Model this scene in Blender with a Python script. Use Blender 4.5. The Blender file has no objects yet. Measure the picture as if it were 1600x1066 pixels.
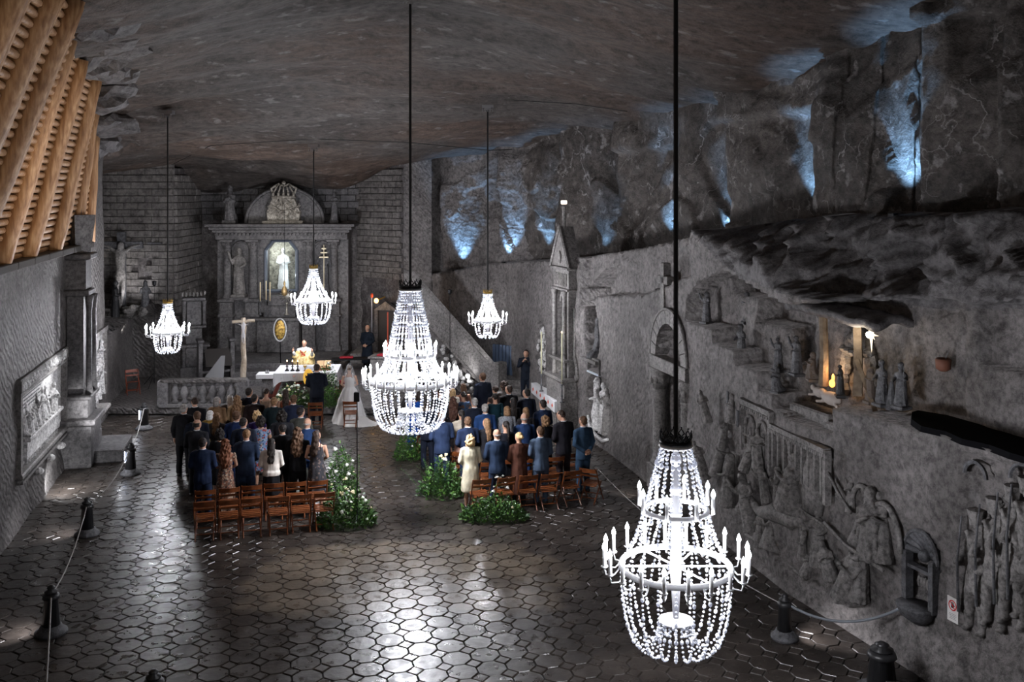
import bpy, bmesh, math, random
import numpy as np
from mathutils import Vector, Matrix, noise, Euler
random.seed(7)
PI = math.pi
SC = bpy.context.scene
COL = SC.collection
R = math.radians
# ------------------------------------------------------------------ camera, world, exposure
CH, FPX, HY = 7.1, 1560.0, 300.0          # camera height, focal length in px, horizon row
cam_d = bpy.data.cameras.new('camera'); cam = bpy.data.objects.new('camera', cam_d); COL.objects.link(cam)
cam.location = (0, 0, CH); cam.rotation_euler = (R(90), 0, 0)
cam_d.sensor_width = 36; cam_d.lens = 36*FPX/1600; cam_d.shift_y = -(533-HY)/1600; cam_d.clip_end = 200
SC.camera = cam
W = bpy.data.worlds.new('world'); SC.world = W; W.use_nodes = True
W.node_tree.nodes['Background'].inputs[0].default_value = (.66, .60, .58, 1)
W.node_tree.nodes['Background'].inputs[1].default_value = 0.028
SC.view_settings.view_transform = 'Standard'; SC.view_settings.look = 'None'
SC.view_settings.gamma = 1; SC.view_settings.use_curve_mapping = False
SC.view_settings.exposure = 0.0
SC.cycles.max_bounces = 5; SC.cycles.diffuse_bounces = 3; SC.cycles.glossy_bounces = 2
SC.cycles.transmission_bounces = 3; SC.cycles.transparent_max_bounces = 6
SC.cycles.caustics_reflective = False; SC.cycles.caustics_refractive = False
SC.cycles.sample_clamp_indirect = 3.0
SC.cycles.use_denoising = True
LP = dict(chand_a=1000, chand_b=1850, chand_s=1300, blue=640, spot=1.0)

def P(px, py, d): return Vector(((px-800)*d/FPX, d, CH-(py-HY)*d/FPX))
def ZP(py, d): return CH-(py-HY)*d/FPX
def XP(px, d): return (px-800)*d/FPX
def F(px, py, z=0.0):
    d = FPX*(CH-z)/(py-HY); return Vector(((px-800)*d/FPX, d, z))

def light(kind, name, loc, power, color, size=.1, target=None, angle=60, blend=.6):
    l = bpy.data.lights.new(name, kind); l.energy = power; l.color = color
    o = bpy.data.objects.new(name, l); COL.objects.link(o); o.location = loc
    if kind in ('POINT', 'SPOT'): l.shadow_soft_size = size
    if kind == 'SPOT': l.spot_size = R(angle); l.spot_blend = blend
    if kind == 'AREA': l.size = size
    if target is not None:
        o.rotation_euler = (Vector(target)-Vector(loc)).to_track_quat('-Z', 'Y').to_euler()
    return o
# unseen soft fill lamps added around the gallery to brighten the chamber and dark rock
light('AREA', 'unseen_fill_lamp', (-3, -4, 8.0), 25, (1, .93, .86), 4, (-1, 26, 2))
light('AREA', 'unseen_fill_lamp', (-9, 3, 7.5), 70, (1, .80, .58), 2, (-10, 20, 8))

light('AREA', 'unseen_fill_lamp', (-3, 5, 8.6), 25, (1, .95, .92), 1.5, (5.5, 16, 6.2))
# ------------------------------------------------------------------ materials
MATS = {}
def mat(name, base=(.5,.5,.5), rough=.6, metal=0, spec=.5, emit=None, es=0, trans=0, bump=None, noise2=None, coat=0, alpha=1):
    if name in MATS: return MATS[name]
    m = bpy.data.materials.new(name); m.use_nodes = True; nt = m.node_tree; b = nt.nodes['Principled BSDF']
    b.inputs['Base Color'].default_value = (*base, 1); b.inputs['Roughness'].default_value = rough
    b.inputs['Metallic'].default_value = metal; b.inputs['Specular IOR Level'].default_value = spec
    b.inputs['Transmission Weight'].default_value = trans; b.inputs['Coat Weight'].default_value = coat
    b.inputs['Alpha'].default_value = alpha
    if emit: b.inputs['Emission Color'].default_value = (*emit, 1); b.inputs['Emission Strength'].default_value = es
    tc = nt.nodes.new('ShaderNodeTexCoord')
    if noise2:
        c2, sc, lo, hi = noise2
        n = nt.nodes.new('ShaderNodeTexNoise'); n.inputs['Scale'].default_value = sc; n.inputs['Detail'].default_value = 6
        nt.links.new(tc.outputs['Object'], n.inputs['Vector'])
        r = nt.nodes.new('ShaderNodeValToRGB'); r.color_ramp.elements[0].position = lo; r.color_ramp.elements[1].position = hi
        r.color_ramp.elements[0].color = (*base, 1); r.color_ramp.elements[1].color = (*c2, 1)
        nt.links.new(n.outputs['Fac'], r.inputs['Fac']); nt.links.new(r.outputs['Color'], b.inputs['Base Color'])
    if bump:
        sc, st, dist = bump
        n = nt.nodes.new('ShaderNodeTexNoise'); n.inputs['Scale'].default_value = sc; n.inputs['Detail'].default_value = 5
        nt.links.new(tc.outputs['Object'], n.inputs['Vector'])
        bp = nt.nodes.new('ShaderNodeBump'); bp.inputs['Strength'].default_value = st; bp.inputs['Distance'].default_value = dist
        nt.links.new(n.outputs['Fac'], bp.inputs['Height']); nt.links.new(bp.outputs['Normal'], b.inputs['Normal'])
    MATS[name] = m; return m

def ramp(nt, stops):
    r = nt.nodes.new('ShaderNodeValToRGB'); e = r.color_ramp.elements
    e[0].position, e[0].color = stops[0][0], (*stops[0][1], 1); e[1].position, e[1].color = stops[-1][0], (*stops[-1][1], 1)
    for p, c in stops[1:-1]:
        x = e.new(p); x.color = (*c, 1)
    return r
def rock(name, dark, mid, light_, rough=.62, big=.5, fine=9, bump=.5, stretch=(1, 1, 1), veins=0, chisel=0, speck=.0, spec=.4, warm=None):
    """rock salt: three-tone cloudy colour, grain bump, optional white veins and chisel strokes"""
    m = bpy.data.materials.new(name); m.use_nodes = True; nt = m.node_tree; N = nt.nodes; L = nt.links; b = N['Principled BSDF']
    b.inputs['Roughness'].default_value = rough; b.inputs['Specular IOR Level'].default_value = spec
    g = N.new('ShaderNodeNewGeometry'); mp = N.new('ShaderNodeMapping'); mp.inputs['Scale'].default_value = stretch
    L.new(g.outputs['Position'], mp.inputs['Vector'])
    n1 = N.new('ShaderNodeTexNoise'); n1.inputs['Scale'].default_value = big; n1.inputs['Detail'].default_value = 9; n1.inputs['Roughness'].default_value = .68
    L.new(mp.outputs[0], n1.inputs['Vector'])
    r = ramp(nt, [(.3, dark), (.5, mid), (.72, light_)]); L.new(n1.outputs['Fac'], r.inputs['Fac']); col = r.outputs['Color']
    def mixc(a, c, f, mode='MIX'):
        x = N.new('ShaderNodeMix'); x.data_type = 'RGBA'; x.blend_type = mode
        if isinstance(f, float): x.inputs[0].default_value = f
        else: L.new(f, x.inputs[0])
        L.new(a, x.inputs[6])
        if isinstance(c, tuple): x.inputs[7].default_value = (*c, 1)
        else: L.new(c, x.inputs[7])
        return x.outputs[2]
    if warm:
        nw = N.new('ShaderNodeTexNoise'); nw.inputs['Scale'].default_value = .22; nw.inputs['Detail'].default_value = 3; L.new(g.outputs['Position'], nw.inputs['Vector'])
        rw = ramp(nt, [(.45, (0,0,0)), (.62, (1,1,1))]); L.new(nw.outputs['Fac'], rw.inputs['Fac']); col = mixc(col, warm, rw.outputs['Color'], 'MULTIPLY')
    n2 = N.new('ShaderNodeTexNoise'); n2.inputs['Scale'].default_value = fine; n2.inputs['Detail'].default_value = 8; n2.inputs['Roughness'].default_value = .75
    L.new(mp.outputs[0], n2.inputs['Vector'])
    r2 = ramp(nt, [(.36, (.38,)*3), (.58, (1.35,)*3)]); L.new(n2.outputs['Fac'], r2.inputs['Fac']); col = mixc(col, r2.outputs['Color'], 1.0, 'MULTIPLY')
    if veins:
        for sc, off, th in ((.35, 0, .008), (.8, 9, .012)):
            nd = N.new('ShaderNodeTexNoise'); nd.inputs['Scale'].default_value = 1.3; nd.inputs['Detail'].default_value = 6; L.new(g.outputs['Position'], nd.inputs['Vector'])
            ad = N.new('ShaderNodeVectorMath'); ad.operation = 'MULTIPLY_ADD'; ad.inputs[1].default_value = (1.6,)*3; L.new(nd.outputs['Color'], ad.inputs[0]); L.new(g.outputs['Position'], ad.inputs[2])
            v = N.new('ShaderNodeTexVoronoi'); v.feature = 'DISTANCE_TO_EDGE'; v.inputs['Scale'].default_value = sc; L.new(ad.outputs[0], v.inputs['Vector'])
            rv = ramp(nt, [(0, (1,1,1)), (th, (0,0,0))]); L.new(v.outputs['Distance'], rv.inputs['Fac'])
            nm = N.new('ShaderNodeTexNoise'); nm.inputs['Scale'].default_value = .6+off*.05; nm.inputs['Detail'].default_value = 4; L.new(g.outputs['Position'], nm.inputs['Vector'])
            rm = ramp(nt, [(.52, (0,0,0)), (.62, (veins,)*3)]); L.new(nm.outputs['Fac'], rm.inputs['Fac'])
            ml = N.new('ShaderNodeMath'); ml.operation = 'MULTIPLY'; L.new(rv.outputs['Color'], ml.inputs[0]); L.new(rm.outputs['Color'], ml.inputs[1])
            col = mixc(col, (.62, .60, .60), ml.outputs[0])
    if speck:
        ns = N.new('ShaderNodeTexNoise'); ns.inputs['Scale'].default_value = 2.6; ns.inputs['Detail'].default_value = 5; ns.inputs['Roughness'].default_value = .6; L.new(mp.outputs[0], ns.inputs['Vector'])
        rs = ramp(nt, [(.60, (0,0,0)), (.68, (speck,)*3)]); L.new(ns.outputs['Fac'], rs.inputs['Fac']); col = mixc(col, (.42, .40, .40), rs.outputs['Color'])
    L.new(col, b.inputs['Base Color'])
    n3 = N.new('ShaderNodeTexNoise'); n3.inputs['Scale'].default_value = fine*1.6; n3.inputs['Detail'].default_value = 6; n3.inputs['Roughness'].default_value = .7
    L.new(mp.outputs[0], n3.inputs['Vector'])
    h = n3.outputs['Fac']
    if chisel:
        wv = N.new('ShaderNodeTexWave'); wv.inputs['Scale'].default_value = 3.2; wv.inputs['Distortion'].default_value = 7; wv.inputs['Detail'].default_value = 3; wv.bands_direction = 'DIAGONAL'
        L.new(g.outputs['Position'], wv.inputs['Vector'])
        ma = N.new('ShaderNodeMath'); ma.operation = 'MULTIPLY_ADD'; ma.inputs[1].default_value = chisel; L.new(wv.outputs['Fac'], ma.inputs[0]); L.new(h, ma.inputs[2]); h = ma.outputs[0]
    bp = N.new('ShaderNodeBump'); bp.inputs['Strength'].default_value = bump; bp.inputs['Distance'].default_value = .06
    L.new(h, bp.inputs['Height']); L.new(bp.outputs['Normal'], b.inputs['Normal'])
    MATS[name] = m; return m

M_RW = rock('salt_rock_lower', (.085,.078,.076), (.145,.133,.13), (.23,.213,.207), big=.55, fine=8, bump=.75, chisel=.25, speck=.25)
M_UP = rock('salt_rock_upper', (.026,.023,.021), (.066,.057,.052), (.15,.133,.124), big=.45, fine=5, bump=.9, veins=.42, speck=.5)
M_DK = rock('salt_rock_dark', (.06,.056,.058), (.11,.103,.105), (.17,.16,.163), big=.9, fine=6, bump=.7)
M_LW = rock('salt_rock_chiselled', (.055,.050,.049), (.098,.090,.088), (.15,.14,.137), big=.6, fine=9, bump=.8, chisel=.6, speck=.2)
M_CE = rock('salt_ceiling', (.048,.040,.037), (.068,.058,.053), (.10,.087,.081), big=.5, fine=5, bump=.9, stretch=(.75, 1.25, 1), speck=.3, warm=(1.12, .92, .80), spec=.3)
M_BR = rock('salt_block', (.09,.082,.08), (.15,.138,.132), (.22,.205,.195), big=.9, fine=6, bump=.6)
M_BG = rock('salt_mortar', (.05,.045,.045), (.09,.08,.08), (.22,.21,.21), big=2.5, fine=12, bump=.4)
M_ST = rock('carved_salt', (.10,.095,.092), (.17,.16,.155), (.25,.235,.23), big=1.6, fine=14, bump=.35)
M_SD = rock('carved_salt_dark', (.045,.045,.05), (.085,.085,.092), (.13,.13,.14), big=2, fine=14, bump=.3)
M_AL = rock('altar_salt', (.055,.052,.055), (.10,.095,.098), (.17,.16,.16), big=1.1, fine=10, bump=.3)
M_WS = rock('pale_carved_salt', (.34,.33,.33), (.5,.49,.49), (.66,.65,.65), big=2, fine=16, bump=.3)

def tile_mat():
    m = bpy.data.materials.new('floor_tile_salt'); m.use_nodes = True; nt = m.node_tree; N = nt.nodes; L = nt.links; b = N['Principled BSDF']
    g = N.new('ShaderNodeNewGeometry'); oi = N.new('ShaderNodeObjectInfo')
    n1 = N.new('ShaderNodeTexNoise'); n1.inputs['Scale'].default_value = 1.3; n1.inputs['Detail'].default_value = 9; n1.inputs['Roughness'].default_value = .7; L.new(g.outputs['Position'], n1.inputs['Vector'])
    r = ramp(nt, [(.32, (.016,.013,.011)), (.5, (.036,.029,.025)), (.7, (.08,.067,.058))]); L.new(n1.outputs['Fac'], r.inputs['Fac'])
    # worn, paler brown patch walked into the middle of the chamber
    sp = N.new('ShaderNodeSeparateXYZ'); L.new(g.outputs['Position'], sp.inputs[0])
    nz = N.new('ShaderNodeTexNoise'); nz.inputs['Scale'].default_value = 1.1; nz.inputs['Detail'].default_value = 6; L.new(g.outputs['Position'], nz.inputs['Vector'])
    def math_(op, a, c, d=None):
        x = N.new('ShaderNodeMath'); x.operation = op
        for i, v in enumerate((a, c, d)):
            if v is None: continue
            if isinstance(v, (int, float)): x.inputs[i].default_value = v
            else: L.new(v, x.inputs[i])
        return x.outputs[0]
    ux = math_('DIVIDE', math_('SUBTRACT', sp.outputs[0], -1.9), 2.9); uy = math_('DIVIDE', math_('SUBTRACT', sp.outputs[1], 18.4), 1.75)
    ux4 = math_('POWER', math_('ABSOLUTE', ux, 0), 4.0); uy4 = math_('POWER', math_('ABSOLUTE', uy, 0), 4.0)
    s = math_('ADD', ux4, uy4); s = math_('ADD', s, math_('MULTIPLY', math_('SUBTRACT', nz.outputs['Fac'], .5), 3.2))
    mk = N.new('ShaderNodeMapRange'); mk.inputs[1].default_value = 1.25; mk.inputs[2].default_value = .65; mk.inputs[3].default_value = 0; mk.inputs[4].default_value = 1; L.new(s, mk.inputs[0])
    mx = N.new('ShaderNodeMix'); mx.data_type = 'RGBA'; L.new(mk.outputs[0], mx.inputs[0]); L.new(r.outputs['Color'], mx.inputs[6])
    r5 = ramp(nt, [(.35, (.055,.042,.031)), (.65, (.15,.12,.09))]); L.new(n1.outputs['Fac'], r5.inputs['Fac']); L.new(r5.outputs['Color'], mx.inputs[7])
    L.new(mx.outputs[2], b.inputs['Base Color'])
    n2 = N.new('ShaderNodeTexNoise'); n2.inputs['Scale'].default_value = 5; n2.inputs['Detail'].default_value = 6; L.new(g.outputs['Position'], n2.inputs['Vector'])
    mr = N.new('ShaderNodeMapRange'); mr.inputs[1].default_value = .3; mr.inputs[2].default_value = .7; mr.inputs[3].default_value = .22; mr.inputs[4].default_value = .46; L.new(n2.outputs['Fac'], mr.inputs[0]); L.new(mr.outputs[0], b.inputs['Roughness'])
    b.inputs['Specular IOR Level'].default_value = .42
    bp = N.new('ShaderNodeBump'); bp.inputs['Strength'].default_value = .25; bp.inputs['Distance'].default_value = .03
    n3 = N.new('ShaderNodeTexNoise'); n3.inputs['Scale'].default_value = 9; n3.inputs['Detail'].default_value = 4; L.new(g.outputs['Position'], n3.inputs['Vector'])
    L.new(n3.outputs['Fac'], bp.inputs['Height']); L.new(bp.outputs['Normal'], b.inputs['Normal'])
    return m
M_TILE = tile_mat()
M_GROUT = mat('floor_joint', (.03,.027,.025), .8, noise2=((.08,.074,.07), 2.0, .4, .65))

def bead_mat():
    m = bpy.data.materials.new('crystal_bead'); m.use_nodes = True; nt = m.node_tree; N = nt.nodes; L = nt.links
    b = N['Principled BSDF']; b.inputs['Base Color'].default_value = (.9,.92,1,1); b.inputs['Roughness'].default_value = .12; b.inputs['Specular IOR Level'].default_value = 1
    t = N.new('ShaderNodeBsdfTranslucent'); t.inputs[0].default_value = (.92,.94,1,1)
    x = N.new('ShaderNodeMixShader'); x.inputs[0].default_value = .45
    L.new(b.outputs[0], x.inputs[1]); L.new(t.outputs[0], x.inputs[2]); L.new(x.outputs[0], N['Material Output'].inputs[0]); return m
M_BEAD = bead_mat()
M_WMET = mat('white_enamel', (.82,.82,.86), .35, spec=.6)
M_BULB = mat('candle_bulb', (1,1,1), .4, emit=(.92,.95,1), es=30)
M_CAND = mat('white_candle', (.9,.9,.93), .5)
M_BLK = mat('black_metal', (.012,.012,.014), .45, metal=.6)
M_BLKC = mat('black_cable', (.008,.008,.009), .7)
M_SILV = mat('dull_silver', (.35,.35,.37), .35, metal=.9)
M_WOOD = mat('folding_chair_wood', (.11,.030,.009), .38, noise2=((.22,.065,.018), 9, .35, .65))
M_LOG = None
def log_mat():
    m = bpy.data.materials.new('peeled_log'); m.use_nodes = True; nt = m.node_tree; N = nt.nodes; L = nt.links; b = N['Principled BSDF']
    tc = N.new('ShaderNodeTexCoord'); mp = N.new('ShaderNodeMapping'); mp.inputs['Scale'].default_value = (7, 7, .7); L.new(tc.outputs['Object'], mp.inputs[0])
    n = N.new('ShaderNodeTexNoise'); n.inputs['Scale'].default_value = 2.2; n.inputs['Detail'].default_value = 8; L.new(mp.outputs[0], n.inputs['Vector'])
    r = ramp(nt, [(.3, (.24,.115,.05)), (.5, (.42,.23,.11)), (.72, (.62,.40,.22))]); L.new(n.outputs['Fac'], r.inputs['Fac'])
    v = N.new('ShaderNodeTexVoronoi'); v.inputs['Scale'].default_value = 1.5; mp2 = N.new('ShaderNodeMapping'); mp2.inputs['Scale'].default_value = (2, 2, 1.2); L.new(tc.outputs['Object'], mp2.inputs[0]); L.new(mp2.outputs[0], v.inputs['Vector'])
    rv = ramp(nt, [(.03, (.35,.22,.14)), (.07, (1,1,1))]); L.new(v.outputs['Distance'], rv.inputs['Fac'])
    x = N.new('ShaderNodeMix'); x.data_type = 'RGBA'; x.blend_type = 'MULTIPLY'; x.inputs[0].default_value = 1; L.new(r.outputs['Color'], x.inputs[6]); L.new(rv.outputs['Color'], x.inputs[7])
    L.new(x.outputs[2], b.inputs['Base Color']); b.inputs['Roughness'].default_value = .55
    bp = N.new('ShaderNodeBump'); bp.inputs['Strength'].default_value = .3; bp.inputs['Distance'].default_value = .02; L.new(n.outputs['Fac'], bp.inputs['Height']); L.new(bp.outputs['Normal'], b.inputs['Normal'])
    return m
M_LOG = log_mat()

# ------------------------------------------------------------------ mesh builder
class MB:
    def __init__(s): s.v = []; s.f = []
    def add(s, vs, fs, M=None):
        o = len(s.v)
        if M is not None: vs = [M @ Vector(v) for v in vs]
        s.v += [tuple(v) for v in vs]; s.f += [tuple(i+o for i in f) for f in fs]; return s
    def box(s, c, sz, rz=0, rx=0, ry=0, bev=0):
        x, y, z = sz[0]/2, sz[1]/2, sz[2]/2
        M = Matrix.Translation(c) @ Euler((rx, ry, rz)).to_matrix().to_4x4()
        if bev:
            b = bev; pts = []
            for (zz, i) in ((-z, b), (-z+b, 0), (z-b, 0), (z, b)):
                pts += [(-x+i, -y+i, zz), (x-i, -y+i, zz), (x-i, y-i, zz), (-x+i, y-i, zz)]
            fs = [(3,2,1,0), (12,13,14,15)]
            for k in range(3):
                for j in range(4):
                    a = k*4+j; c_ = k*4+(j+1)%4; fs.append((a, c_, c_+4, a+4))
            return s.add(pts, fs, M)
        return s.add([(-x,-y,-z),(x,-y,-z),(x,y,-z),(-x,y,-z),(-x,-y,z),(x,-y,z),(x,y,z),(-x,y,z)],
                     [(3,2,1,0),(4,5,6,7),(0,1,5,4),(1,2,6,5),(2,3,7,6),(3,0,4,7)], M)
    def tube(s, pts, rad, n=8, flat=1.0):
        pts = [Vector(p) for p in pts]
        if not hasattr(rad, '__len__'): rad = [rad]*len(pts)
        vs = []; up = Vector((0,0,1)); prev = None
        for i, p in enumerate(pts):
            t = (pts[min(i+1, len(pts)-1)]-pts[max(i-1, 0)])
            t = t.normalized() if t.length > 1e-9 else Vector((0,0,1))
            if prev is None:
                a = t.cross(up) if abs(t.z) < .95 else t.cross(Vector((0,1,0)))
            else: a = prev - t*prev.dot(t)
            a.normalize(); prev = a; b = t.cross(a)
            for k in range(n):
                q = 2*PI*k/n; vs.append(p + a*math.cos(q)*rad[i] + b*math.sin(q)*rad[i]*flat)
        fs = [tuple(range(n-1, -1, -1)), tuple((len(pts)-1)*n+k for k in range(n))]
        for i in range(len(pts)-1):
            for k in range(n): fs.append((i*n+k, i*n+(k+1)%n, (i+1)*n+(k+1)%n, (i+1)*n+k))
        return s.add(vs, fs)
    def loft(s, rings, n=16, fn=None, cap=True, M=None):
        """rings of (z, cx, cy, rx, ry); fn(angle, i, ring) -> radial factor"""
        vs = []
        for i, (z, cx, cy, rx, ry) in enumerate(rings):
            for k in range(n):
                a = 2*PI*k/n; g = fn(a, i, rings[i]) if fn else 1
                vs.append((cx+rx*g*math.cos(a), cy+ry*g*math.sin(a), z))
        fs = []
        if cap: fs = [tuple(range(n-1, -1, -1)), tuple((len(rings)-1)*n+k for k in range(n))]
        for i in range(len(rings)-1):
            for k in range(n): fs.append((i*n+k, i*n+(k+1)%n, (i+1)*n+(k+1)%n, (i+1)*n+k))
        return s.add(vs, fs, M)
    def lathe(s, prof, n=12, c=(0,0,0), M=None):
        T = Matrix.Translation(c); M = T if M is None else M @ T
        return s.loft([(z, 0, 0, r, r) for r, z in prof], n, M=M)
    def ball(s, c, r, nu=10, nv=7, M=None):
        if not hasattr(r, '__len__'): r = (r, r, r)
        rings = []
        for j in range(nv):
            q = -PI/2+PI*(j+.0001 if j == 0 else (j-.0001 if j == nv-1 else j))/(nv-1)
            rings.append((c[2]+r[2]*math.sin(q), c[0], c[1], max(r[0]*math.cos(q), .0004), max(r[1]*math.cos(q), .0004)))
        return s.loft(rings, nu, M=M)
    def prism(s, poly, y0, y1, M=None):
        """polygon in x,z extruded along y from y0 to y1"""
        n = len(poly); vs = [(x, y0, z) for x, z in poly]+[(x, y1, z) for x, z in poly]
        fs = [tuple(range(n)), tuple(range(2*n-1, n-1, -1))]+[(k, k+n, (k+1)%n+n, (k+1)%n) for k in range(n)]
        return s.add(vs, fs, M)
    def torus(s, c, R_, r, n=40, m=8, sq=1.0):
        vs = []; fs = []
        for i in range(n):
            a = 2*PI*i/n
            for j in range(m):
                q = 2*PI*j/m; rr = R_+r*math.cos(q); vs.append((c[0]+rr*math.cos(a), c[1]+rr*math.sin(a), c[2]+r*sq*math.sin(q)))
        for i in range(n):
            for j in range(m): fs.append((i*m+j, ((i+1)%n)*m+j, ((i+1)%n)*m+(j+1)%m, i*m+(j+1)%m))
        return s.add(vs, fs)
    def mesh(s, name, m=None, smooth=False):
        me = bpy.data.meshes.new(name); me.from_pydata(s.v, [], s.f)
        if m: me.materials.append(m)
        if smooth: me.polygons.foreach_set('use_smooth', [True]*len(me.polygons))
        me.update(); return me
    def build(s, name, m, parent=None, smooth=False, **kw):
        return link(s.mesh(name, m, smooth), name, parent, **kw)

def link(me, name, parent=None, m=None, loc=None, rz=None, **kw):
    o = bpy.data.objects.new(name, me); COL.objects.link(o)
    if parent is not None: o.parent = parent
    if loc is not None: o.location = loc
    if rz is not None: o.rotation_euler = (0, 0, rz)
    if m is not None and me.materials:
        o.material_slots[0].link = 'OBJECT'; o.material_slots[0].material = m
    for k, v in kw.items(): o[k] = v
    return o
def thing(name, label, cat, loc=(0,0,0), rz=0, group=None):
    o = bpy.data.objects.new(name, None); COL.objects.link(o); o.location = loc; o.rotation_euler = (0, 0, rz)
    o.empty_display_size = .2; o['label'] = label; o['category'] = cat
    if group: o['group'] = group
    return o
def struct(name, o_or_mb, m, label, smooth=False, parent=None):
    o = o_or_mb.build(name, m, parent, smooth) if isinstance(o_or_mb, MB) else o_or_mb
    if parent is None:
        o['kind'] = 'structure'; o['label'] = label; o['category'] = 'structure'
    return o
WS = bpy.data.scenes.new('shaping')                     # an empty scene in which shapes are fused, removed at the end
WOB = bpy.data.objects.new('shaping', bpy.data.meshes.new('tmp')); WS.collection.objects.link(WOB)
md = WOB.modifiers.new('r', 'REMESH'); md.mode = 'VOXEL'; sm = WOB.modifiers.new('s', 'SMOOTH'); sm.factor = .5
def remesh(mb, name, vox, m=None, smooth_it=2, fold=None):
    """one continuous surface out of overlapping shapes"""
    me = mb.mesh('tmp'); ob = WOB; ob.data = me; ob.modifiers[0].voxel_size = vox; ob.modifiers[1].iterations = smooth_it
    vl = WS.view_layers[0]; vl.update(); dg = vl.depsgraph; out = bpy.data.meshes.new_from_object(ob.evaluated_get(dg))
    out.name = name; out.materials.clear()
    if m: out.materials.append(m)
    if fold:
        n = len(out.vertices); co = np.empty(n*3, 'f'); no = np.empty(n*3, 'f'); out.vertices.foreach_get('co', co); out.vertices.foreach_get('normal', no)
        co = co.reshape(-1, 3); f = np.array([fold(Vector(c)) for c in co.tolist()])[:, None]; out.vertices.foreach_set('co', (co+no.reshape(-1, 3)*f).ravel().astype('f'))
    out.polygons.foreach_set('use_smooth', [True]*len(out.polygons)); out.update()
    return out
def merge(me, mb):
    """add extra shapes of mb to mesh me (hands, rims)"""
    bm = bmesh.new(); bm.from_mesh(me); t = mb.mesh('t'); bm.from_mesh(t)
    bm.to_mesh(me); bm.free(); bpy.data.meshes.remove(t)
    me.polygons.foreach_set('use_smooth', [True]*len(me.polygons)); me.update(); return me
def fbm(x, y, z, o=4): return noise.fractal(Vector((x, y, z)), 1.0, 2.1, o)
# ------------------------------------------------------------------ wall lines
class Wall:
    """ground line of a wall, points ordered so that they run left to right as one faces it"""
    def __init__(s, pts):
        s.p = [Vector((x, y, 0)) for x, y in pts]; s.L = [0]
        for a, b in zip(s.p, s.p[1:]): s.L.append(s.L[-1]+(b-a).length)
        s.t = [(b-a).normalized() for a, b in zip(s.p, s.p[1:])]
    def at(s, q):
        q = min(max(q, 0), s.L[-1]-1e-6); i = max(k for k in range(len(s.t)) if s.L[k] <= q)
        u = q-s.L[i]; return i, s.p[i]+s.t[i]*u
    def nrm(s, q, w=.5):
        """inward (into the rock) normal, smoothed over corners"""
        a = Vector((0,0,0))
        for d in (-w, 0, w):
            t = s.t[s.at(q+d)[0]]; a += Vector((-t.y, t.x, 0))
        return a.normalized()
    def frame(s, q, off=0, z=0):
        i, p = s.at(q); n = s.nrm(q); p = p+n*off; p.z = z
        return p, math.atan2(-n.x, n.y)
    def hit(s, px, off=0):
        """distance along the wall where the sight line of column px meets the wall set back by off"""
        k = (px-800)/FPX; best = None; q = 0.0
        f = lambda q: (lambda p: p.x-k*p.y)(s.frame(q, off)[0])
        a = f(0.0)
        N = 600
        for i in range(1, N+1):
            q1 = s.L[-1]*i/N; b = f(q1)
            if a*b <= 0:
                q0 = s.L[-1]*(i-1)/N
                for _ in range(18):
                    qm = (q0+q1)/2; c = f(qm)
                    if a*c <= 0: q1 = qm
                    else: q0 = qm; a = c
                d = s.frame(q0, off)[0].y
                if best is None or d < best[1]: best = (q0, d)
                break
            a = b
        return best[0] if best else s.L[-1]*(.999)
    def pt(s, px, py, off=0):
        q = s.hit(px, off); p, a = s.frame(q, off); z = ZP(py, p.y); return q, z, p.y
    def place(s, px, py, off=0):
        q = s.hit(px, off); p, a = s.frame(q, off); return Vector((p.x, p.y, ZP(py, p.y))), a
RWALL = Wall([(-6.4, 41.2), (-3.4, 40.0), (-.2, 36), (1.03, 32.1), (2.63, 27.3), (4.88, 17.7), (5.3, 16.55), (6.05, 14.46), (8.6, 7.4)])
LWALL = Wall([(-7.7, 9.4), (-10.3, 20.5), (-11.4, 25.2), (-13.0, 32.1), (-14.1, 37.2)])

# ceiling heights read at points of the vault, carried across by a thin-plate spline
CP = [P(650,0,21.7), P(766,165,29), P(268,175,29.3), P(493,228,33), P(118,10,17), P(127,93,21.3), P(152,120,23.8), P(150,195,29), P(155,262,35),
      P(150,270,38), P(225,262,38.2), P(300,262,39), P(330,300,40.5), P(430,283,40.8), P(540,300,41), P(600,262,41.2), (0,10,12.2), (-8,10,11.5), (6,10,10.6), (10,10,10.6),
      (-9,6,11.5), (0,4,12.4), (9,4,10.6), (-16,40,7.4), (-2,46,8.2), (-14,46,7.2), (-16,25,9.0), (-13,12,9.8), (8,24,9.3), (4,34,8.7)]
for px, py in [(640,250),(740,245),(900,205),(1010,180),(1140,150),(1270,90),(1460,8),(1590,-60)]:
    q = RWALL.hit(px, 1.5); p, _ = RWALL.frame(q, 1.5); CP.append((p.x, p.y, ZP(py, p.y)))
CP = np.array([tuple(c) for c in CP], float); n_ = len(CP)
def U(r): return np.where(r > 1e-9, r*r*np.log(r+1e-12), 0)
K_ = U(np.linalg.norm(CP[:, None, :2]-CP[None, :, :2], axis=2)) + np.eye(n_)*.6
Pm = np.c_[np.ones(n_), CP[:, :2]]; A_ = np.block([[K_, Pm], [Pm.T, np.zeros((3, 3))]])
wts = np.linalg.solve(A_, np.r_[CP[:, 2], 0, 0, 0])
def ceil_z(x, y):
    r = np.hypot(CP[:, 0]-x, CP[:, 1]-y); return float(U(r) @ wts[:n_] + wts[n_]+wts[n_+1]*x+wts[n_+2]*y)

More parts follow.
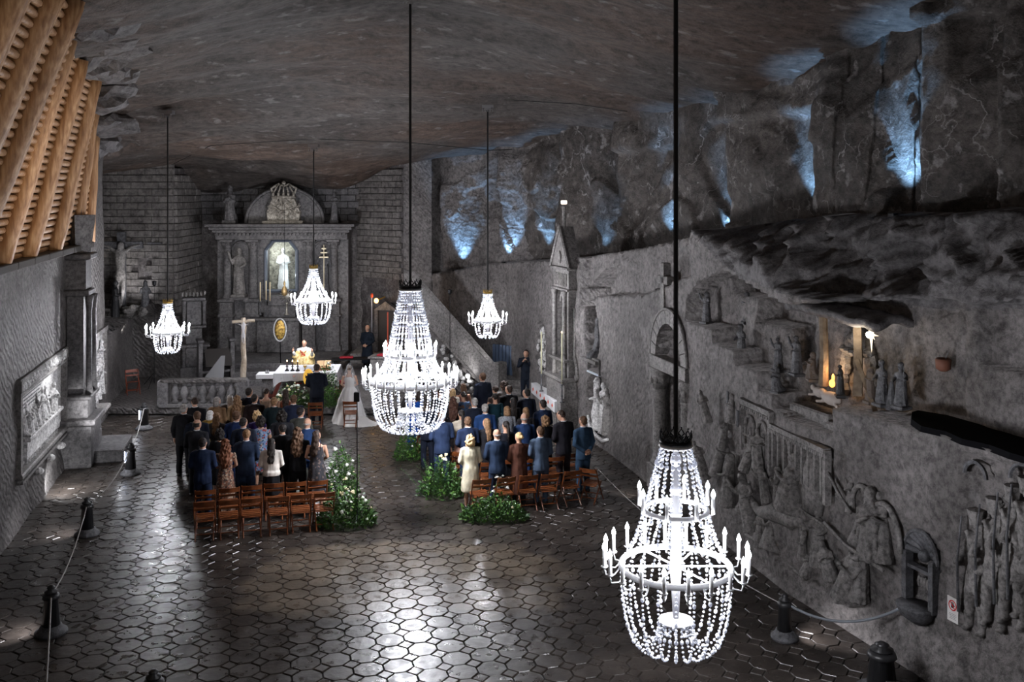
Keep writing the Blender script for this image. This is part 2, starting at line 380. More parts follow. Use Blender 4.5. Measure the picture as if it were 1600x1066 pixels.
def grid_mesh(nu, nv, fn):
    vs = [fn(i, j) for i in range(nu) for j in range(nv)]
    fs = [(i*nv+j, (i+1)*nv+j, (i+1)*nv+j+1, i*nv+j+1) for i in range(nu-1) for j in range(nv-1)]
    m = MB(); m.v = vs; m.f = fs; return m
def cfn(i, j):
    x = -19+i*.14; y = 4+j*.14; z = ceil_z(x, y)
    s = fbm(x*.25, y*.9, 3.1, 4)*.20 + abs(fbm(x*.12+y*.05, y*.5, 9, 3))*.22
    edge = max(0, min(1, (-x-(9.0+.16*(y-18)))/2.0))        # broken, stepped rock along the timbered side
    if edge > 0 and y < 33: s += edge*(math.floor(fbm(x*.7, y*.45, 1, 3)*3.0)*.28)
    return (x, y, z+s)
struct('ceiling', grid_mesh(int(31/.14), int(42/.14), cfn), M_CE, 'rough dark rock salt vault over the whole chamber', True)

# ------------------------------------------------------------------ right wall
def lin(tab, x):
    if x <= tab[0][0]: return tab[0][1]
    for (a, b), (c, d) in zip(tab, tab[1:]):
        if x <= c: return b+(d-b)*(x-a)/(c-a)
    return tab[-1][1]
def sst(a, b, x):
    t = min(max((x-a)/(b-a), 0), 1); return t*t*(3-2*t)
SQ = {}
def sq(px, off=0):
    k = (px, off)
    if k not in SQ: SQ[k] = RWALL.hit(px, off)
    return SQ[k]
LEDGE = [(RWALL.pt(px, py, 0)[0], RWALL.pt(px, py, 0)[1]) for px, py in [(640,432),(700,425),(760,412),(820,408),(880,406),(920,398),(1000,384),(1060,368),(1100,352),(1150,346),(1200,336),(1300,338),(1400,334),(1500,325),(1560,308),(1600,300)]]
BROKE = [(RWALL.pt(px, py, 0)[0], RWALL.pt(px, py, 0)[1]) for px, py in [(900,500),(907,488),(932,462),(1000,462),(1040,447),(1080,430)]]
FRONT = [(RWALL.pt(px, py, 0)[0], RWALL.pt(px, py, 0)[1]) for px, py in [(1080,355),(1120,400),(1150,428),(1190,440),(1230,455),(1290,470),(1400,480),(1500,478),(1600,470)]]
PANEL = [sq(p, 1.7) for p in (560, 690, 732, 822, 903, 968, 1062, 1138, 1280, 1443, 1560, 1640)]
# stepped shelves of the nativity: (px from, px to, z of shelf, depth of set-back, top of the recess)
def zz(px, py, off=0): return RWALL.pt(px, py, off)[1]
SHELF = [(1072,1115,507,.50),(1115,1150,540,.50),(1150,1182,575,.55),(1182,1205,612,.6),(1205,1225,640,.75),(1225,1262,655,.8),(1262,1300,672,.85),(1300,1345,640,.9),(1345,1440,660,.9),
         (1110,1148,462,.95),(1148,1190,507,1.0),(1190,1215,568,1.0)]
SHELF = [(sq(a), sq(b), zz((a+b)/2, py), d) for a, b, py, d in SHELF]
SHELF.append((sq(1385), RWALL.L[-1], 3.64, .75))
ZSL = zz(1475, 574)
NTOP = [(sq(px), zz(px, py)) for px, py in [(1070,470),(1090,440),(1130,425),(1180,452),(1225,478),(1280,470),(1345,470),(1400,470),(1500,478),(1640,470)]]
ELL = [  # carved hollows: centre px, py, half width m, half height m, depth, squareness
    (924, 518, .52, .80, .6, 2.5), (928, 570, .38, .17, .35, 8), (934, 636, .80, .90, .22, 2.2), (845, 545, .42, .85, .35, 4),
    (1440, 868, .33, .33, .3, 2.2), (1440, 915, .27, .42, .25, 6)]
ELL = [(sq(a), zz(a, b), w, h, d, e) for a, b, w, h, d, e in ELL]
DOORQ = sq(1047); DZ0 = 2.95
NW = [(sq(1522), zz(1522, 766), .19, .38), (sq(1598), zz(1598, 775), .22, .4)]
def ledge_gap(q, z):
    return 0
def roff(q, z):
    lz = lin(LEDGE, q); o = 0
    if z > lz:
        o = .30+1.25*sst(sq(770), sq(900), q)
        # slabs of rock one behind another, each cut back from its neighbour
        for a, b in zip(PANEL, PANEL[1:]):
            if a <= q < b:
                u = (q-a)/(b-a); k_ = PANEL.index(a); zs_ = 7.9+.9*math.sin(k_*2.3); o += .95*(1-u)**1.5*0+.05+.42*u**1.5-(.25 if z > zs_+1.2 and k_ % 2 else 0); break
        o += .22*math.floor(2.2*fbm(q*.35, z*.45, 4, 2)+.5)*.5
        o += fbm(q*.6, z*.6, 7, 5)*.16 + (z-lz)*.03
        return o
    bt = lin(BROKE, q)
    if sq(905) < q < sq(1078) and z > bt+.10*fbm(q*2.5, 0, 1, 3): o = .95 if q < sq(945) and z < bt+.75 else .32
    fz = lin(FRONT, q) if q > FRONT[0][0] else 99
    if q > FRONT[0][0]:
        if z > fz:
            u = (z-fz)/max(lz-fz, .1); bs = .75*sst(sq(1190), sq(1260), q); o = bs+(1.45-bs)*u**2.0 + abs(fbm(q*.8, z*.9, 2, 5))*.75*math.sin(PI*min(u, 1)) - .10
            o += .18*math.floor(2.5*fbm(q*.9, z*1.3, 11, 2))
    for a, b, sz, d in SHELF:
        if a <= q < b and z > sz and z < lin(NTOP, q): o = max(o, d+.05*fbm(q*2, z*2, 3, 3))
    if q > sq(1468) and ZSL < z < fz: o += .16
    for cq, cz, w, h, d, e in ELL:
        r = abs((q-cq)/w)**e+abs((z-cz)/h)**e
        if r < 1: o = max(o, d*(1-max(r-.75, 0)*3))
    u = abs(q-DOORQ)                                    # arched doorway
    if z < DZ0+1.25 and u < .98:
        if z < DZ0 and u < .62: o = 1.5
        elif z < DZ0-.0 and u < .98: o = .30
        elif z > DZ0+.28 and (u/.74)**2+((z-DZ0-.28)/.82)**2 < 1: o = .55
    for cq, cz, w, h in NW:
        if abs(q-cq) < w and z > cz-h and (z < cz+h-w or math.hypot(q-cq, z-(cz+h-w)) < w): o = .16
    if q > sq(1503) and z < 3.5 and o < .1: o = .10
    o = max(o, ledge_gap(q, z))
    n = fbm(q*.7, z*.7, 5, 5)*.07
    if z > lz-.35: n += fbm(q*2.5, z*2.5, 1, 3)*.06
    return o+n
qs = np.arange(0, RWALL.L[-1], .062); zs = np.r_[np.arange(0, 7.6, .055), np.arange(7.6, 12.6, .11)]
FR = [(RWALL.frame(q)[0], RWALL.nrm(q, 1.0)) for q in qs]
def rfn(i, j):
    p, n = FR[i]; q = float(qs[i]); z = float(zs[j]); o = roff(q, z)
    if z < .01: o = -.03
    return (p.x+n.x*o, p.y+n.y*o, z)
g = grid_mesh(len(qs), len(zs), rfn)
# faces above the ledge take the upper-rock material, the sloping band the dark one
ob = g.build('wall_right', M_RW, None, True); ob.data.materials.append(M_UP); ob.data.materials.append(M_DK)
mi = []
nv = len(zs)
for i in range(len(qs)-1):
    q = float(qs[i]); lz = lin(LEDGE, q); fz = lin(FRONT, q) if q > FRONT[0][0] else 99
    for j in range(nv-1):
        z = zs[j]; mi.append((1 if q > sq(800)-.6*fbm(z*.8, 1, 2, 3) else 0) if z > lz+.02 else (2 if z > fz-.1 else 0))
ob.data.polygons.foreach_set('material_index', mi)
struct('wall_right', ob, None, 'long carved salt wall with reliefs, grotto ledge and blue lit upper rock')

# ------------------------------------------------------------------ left wall
ql = lambda px, off=0: LWALL.hit(px, off)
Q_FAR = ql(150); Q1, Q2 = ql(29), ql(99)
def loff(q, z):
    o = 0
    top = 5.62+.08*fbm(q*1.5, 0, 2, 3)
    if q > ql_far: top = 2.45+.12*fbm(q*2, 1, 1, 3)
    elif q > ql_mid: top = 12
    if z > top: o = 1.5+.12*fbm(q*.9, z*.9, 3, 4)
    n = fbm(q*.6, z*.6, 8, 4)*.07
    # frame of the carved supper scene is let into the wall
    if Q1 < q < Q2 and ZREL[0] < z < ZREL[1]: return .10
    if QR2[0] < q < QR2[1] and .8 < z < 2.75: return .14
    if z < .5: n += -.05*(1-z/.5)
    return o+n
ql_far = ql(163); ql_mid = ql(103); ZREL = (1.0, 2.9); QR2 = (ql(136), ql(166))
qs2 = np.arange(0, LWALL.L[-1], .062); zs2 = np.arange(0, 11.8, .065)
FL = [(LWALL.frame(q)[0], LWALL.nrm(q, .6)) for q in qs2]
def lfn(i, j):
    p, n = FL[i]; o = loff(float(qs2[i]), float(zs2[j])); return (p.x+n.x*o, p.y+n.y*o, float(zs2[j]))
struct('wall_left', grid_mesh(len(qs2), len(zs2), lfn), M_LW, 'chiselled grey salt wall with the framed supper relief and timber props above', True)

# ------------------------------------------------------------------ brick (salt block) walls
def block_wall(wall, w, h, z0, bw, bh, face=M_BR, skip=None, vary=.035, bb=.35):
    """blocks one by one on the wall's face; local x along, -y towards the room"""
    meshes = [MB().box((0,0,0), (bw-.022, .12, bh-.02), bev=.012).mesh('brick', face) for _ in range(1)]
    half = MB().box((0,0,0), (bw/2-.022, .12, bh-.02), bev=.012).mesh('brick', face)
    rows = int(h/bh); k = 0
    for r in range(rows):
        x = -(bw/2)*(r % 2)
        while x < w-.05 and k < 300:
            xa, xb = max(x, 0), min(x+bw, w)
            if xb-xa > bw*.3 and not (skip and skip((xa+xb)/2, z0+(r+.5)*bh)):
                o = link(meshes[0] if xb-xa > bw*.9 else half, 'brick', wall); o.scale.x = (xb-xa)/bw if xb-xa > bw*.9 else (xb-xa)/(bw/2)
                o.location = ((xa+xb)/2, -.045+random.uniform(-vary, vary)*.6, z0+(r+.5)*bh); o.rotation_euler = (random.uniform(-.03,.03), 0, random.uniform(-.035,.035)); k += 1
            x += bw
def plane_wall(name, a, b, z0, z1, th, m, label, nu=None, rough=.04):
    a = Vector((a[0], a[1], 0)); b = Vector((b[0], b[1], 0)); w = (b-a).length; nu = int(w/.12)+2; nvv = int((z1-z0)/.12)+2
    def fn(i, j):
        x = w*i/(nu-1); z = z0+(z1-z0)*j/(nvv-1); return (x, fbm(x*1.1+a.x, z*1.1, a.y, 4)*rough, z)
    o = grid_mesh(nu, nvv, fn).build(name, m, None, True); o.location = a; o.rotation_euler = (0, 0, math.atan2((b-a).y, (b-a).x))
    struct(name, o, None, label); return o, w
# masonry left of the altar, its return towards the altar, rough rock under it
wb, w_ = plane_wall('wall_back_left', (-16.2, 38.4), (-12.85, 38.0), 2.3, 8.6, .1, M_BG, 'coursed salt block wall behind the crucifix and the two kneeling statues')
block_wall(wb, w_, 6.0, 2.45, .56, .265, skip=lambda x, z: abs(x-2.15)+abs(z-4.0)*.45 < .35)
wc, w_ = plane_wall('wall_altar_left', (-12.85, 38.0), (-12.95, 41.4), 0, 8.0, .1, M_BG, 'salt block return wall on the crucifix side of the high altar', rough=.02)
block_wall(wc, w_, 7.4, .6, .52, .265)
wr, _ = plane_wall('wall_back_lower', (-14.2, 37.0), (-12.3, 37.0), 0, 2.5, .1, M_LW, 'rough hewn salt plinth wall under the crucifix group', rough=.16)
we, _ = plane_wall('wall_back_return', (-12.3, 37.0), (-12.4, 38.2), 0, 2.5, .1, M_LW, 'rough corner of the plinth wall under the crucifix', rough=.1)
m = MB()
for i in range(12):
    for j in range(6): pass
sh = grid_mesh(34, 18, lambda i, j: (-16.4+i*.125, 36.7+j*.11, 2.40+.10*fbm(i*.2, j*.2, 3, 4)+.55*math.exp(-((i-22)/5.5)**2-((j-8)/7)**2)*(1+.6*fbm(i*.5, j*.5, 1, 4))))
struct('trim_1', sh, M_LW, 'rough rock ledge carrying the crucifix group', True)
wk, w_ = plane_wall('wall_back', (-12.95, 41.4), (-6.3, 41.2), 0, 8.2, .1, M_BG, 'dark salt block wall behind the high altar', rough=.03)
block_wall(wk, w_, 1.9, 5.9, .62, .27, face=M_AL)
wd, w_ = plane_wall('wall_altar_right', (-6.35, 41.25), (-4.3, 39.6), 0, 8.6, .1, M_BG, 'weathered salt block wall between the altar and the doorway', rough=.03)
block_wall(wd, w_, 4.6, 3.6, .42, .245)
we2, _ = plane_wall('wall_altar_niche', (-4.3, 39.6), (-3.2, 39.75), 0, 8.8, .1, M_RW, 'plain salt wall around the small lamp lit doorway', rough=.08)

# ------------------------------------------------------------------ floor: base slab and separate tiles
fl = MB(); fl.box((-4, 24, -.11), (30, 40, .16))
FLOOR = struct('floor', fl, M_GROUT, 'chamber floor laid with octagonal salt tiles and small square insets')
TP = .445; TA = R(15); ca, sa = math.cos(TA), math.sin(TA)
def octo(w, g, zt=0.0, zb=-.03):
    c = w*.30; h = w/2-g; p = [(-h+c,-h),(h-c,-h),(h,-h+c),(h,h-c),(h-c,h),(-h+c,h),(-h,h-c),(-h,-h+c)]
    b = .007; pt = [(x*(1-b/h), y*(1-b/h)) for x, y in p]
    m = MB(); m.add([(x, y, zt) for x, y in pt]+[(x, y, zt-.01) for x, y in p]+[(x, y, zb) for x, y in p],
                    [tuple(range(8))]+[(k+8, (k+1)%8+8, (k+1)%8, k) for k in range(8)]+[(k+16, (k+1)%8+16, (k+1)%8+8, k+8) for k in range(8)]); return m
def dia(w, g):
    r = w*.30-g*1.1; rt = r-.012; m = MB(); q = [(r,0),(0,r),(-r,0),(0,-r)]; t = [(rt,0),(0,rt),(-rt,0),(0,-rt)]
    m.add([(x, y, 0) for x, y in t]+[(x, y, -.01) for x, y in q]+[(x, y, -.03) for x, y in q], [(0,1,2,3)]+[(k+4, (k+1)%4+4, (k+1)%4, k) for k in range(4)]+[(k+8, (k+1)%4+8, (k+1)%4+4, k+4) for k in range(4)]); return m
oct_me = octo(TP, .009).mesh('tile', M_TILE); dia_me = dia(TP, .009).mesh('tile', M_TILE)
def inside(x, y):
    if y < 12.6 or y > 38: return False
    l = -8.45-.234*(y-12.6); r = 6.9-.29*(y-12.6) if y < 32 else 1.2-.3*(y-32)*1.0
    if y > 31.7 and x < -3.6: return False
    return l-.2 < x < r+.25
cells = []
for i in range(-60, 60):
    for j in range(-10, 90):
        u, v = i*TP, 10+j*TP; x = u*ca-v*sa; y = u*sa+v*ca
        if inside(x, y): cells.append((x, y, 0))
        u += TP/2; v += TP/2; x = u*ca-v*sa; y = u*sa+v*ca
        if inside(x, y): cells.append((x, y, 1))
def seen(x, y):
    px = 800+FPX*x/y; py = HY+FPX*CH/y; return -15 < px < 1520 and py < 1085
octs = sorted([c for c in cells if c[2] == 0 and seen(*c[:2])], key=lambda c: c[1])
dias = sorted([c for c in cells if c[2] == 1 and seen(*c[:2])], key=lambda c: c[1])
single = set(octs[:290]) | set(dias[:150])
rest = MB(); om, dm = octo(TP, .009), dia(TP, .009)
for c in cells:
    x, y, k = c; tilt = (random.gauss(0, .008), random.gauss(0, .008), TA); dz = random.uniform(-.004, .003)
    if c in single:
        o = link(oct_me if k == 0 else dia_me, 'tile', FLOOR); o.location = (x, y, dz); o.rotation_euler = tilt
    elif y < 38:
        s = om if k == 0 else dm
        rest.add(s.v, s.f, Matrix.Translation((x, y, dz)) @ Euler(tilt).to_matrix().to_4x4())
rest.build('tile_field', M_TILE, FLOOR, kind='stuff')

# sanctuary platform and altar steps
st = MB(); A5 = R(4)
def slab(mb, x0, x1, y0, y1, z0, z1): mb.box(((x0+x1)/2, (y0+y1)/2, (z0+z1)/2), (x1-x0, y1-y0, z1-z0), bev=.02)
for (x0, x1, y0, y1, z1, lab) in [(-13.9, -3.6, 31.8, 41.3, .22, 'low raised salt platform of the sanctuary'), (-10.6, -4.6, 35.4, 41.2, .40, 'second step of the high altar'), (-11.2, -6.4, 36.2, 41.2, .57, 'third step of the high altar'), (-11.8, -6.6, 37.0, 41.2, .74, 'top step of the high altar')]:
    m = MB(); slab(m, x0, x1, y0, y1, .02, z1); struct('floor_step', m, M_AL if z1 > .3 else M_LW, lab)
# ------------------------------------------------------------------ chandeliers
def strand_mesh(path, br, gap, n=6, big_every=4):
    """a string of cut beads along a path"""
    m = MB(); pts = [Vector(p) for p in path]; L = [0]
    for a, b in zip(pts, pts[1:]): L.append(L[-1]+(b-a).length)
    q = 0; k = 0
    while q < L[-1]:
        i = max(j for j in range(len(pts)-1) if L[j] <= q+1e-9); u = (q-L[i])/(L[i+1]-L[i]+1e-9); p = pts[i].lerp(pts[i+1], u); t = (pts[i+1]-pts[i]).normalized()
        r = br*(1.45 if k % big_every == 0 else 1.0)*random.uniform(.9, 1.1); h = r*(1.5 if k % big_every == 0 else 1.1)
        M = Matrix.Translation(p) @ t.to_track_quat('Z', 'Y').to_matrix().to_4x4()
        m.loft([(-h, 0, 0, .001, .001), (-h*.35, 0, 0, r, r), (h*.35, 0, 0, r, r), (h, 0, 0, .001, .001)], n, M=M)
        q += gap*(1.25 if k % big_every == 0 else 1); k += 1
    return m
def chandelier(x, y, zhook, zc, zring, zplate, zbot, Rc, Rring, Rbulb, ncand, nstr, nlow, br, gap, label, power, upper=None, ring_r=.03, lowlen=None):
    t = thing('chandelier', label, 'chandelier', (x, y, zring), 0, 'crystal chandeliers hanging from the vault')
    Z = lambda z: z-zring
    MB().tube([(0,0,Z(zc)), (0,0,Z(zhook))], .028 if Rring > .6 else .022, 6).build('cable', M_BLKC, t)
    m = MB(); m.box((0,0,Z(zhook)), (.34,.26,.10)); m.box((0,0,Z(zhook)-.08), (.2,.15,.08))
    for a in range(5): m.box((-.14+.07*a, -.1, Z(zhook)-.14), (.025,.03,.09))
    m.build('ceiling_bracket', M_SILV, t)
    m = MB(); m.tube([(0,0,Z(zplate)), (0,0,Z(zring)), (0,0,Z(zc))], [.035, .07, .03], 8)
    for zz_ in (.15, .4, .62, .85): m.ball((0,0,Z(zring+(zc-zring)*zz_)), (.07,.07,.09), 8, 6)
    m.build('stem', M_WMET, t, True)
    m = MB()                                            # crown: band and looped points
    m.lathe([(Rc*.92, Z(zc)-.03), (Rc*1.12, Z(zc)-.02), (Rc*1.12, Z(zc)+.015), (Rc*.95, Z(zc)+.03), (Rc*.8, Z(zc)+.03)], 20)
    for k in range(12):
        a = 2*PI*k/12; c, s = math.cos(a), math.sin(a); rr = Rc*1.0; h = Rc*.62
        dx, dy = -s*Rc*.22, c*Rc*.22
        m.tube([(c*rr, s*rr, Z(zc)+.02), (c*rr*1.06+dx, s*rr*1.06+dy, Z(zc)+h*.55), (c*rr*1.08, s*rr*1.08, Z(zc)+h), (c*rr*1.06-dx, s*rr*1.06-dy, Z(zc)+h*.55), (c*rr, s*rr, Z(zc)+.02)], Rc*.06, 4)
        m.ball((c*rr*1.08, s*rr*1.08, Z(zc)+h*1.15), Rc*.07, 5, 4)
    m.build('crown', M_BLK if Rc > .17 else M_GOLD, t, True)
    MB().lathe([(Rc*1.1, Z(zc)-.07), (Rc*1.18, Z(zc)-.05), (Rc*1.1, Z(zc)-.03)], 24).build('crown_rim', M_WMET, t, True)
    def ring(zr, rr, r_):
        MB().torus((0,0,Z(zr)), rr, r_, 44, 8, 1.3).build('ring', M_WMET, t, True)
    ring(zring, Rring, ring_r)
    m = MB()
    for k in range(6):
        a = PI*k/3; m.tube([(0,0,0), (Rring*math.cos(a), Rring*math.sin(a), 0)], ring_r*.4, 5)
    m.build('spoke_frame', M_WMET, t)
    ctop = .20*(1 if Rring > .6 else .75)
    arm = MB().tube([(Rring, 0, 0), (Rring+(Rbulb-Rring)*.4, 0, -.10), (Rbulb-.02, 0, -.10), (Rbulb, 0, -.03)], .010, 5)
    arm.lathe([(.012, -.03), (.04, -.01), (.045, .0), (.012, .005)], 8, (Rbulb, 0, 0)); arm_me = arm.mesh('arm', M_WMET, True)
    can_me = MB().tube([(0,0,0), (0,0,ctop)], .022 if Rring > .6 else .018, 8).mesh('candle', M_CAND, True)
    bul_me = MB().loft([(0,0,0,.010,.010), (.02,0,0,.028,.028), (.05,0,0,.023,.023), (.10,0,0,.002,.002)], 8).mesh('bulb', M_BULB, True)
    def candles(n, zr, rr, rb, ph=0):
        for k in range(n):
            a = 2*PI*(k+ph)/n
            ar = link(arm_me, 'arm', t); ar.rotation_euler.z = a; ar.location = (math.cos(a)*(rr-Rring), math.sin(a)*(rr-Rring), Z(zr))
            if rb != Rbulb: f_ = .07/(Rbulb-Rring); ar.scale = (f_, f_, f_); ar.location = (math.cos(a)*(rr-Rring*f_), math.sin(a)*(rr-Rring*f_), Z(zr)+.02)
            rad = rb if rb == Rbulb else rr+.07
            c = link(can_me, 'candle', t); c.location = (rad*math.cos(a), rad*math.sin(a), Z(zr))
            b = link(bul_me, 'bulb', c); b.location = (0, 0, ctop)
    candles(ncand, zring, Rring, Rbulb)
    mids = [(Rc, zc-.05)]
    if upper:
        zu, ru, nu_ = upper; ring(zu, ru, ring_r*.8); candles(nu_, zu, ru, 0, .5); mids.append((ru*.72, (zc+zu)/2)); mids.append((ru, zu))
        mids.append(((ru+Rring)*.5-.04, (zu+zring)/2)); mids.append((Rring, zring))
    else:
        hh = zc-zring
        for u in (.25, .5, .75): mids.append((Rc+(Rring-Rc)*u**1.9, zc-hh*u))
        mids.append((Rring, zring))
    up_me = strand_mesh([(r, 0, Z(z)) for r, z in mids], br, gap).mesh('bead_strand', M_BEAD)
    for k in range(nstr): link(up_me, 'bead_strand', t, rz=2*PI*k/nstr, kind='stuff')
    lo = []
    D = zring-zbot; Rp = Rring*.30
    for u in range(13):
        v = u/12; r = Rring*(.50+.50*math.cos(v*PI/2)**.75); lo.append((r, zring-D*math.sin(v*PI/2)**.9))
    lo.append((Rring*.42, zbot+.02)); lo.append((Rp*1.15, zbot+(zplate-zbot)*.45)); lo.append((Rp*.95, zplate))
    lo_me = strand_mesh([(r, 0, Z(z)) for r, z in lo], br, gap).mesh('bead_swag', M_BEAD)
    for k in range(nlow): link(lo_me, 'bead_swag', t, rz=2*PI*(k+.5)/nlow, kind='stuff')
    MB().lathe([(.001, Z(zplate)-.03), (Rp, Z(zplate)-.02), (Rp*1.05, Z(zplate)+.01), (.001, Z(zplate)+.03)], 20).build('base_plate', M_WMET, t, True)
    ndrop = max(8, nlow//2); dr = strand_mesh([(Rp*1.0, 0, Z(zplate)-.02), (Rp*1.0, 0, Z(zplate)-.07)], br*.9, gap).mesh('drop', M_BEAD)
    for k in range(ndrop): link(dr, 'drop', t, rz=2*PI*k/ndrop, kind='stuff')
    light('POINT', 'chandelier_lamp', (x, y, zring+.22), power*.62, (.93,.94,1), Rring*.35)
    light('POINT', 'chandelier_lamp', (x, y, zring+.22+(zc-zring)*.16), power*.22, (.93,.94,1), .10)
    for k in range(4):
        a = PI/4+PI/2*k; light('POINT', 'chandelier_lamp', (x+Rring*.72*math.cos(a), y+Rring*.72*math.sin(a), zring+.12), power*.04, (.93,.94,1), .05)
    return t
M_GOLD = mat('old_gold', (.55,.36,.10), .35, metal=.9)
chandelier(XP(1056,12), 12, 10.9, 4.10, 2.60, 1.95, 1.62, .175, .66, .86, 20, 20, 20, .0155, .052, 'large crystal chandelier with two open candle rings, lowest and closest to the camera', LP['chand_a'], upper=(3.28, .38, 8), ring_r=.03)
chandelier(XP(641,21.7), 21.7, P(650,0,21.7).z+.1, 5.02, 2.98, 2.35, 1.93, .22, .84, 1.03, 28, 30, 30, .019, .060, 'large densely strung crystal chandelier hanging over the aisle before the bride', LP['chand_b'], upper=(3.55, .50, 12), ring_r=.04)
chandelier(XP(262,29.3), 29.3, 9.44, 3.86, 2.98, 2.52, 2.38, .125, .40, .62, 12, 13, 13, .018, .062, 'small crystal chandelier beside the masonry wall with the crucifix', LP['chand_s'])
chandelier(XP(490,33), 33, 8.62, 4.60, 3.50, 2.95, 2.75, .13, .57, .74, 16, 16, 18, .020, .066, 'medium crystal chandelier hanging in front of the high altar above the priest', LP['chand_s'])
chandelier(XP(762,29), 29, 9.61, 4.18, 3.36, 3.0, 2.88, .12, .38, .55, 10, 12, 12, .018, .062, 'small crystal chandelier in front of the carved stair parapet', LP['chand_s']*.9)

# ------------------------------------------------------------------ timber props on the left ledge
tc = thing('timber_cribbing', 'tall leaning peeled log props with stacked round logs behind them above the supper relief', 'timber', (-9.6, 19, 5.7))
def wx(d): return -10.3-.234*(d-20.5)
props = [(13.3,.19),(15.2,.20),(17.0,.20),(19.2,.19),(21.3,.19),(23.8,.19),(26.2,.16),(28.2,.14)]
LEAN = [.46,.43,.40,.30,.27,.24,.14,.05]
O = Vector((-9.6, 19, 5.7))
for i, (d, r) in enumerate(props):
    zt = {13.3:10.6, 15.2:10.4, 17.0:10.4, 19.2:10.05, 21.3:9.93, 23.8:9.8, 26.2:9.2, 28.2:8.7}[d]
    xb = wx(d)+.15; h = zt-5.68; a = Vector((xb, d, 5.68)); b = Vector((xb+h*LEAN[i], d, zt))
    for k, (dy, rr, dx) in enumerate(((0, r*.95, 0), (.27, r*.55, -.03))):
        pts = []; rad = []
        for u in range(9):
            v = u/8; pts.append(a.lerp(b, v)-O+Vector((dx+.015*math.sin(u*1.7+i), dy, 0))); rad.append(rr*(1.03-.10*v)*(1+.03*math.sin(u*2.3+i+k)))
        m = MB().tube(pts, rad, 14); o = m.build('log_post', M_LOG, tc, True)
    if i < len(props)-1:
        d2 = props[i+1][0]; L = d2-d; n = int(h/.155)
        lm = []
        for v in range(3): lm.append(MB().tube([(0,0,0), (L*.3, .006, .01), (L*.7, -.01, 0), (L, 0, 0)], [.07, .075, .072, .066], 8).mesh('stacked_log', M_LOG, True))
        for k in range(n):
            z = 5.75+k*.155; xx = xb+.02-.17+(z-5.68)*(LEAN[i]+LEAN[i+1])/2
            o = link(lm[k % 3], 'stacked_log', tc); o.location = Vector((xx, d, z))-O; dd = Vector((wx(d2)-wx(d), L, 0)); o.rotation_euler = (0, 0, math.atan2(dd.y, dd.x)); o.scale = (dd.length/L*.98, 1, 1)
sill = MB()
for i in range(11):
    d = 13+i*1.35; sill.box((wx(d)+.06-O.x, d+.6-O.y, -.06), (.34, 1.34, .16), rz=R(13.2), bev=.02)
sill.build('sill_beam', mat('old_dark_beam', (.03,.024,.02), .8, bump=(20,.4,.02)), tc)
light('SPOT', 'timber_lamp', (-5.5, 17.5, 6.2), 330, (1, .82, .62), .15, (-10.2, 22.5, 8.0), 75, .8)
light('SPOT', 'timber_lamp', (-5.0, 10, 7.0), 110, (1, .82, .62), .15, (-9.0, 16.5, 8.2), 70, .8)

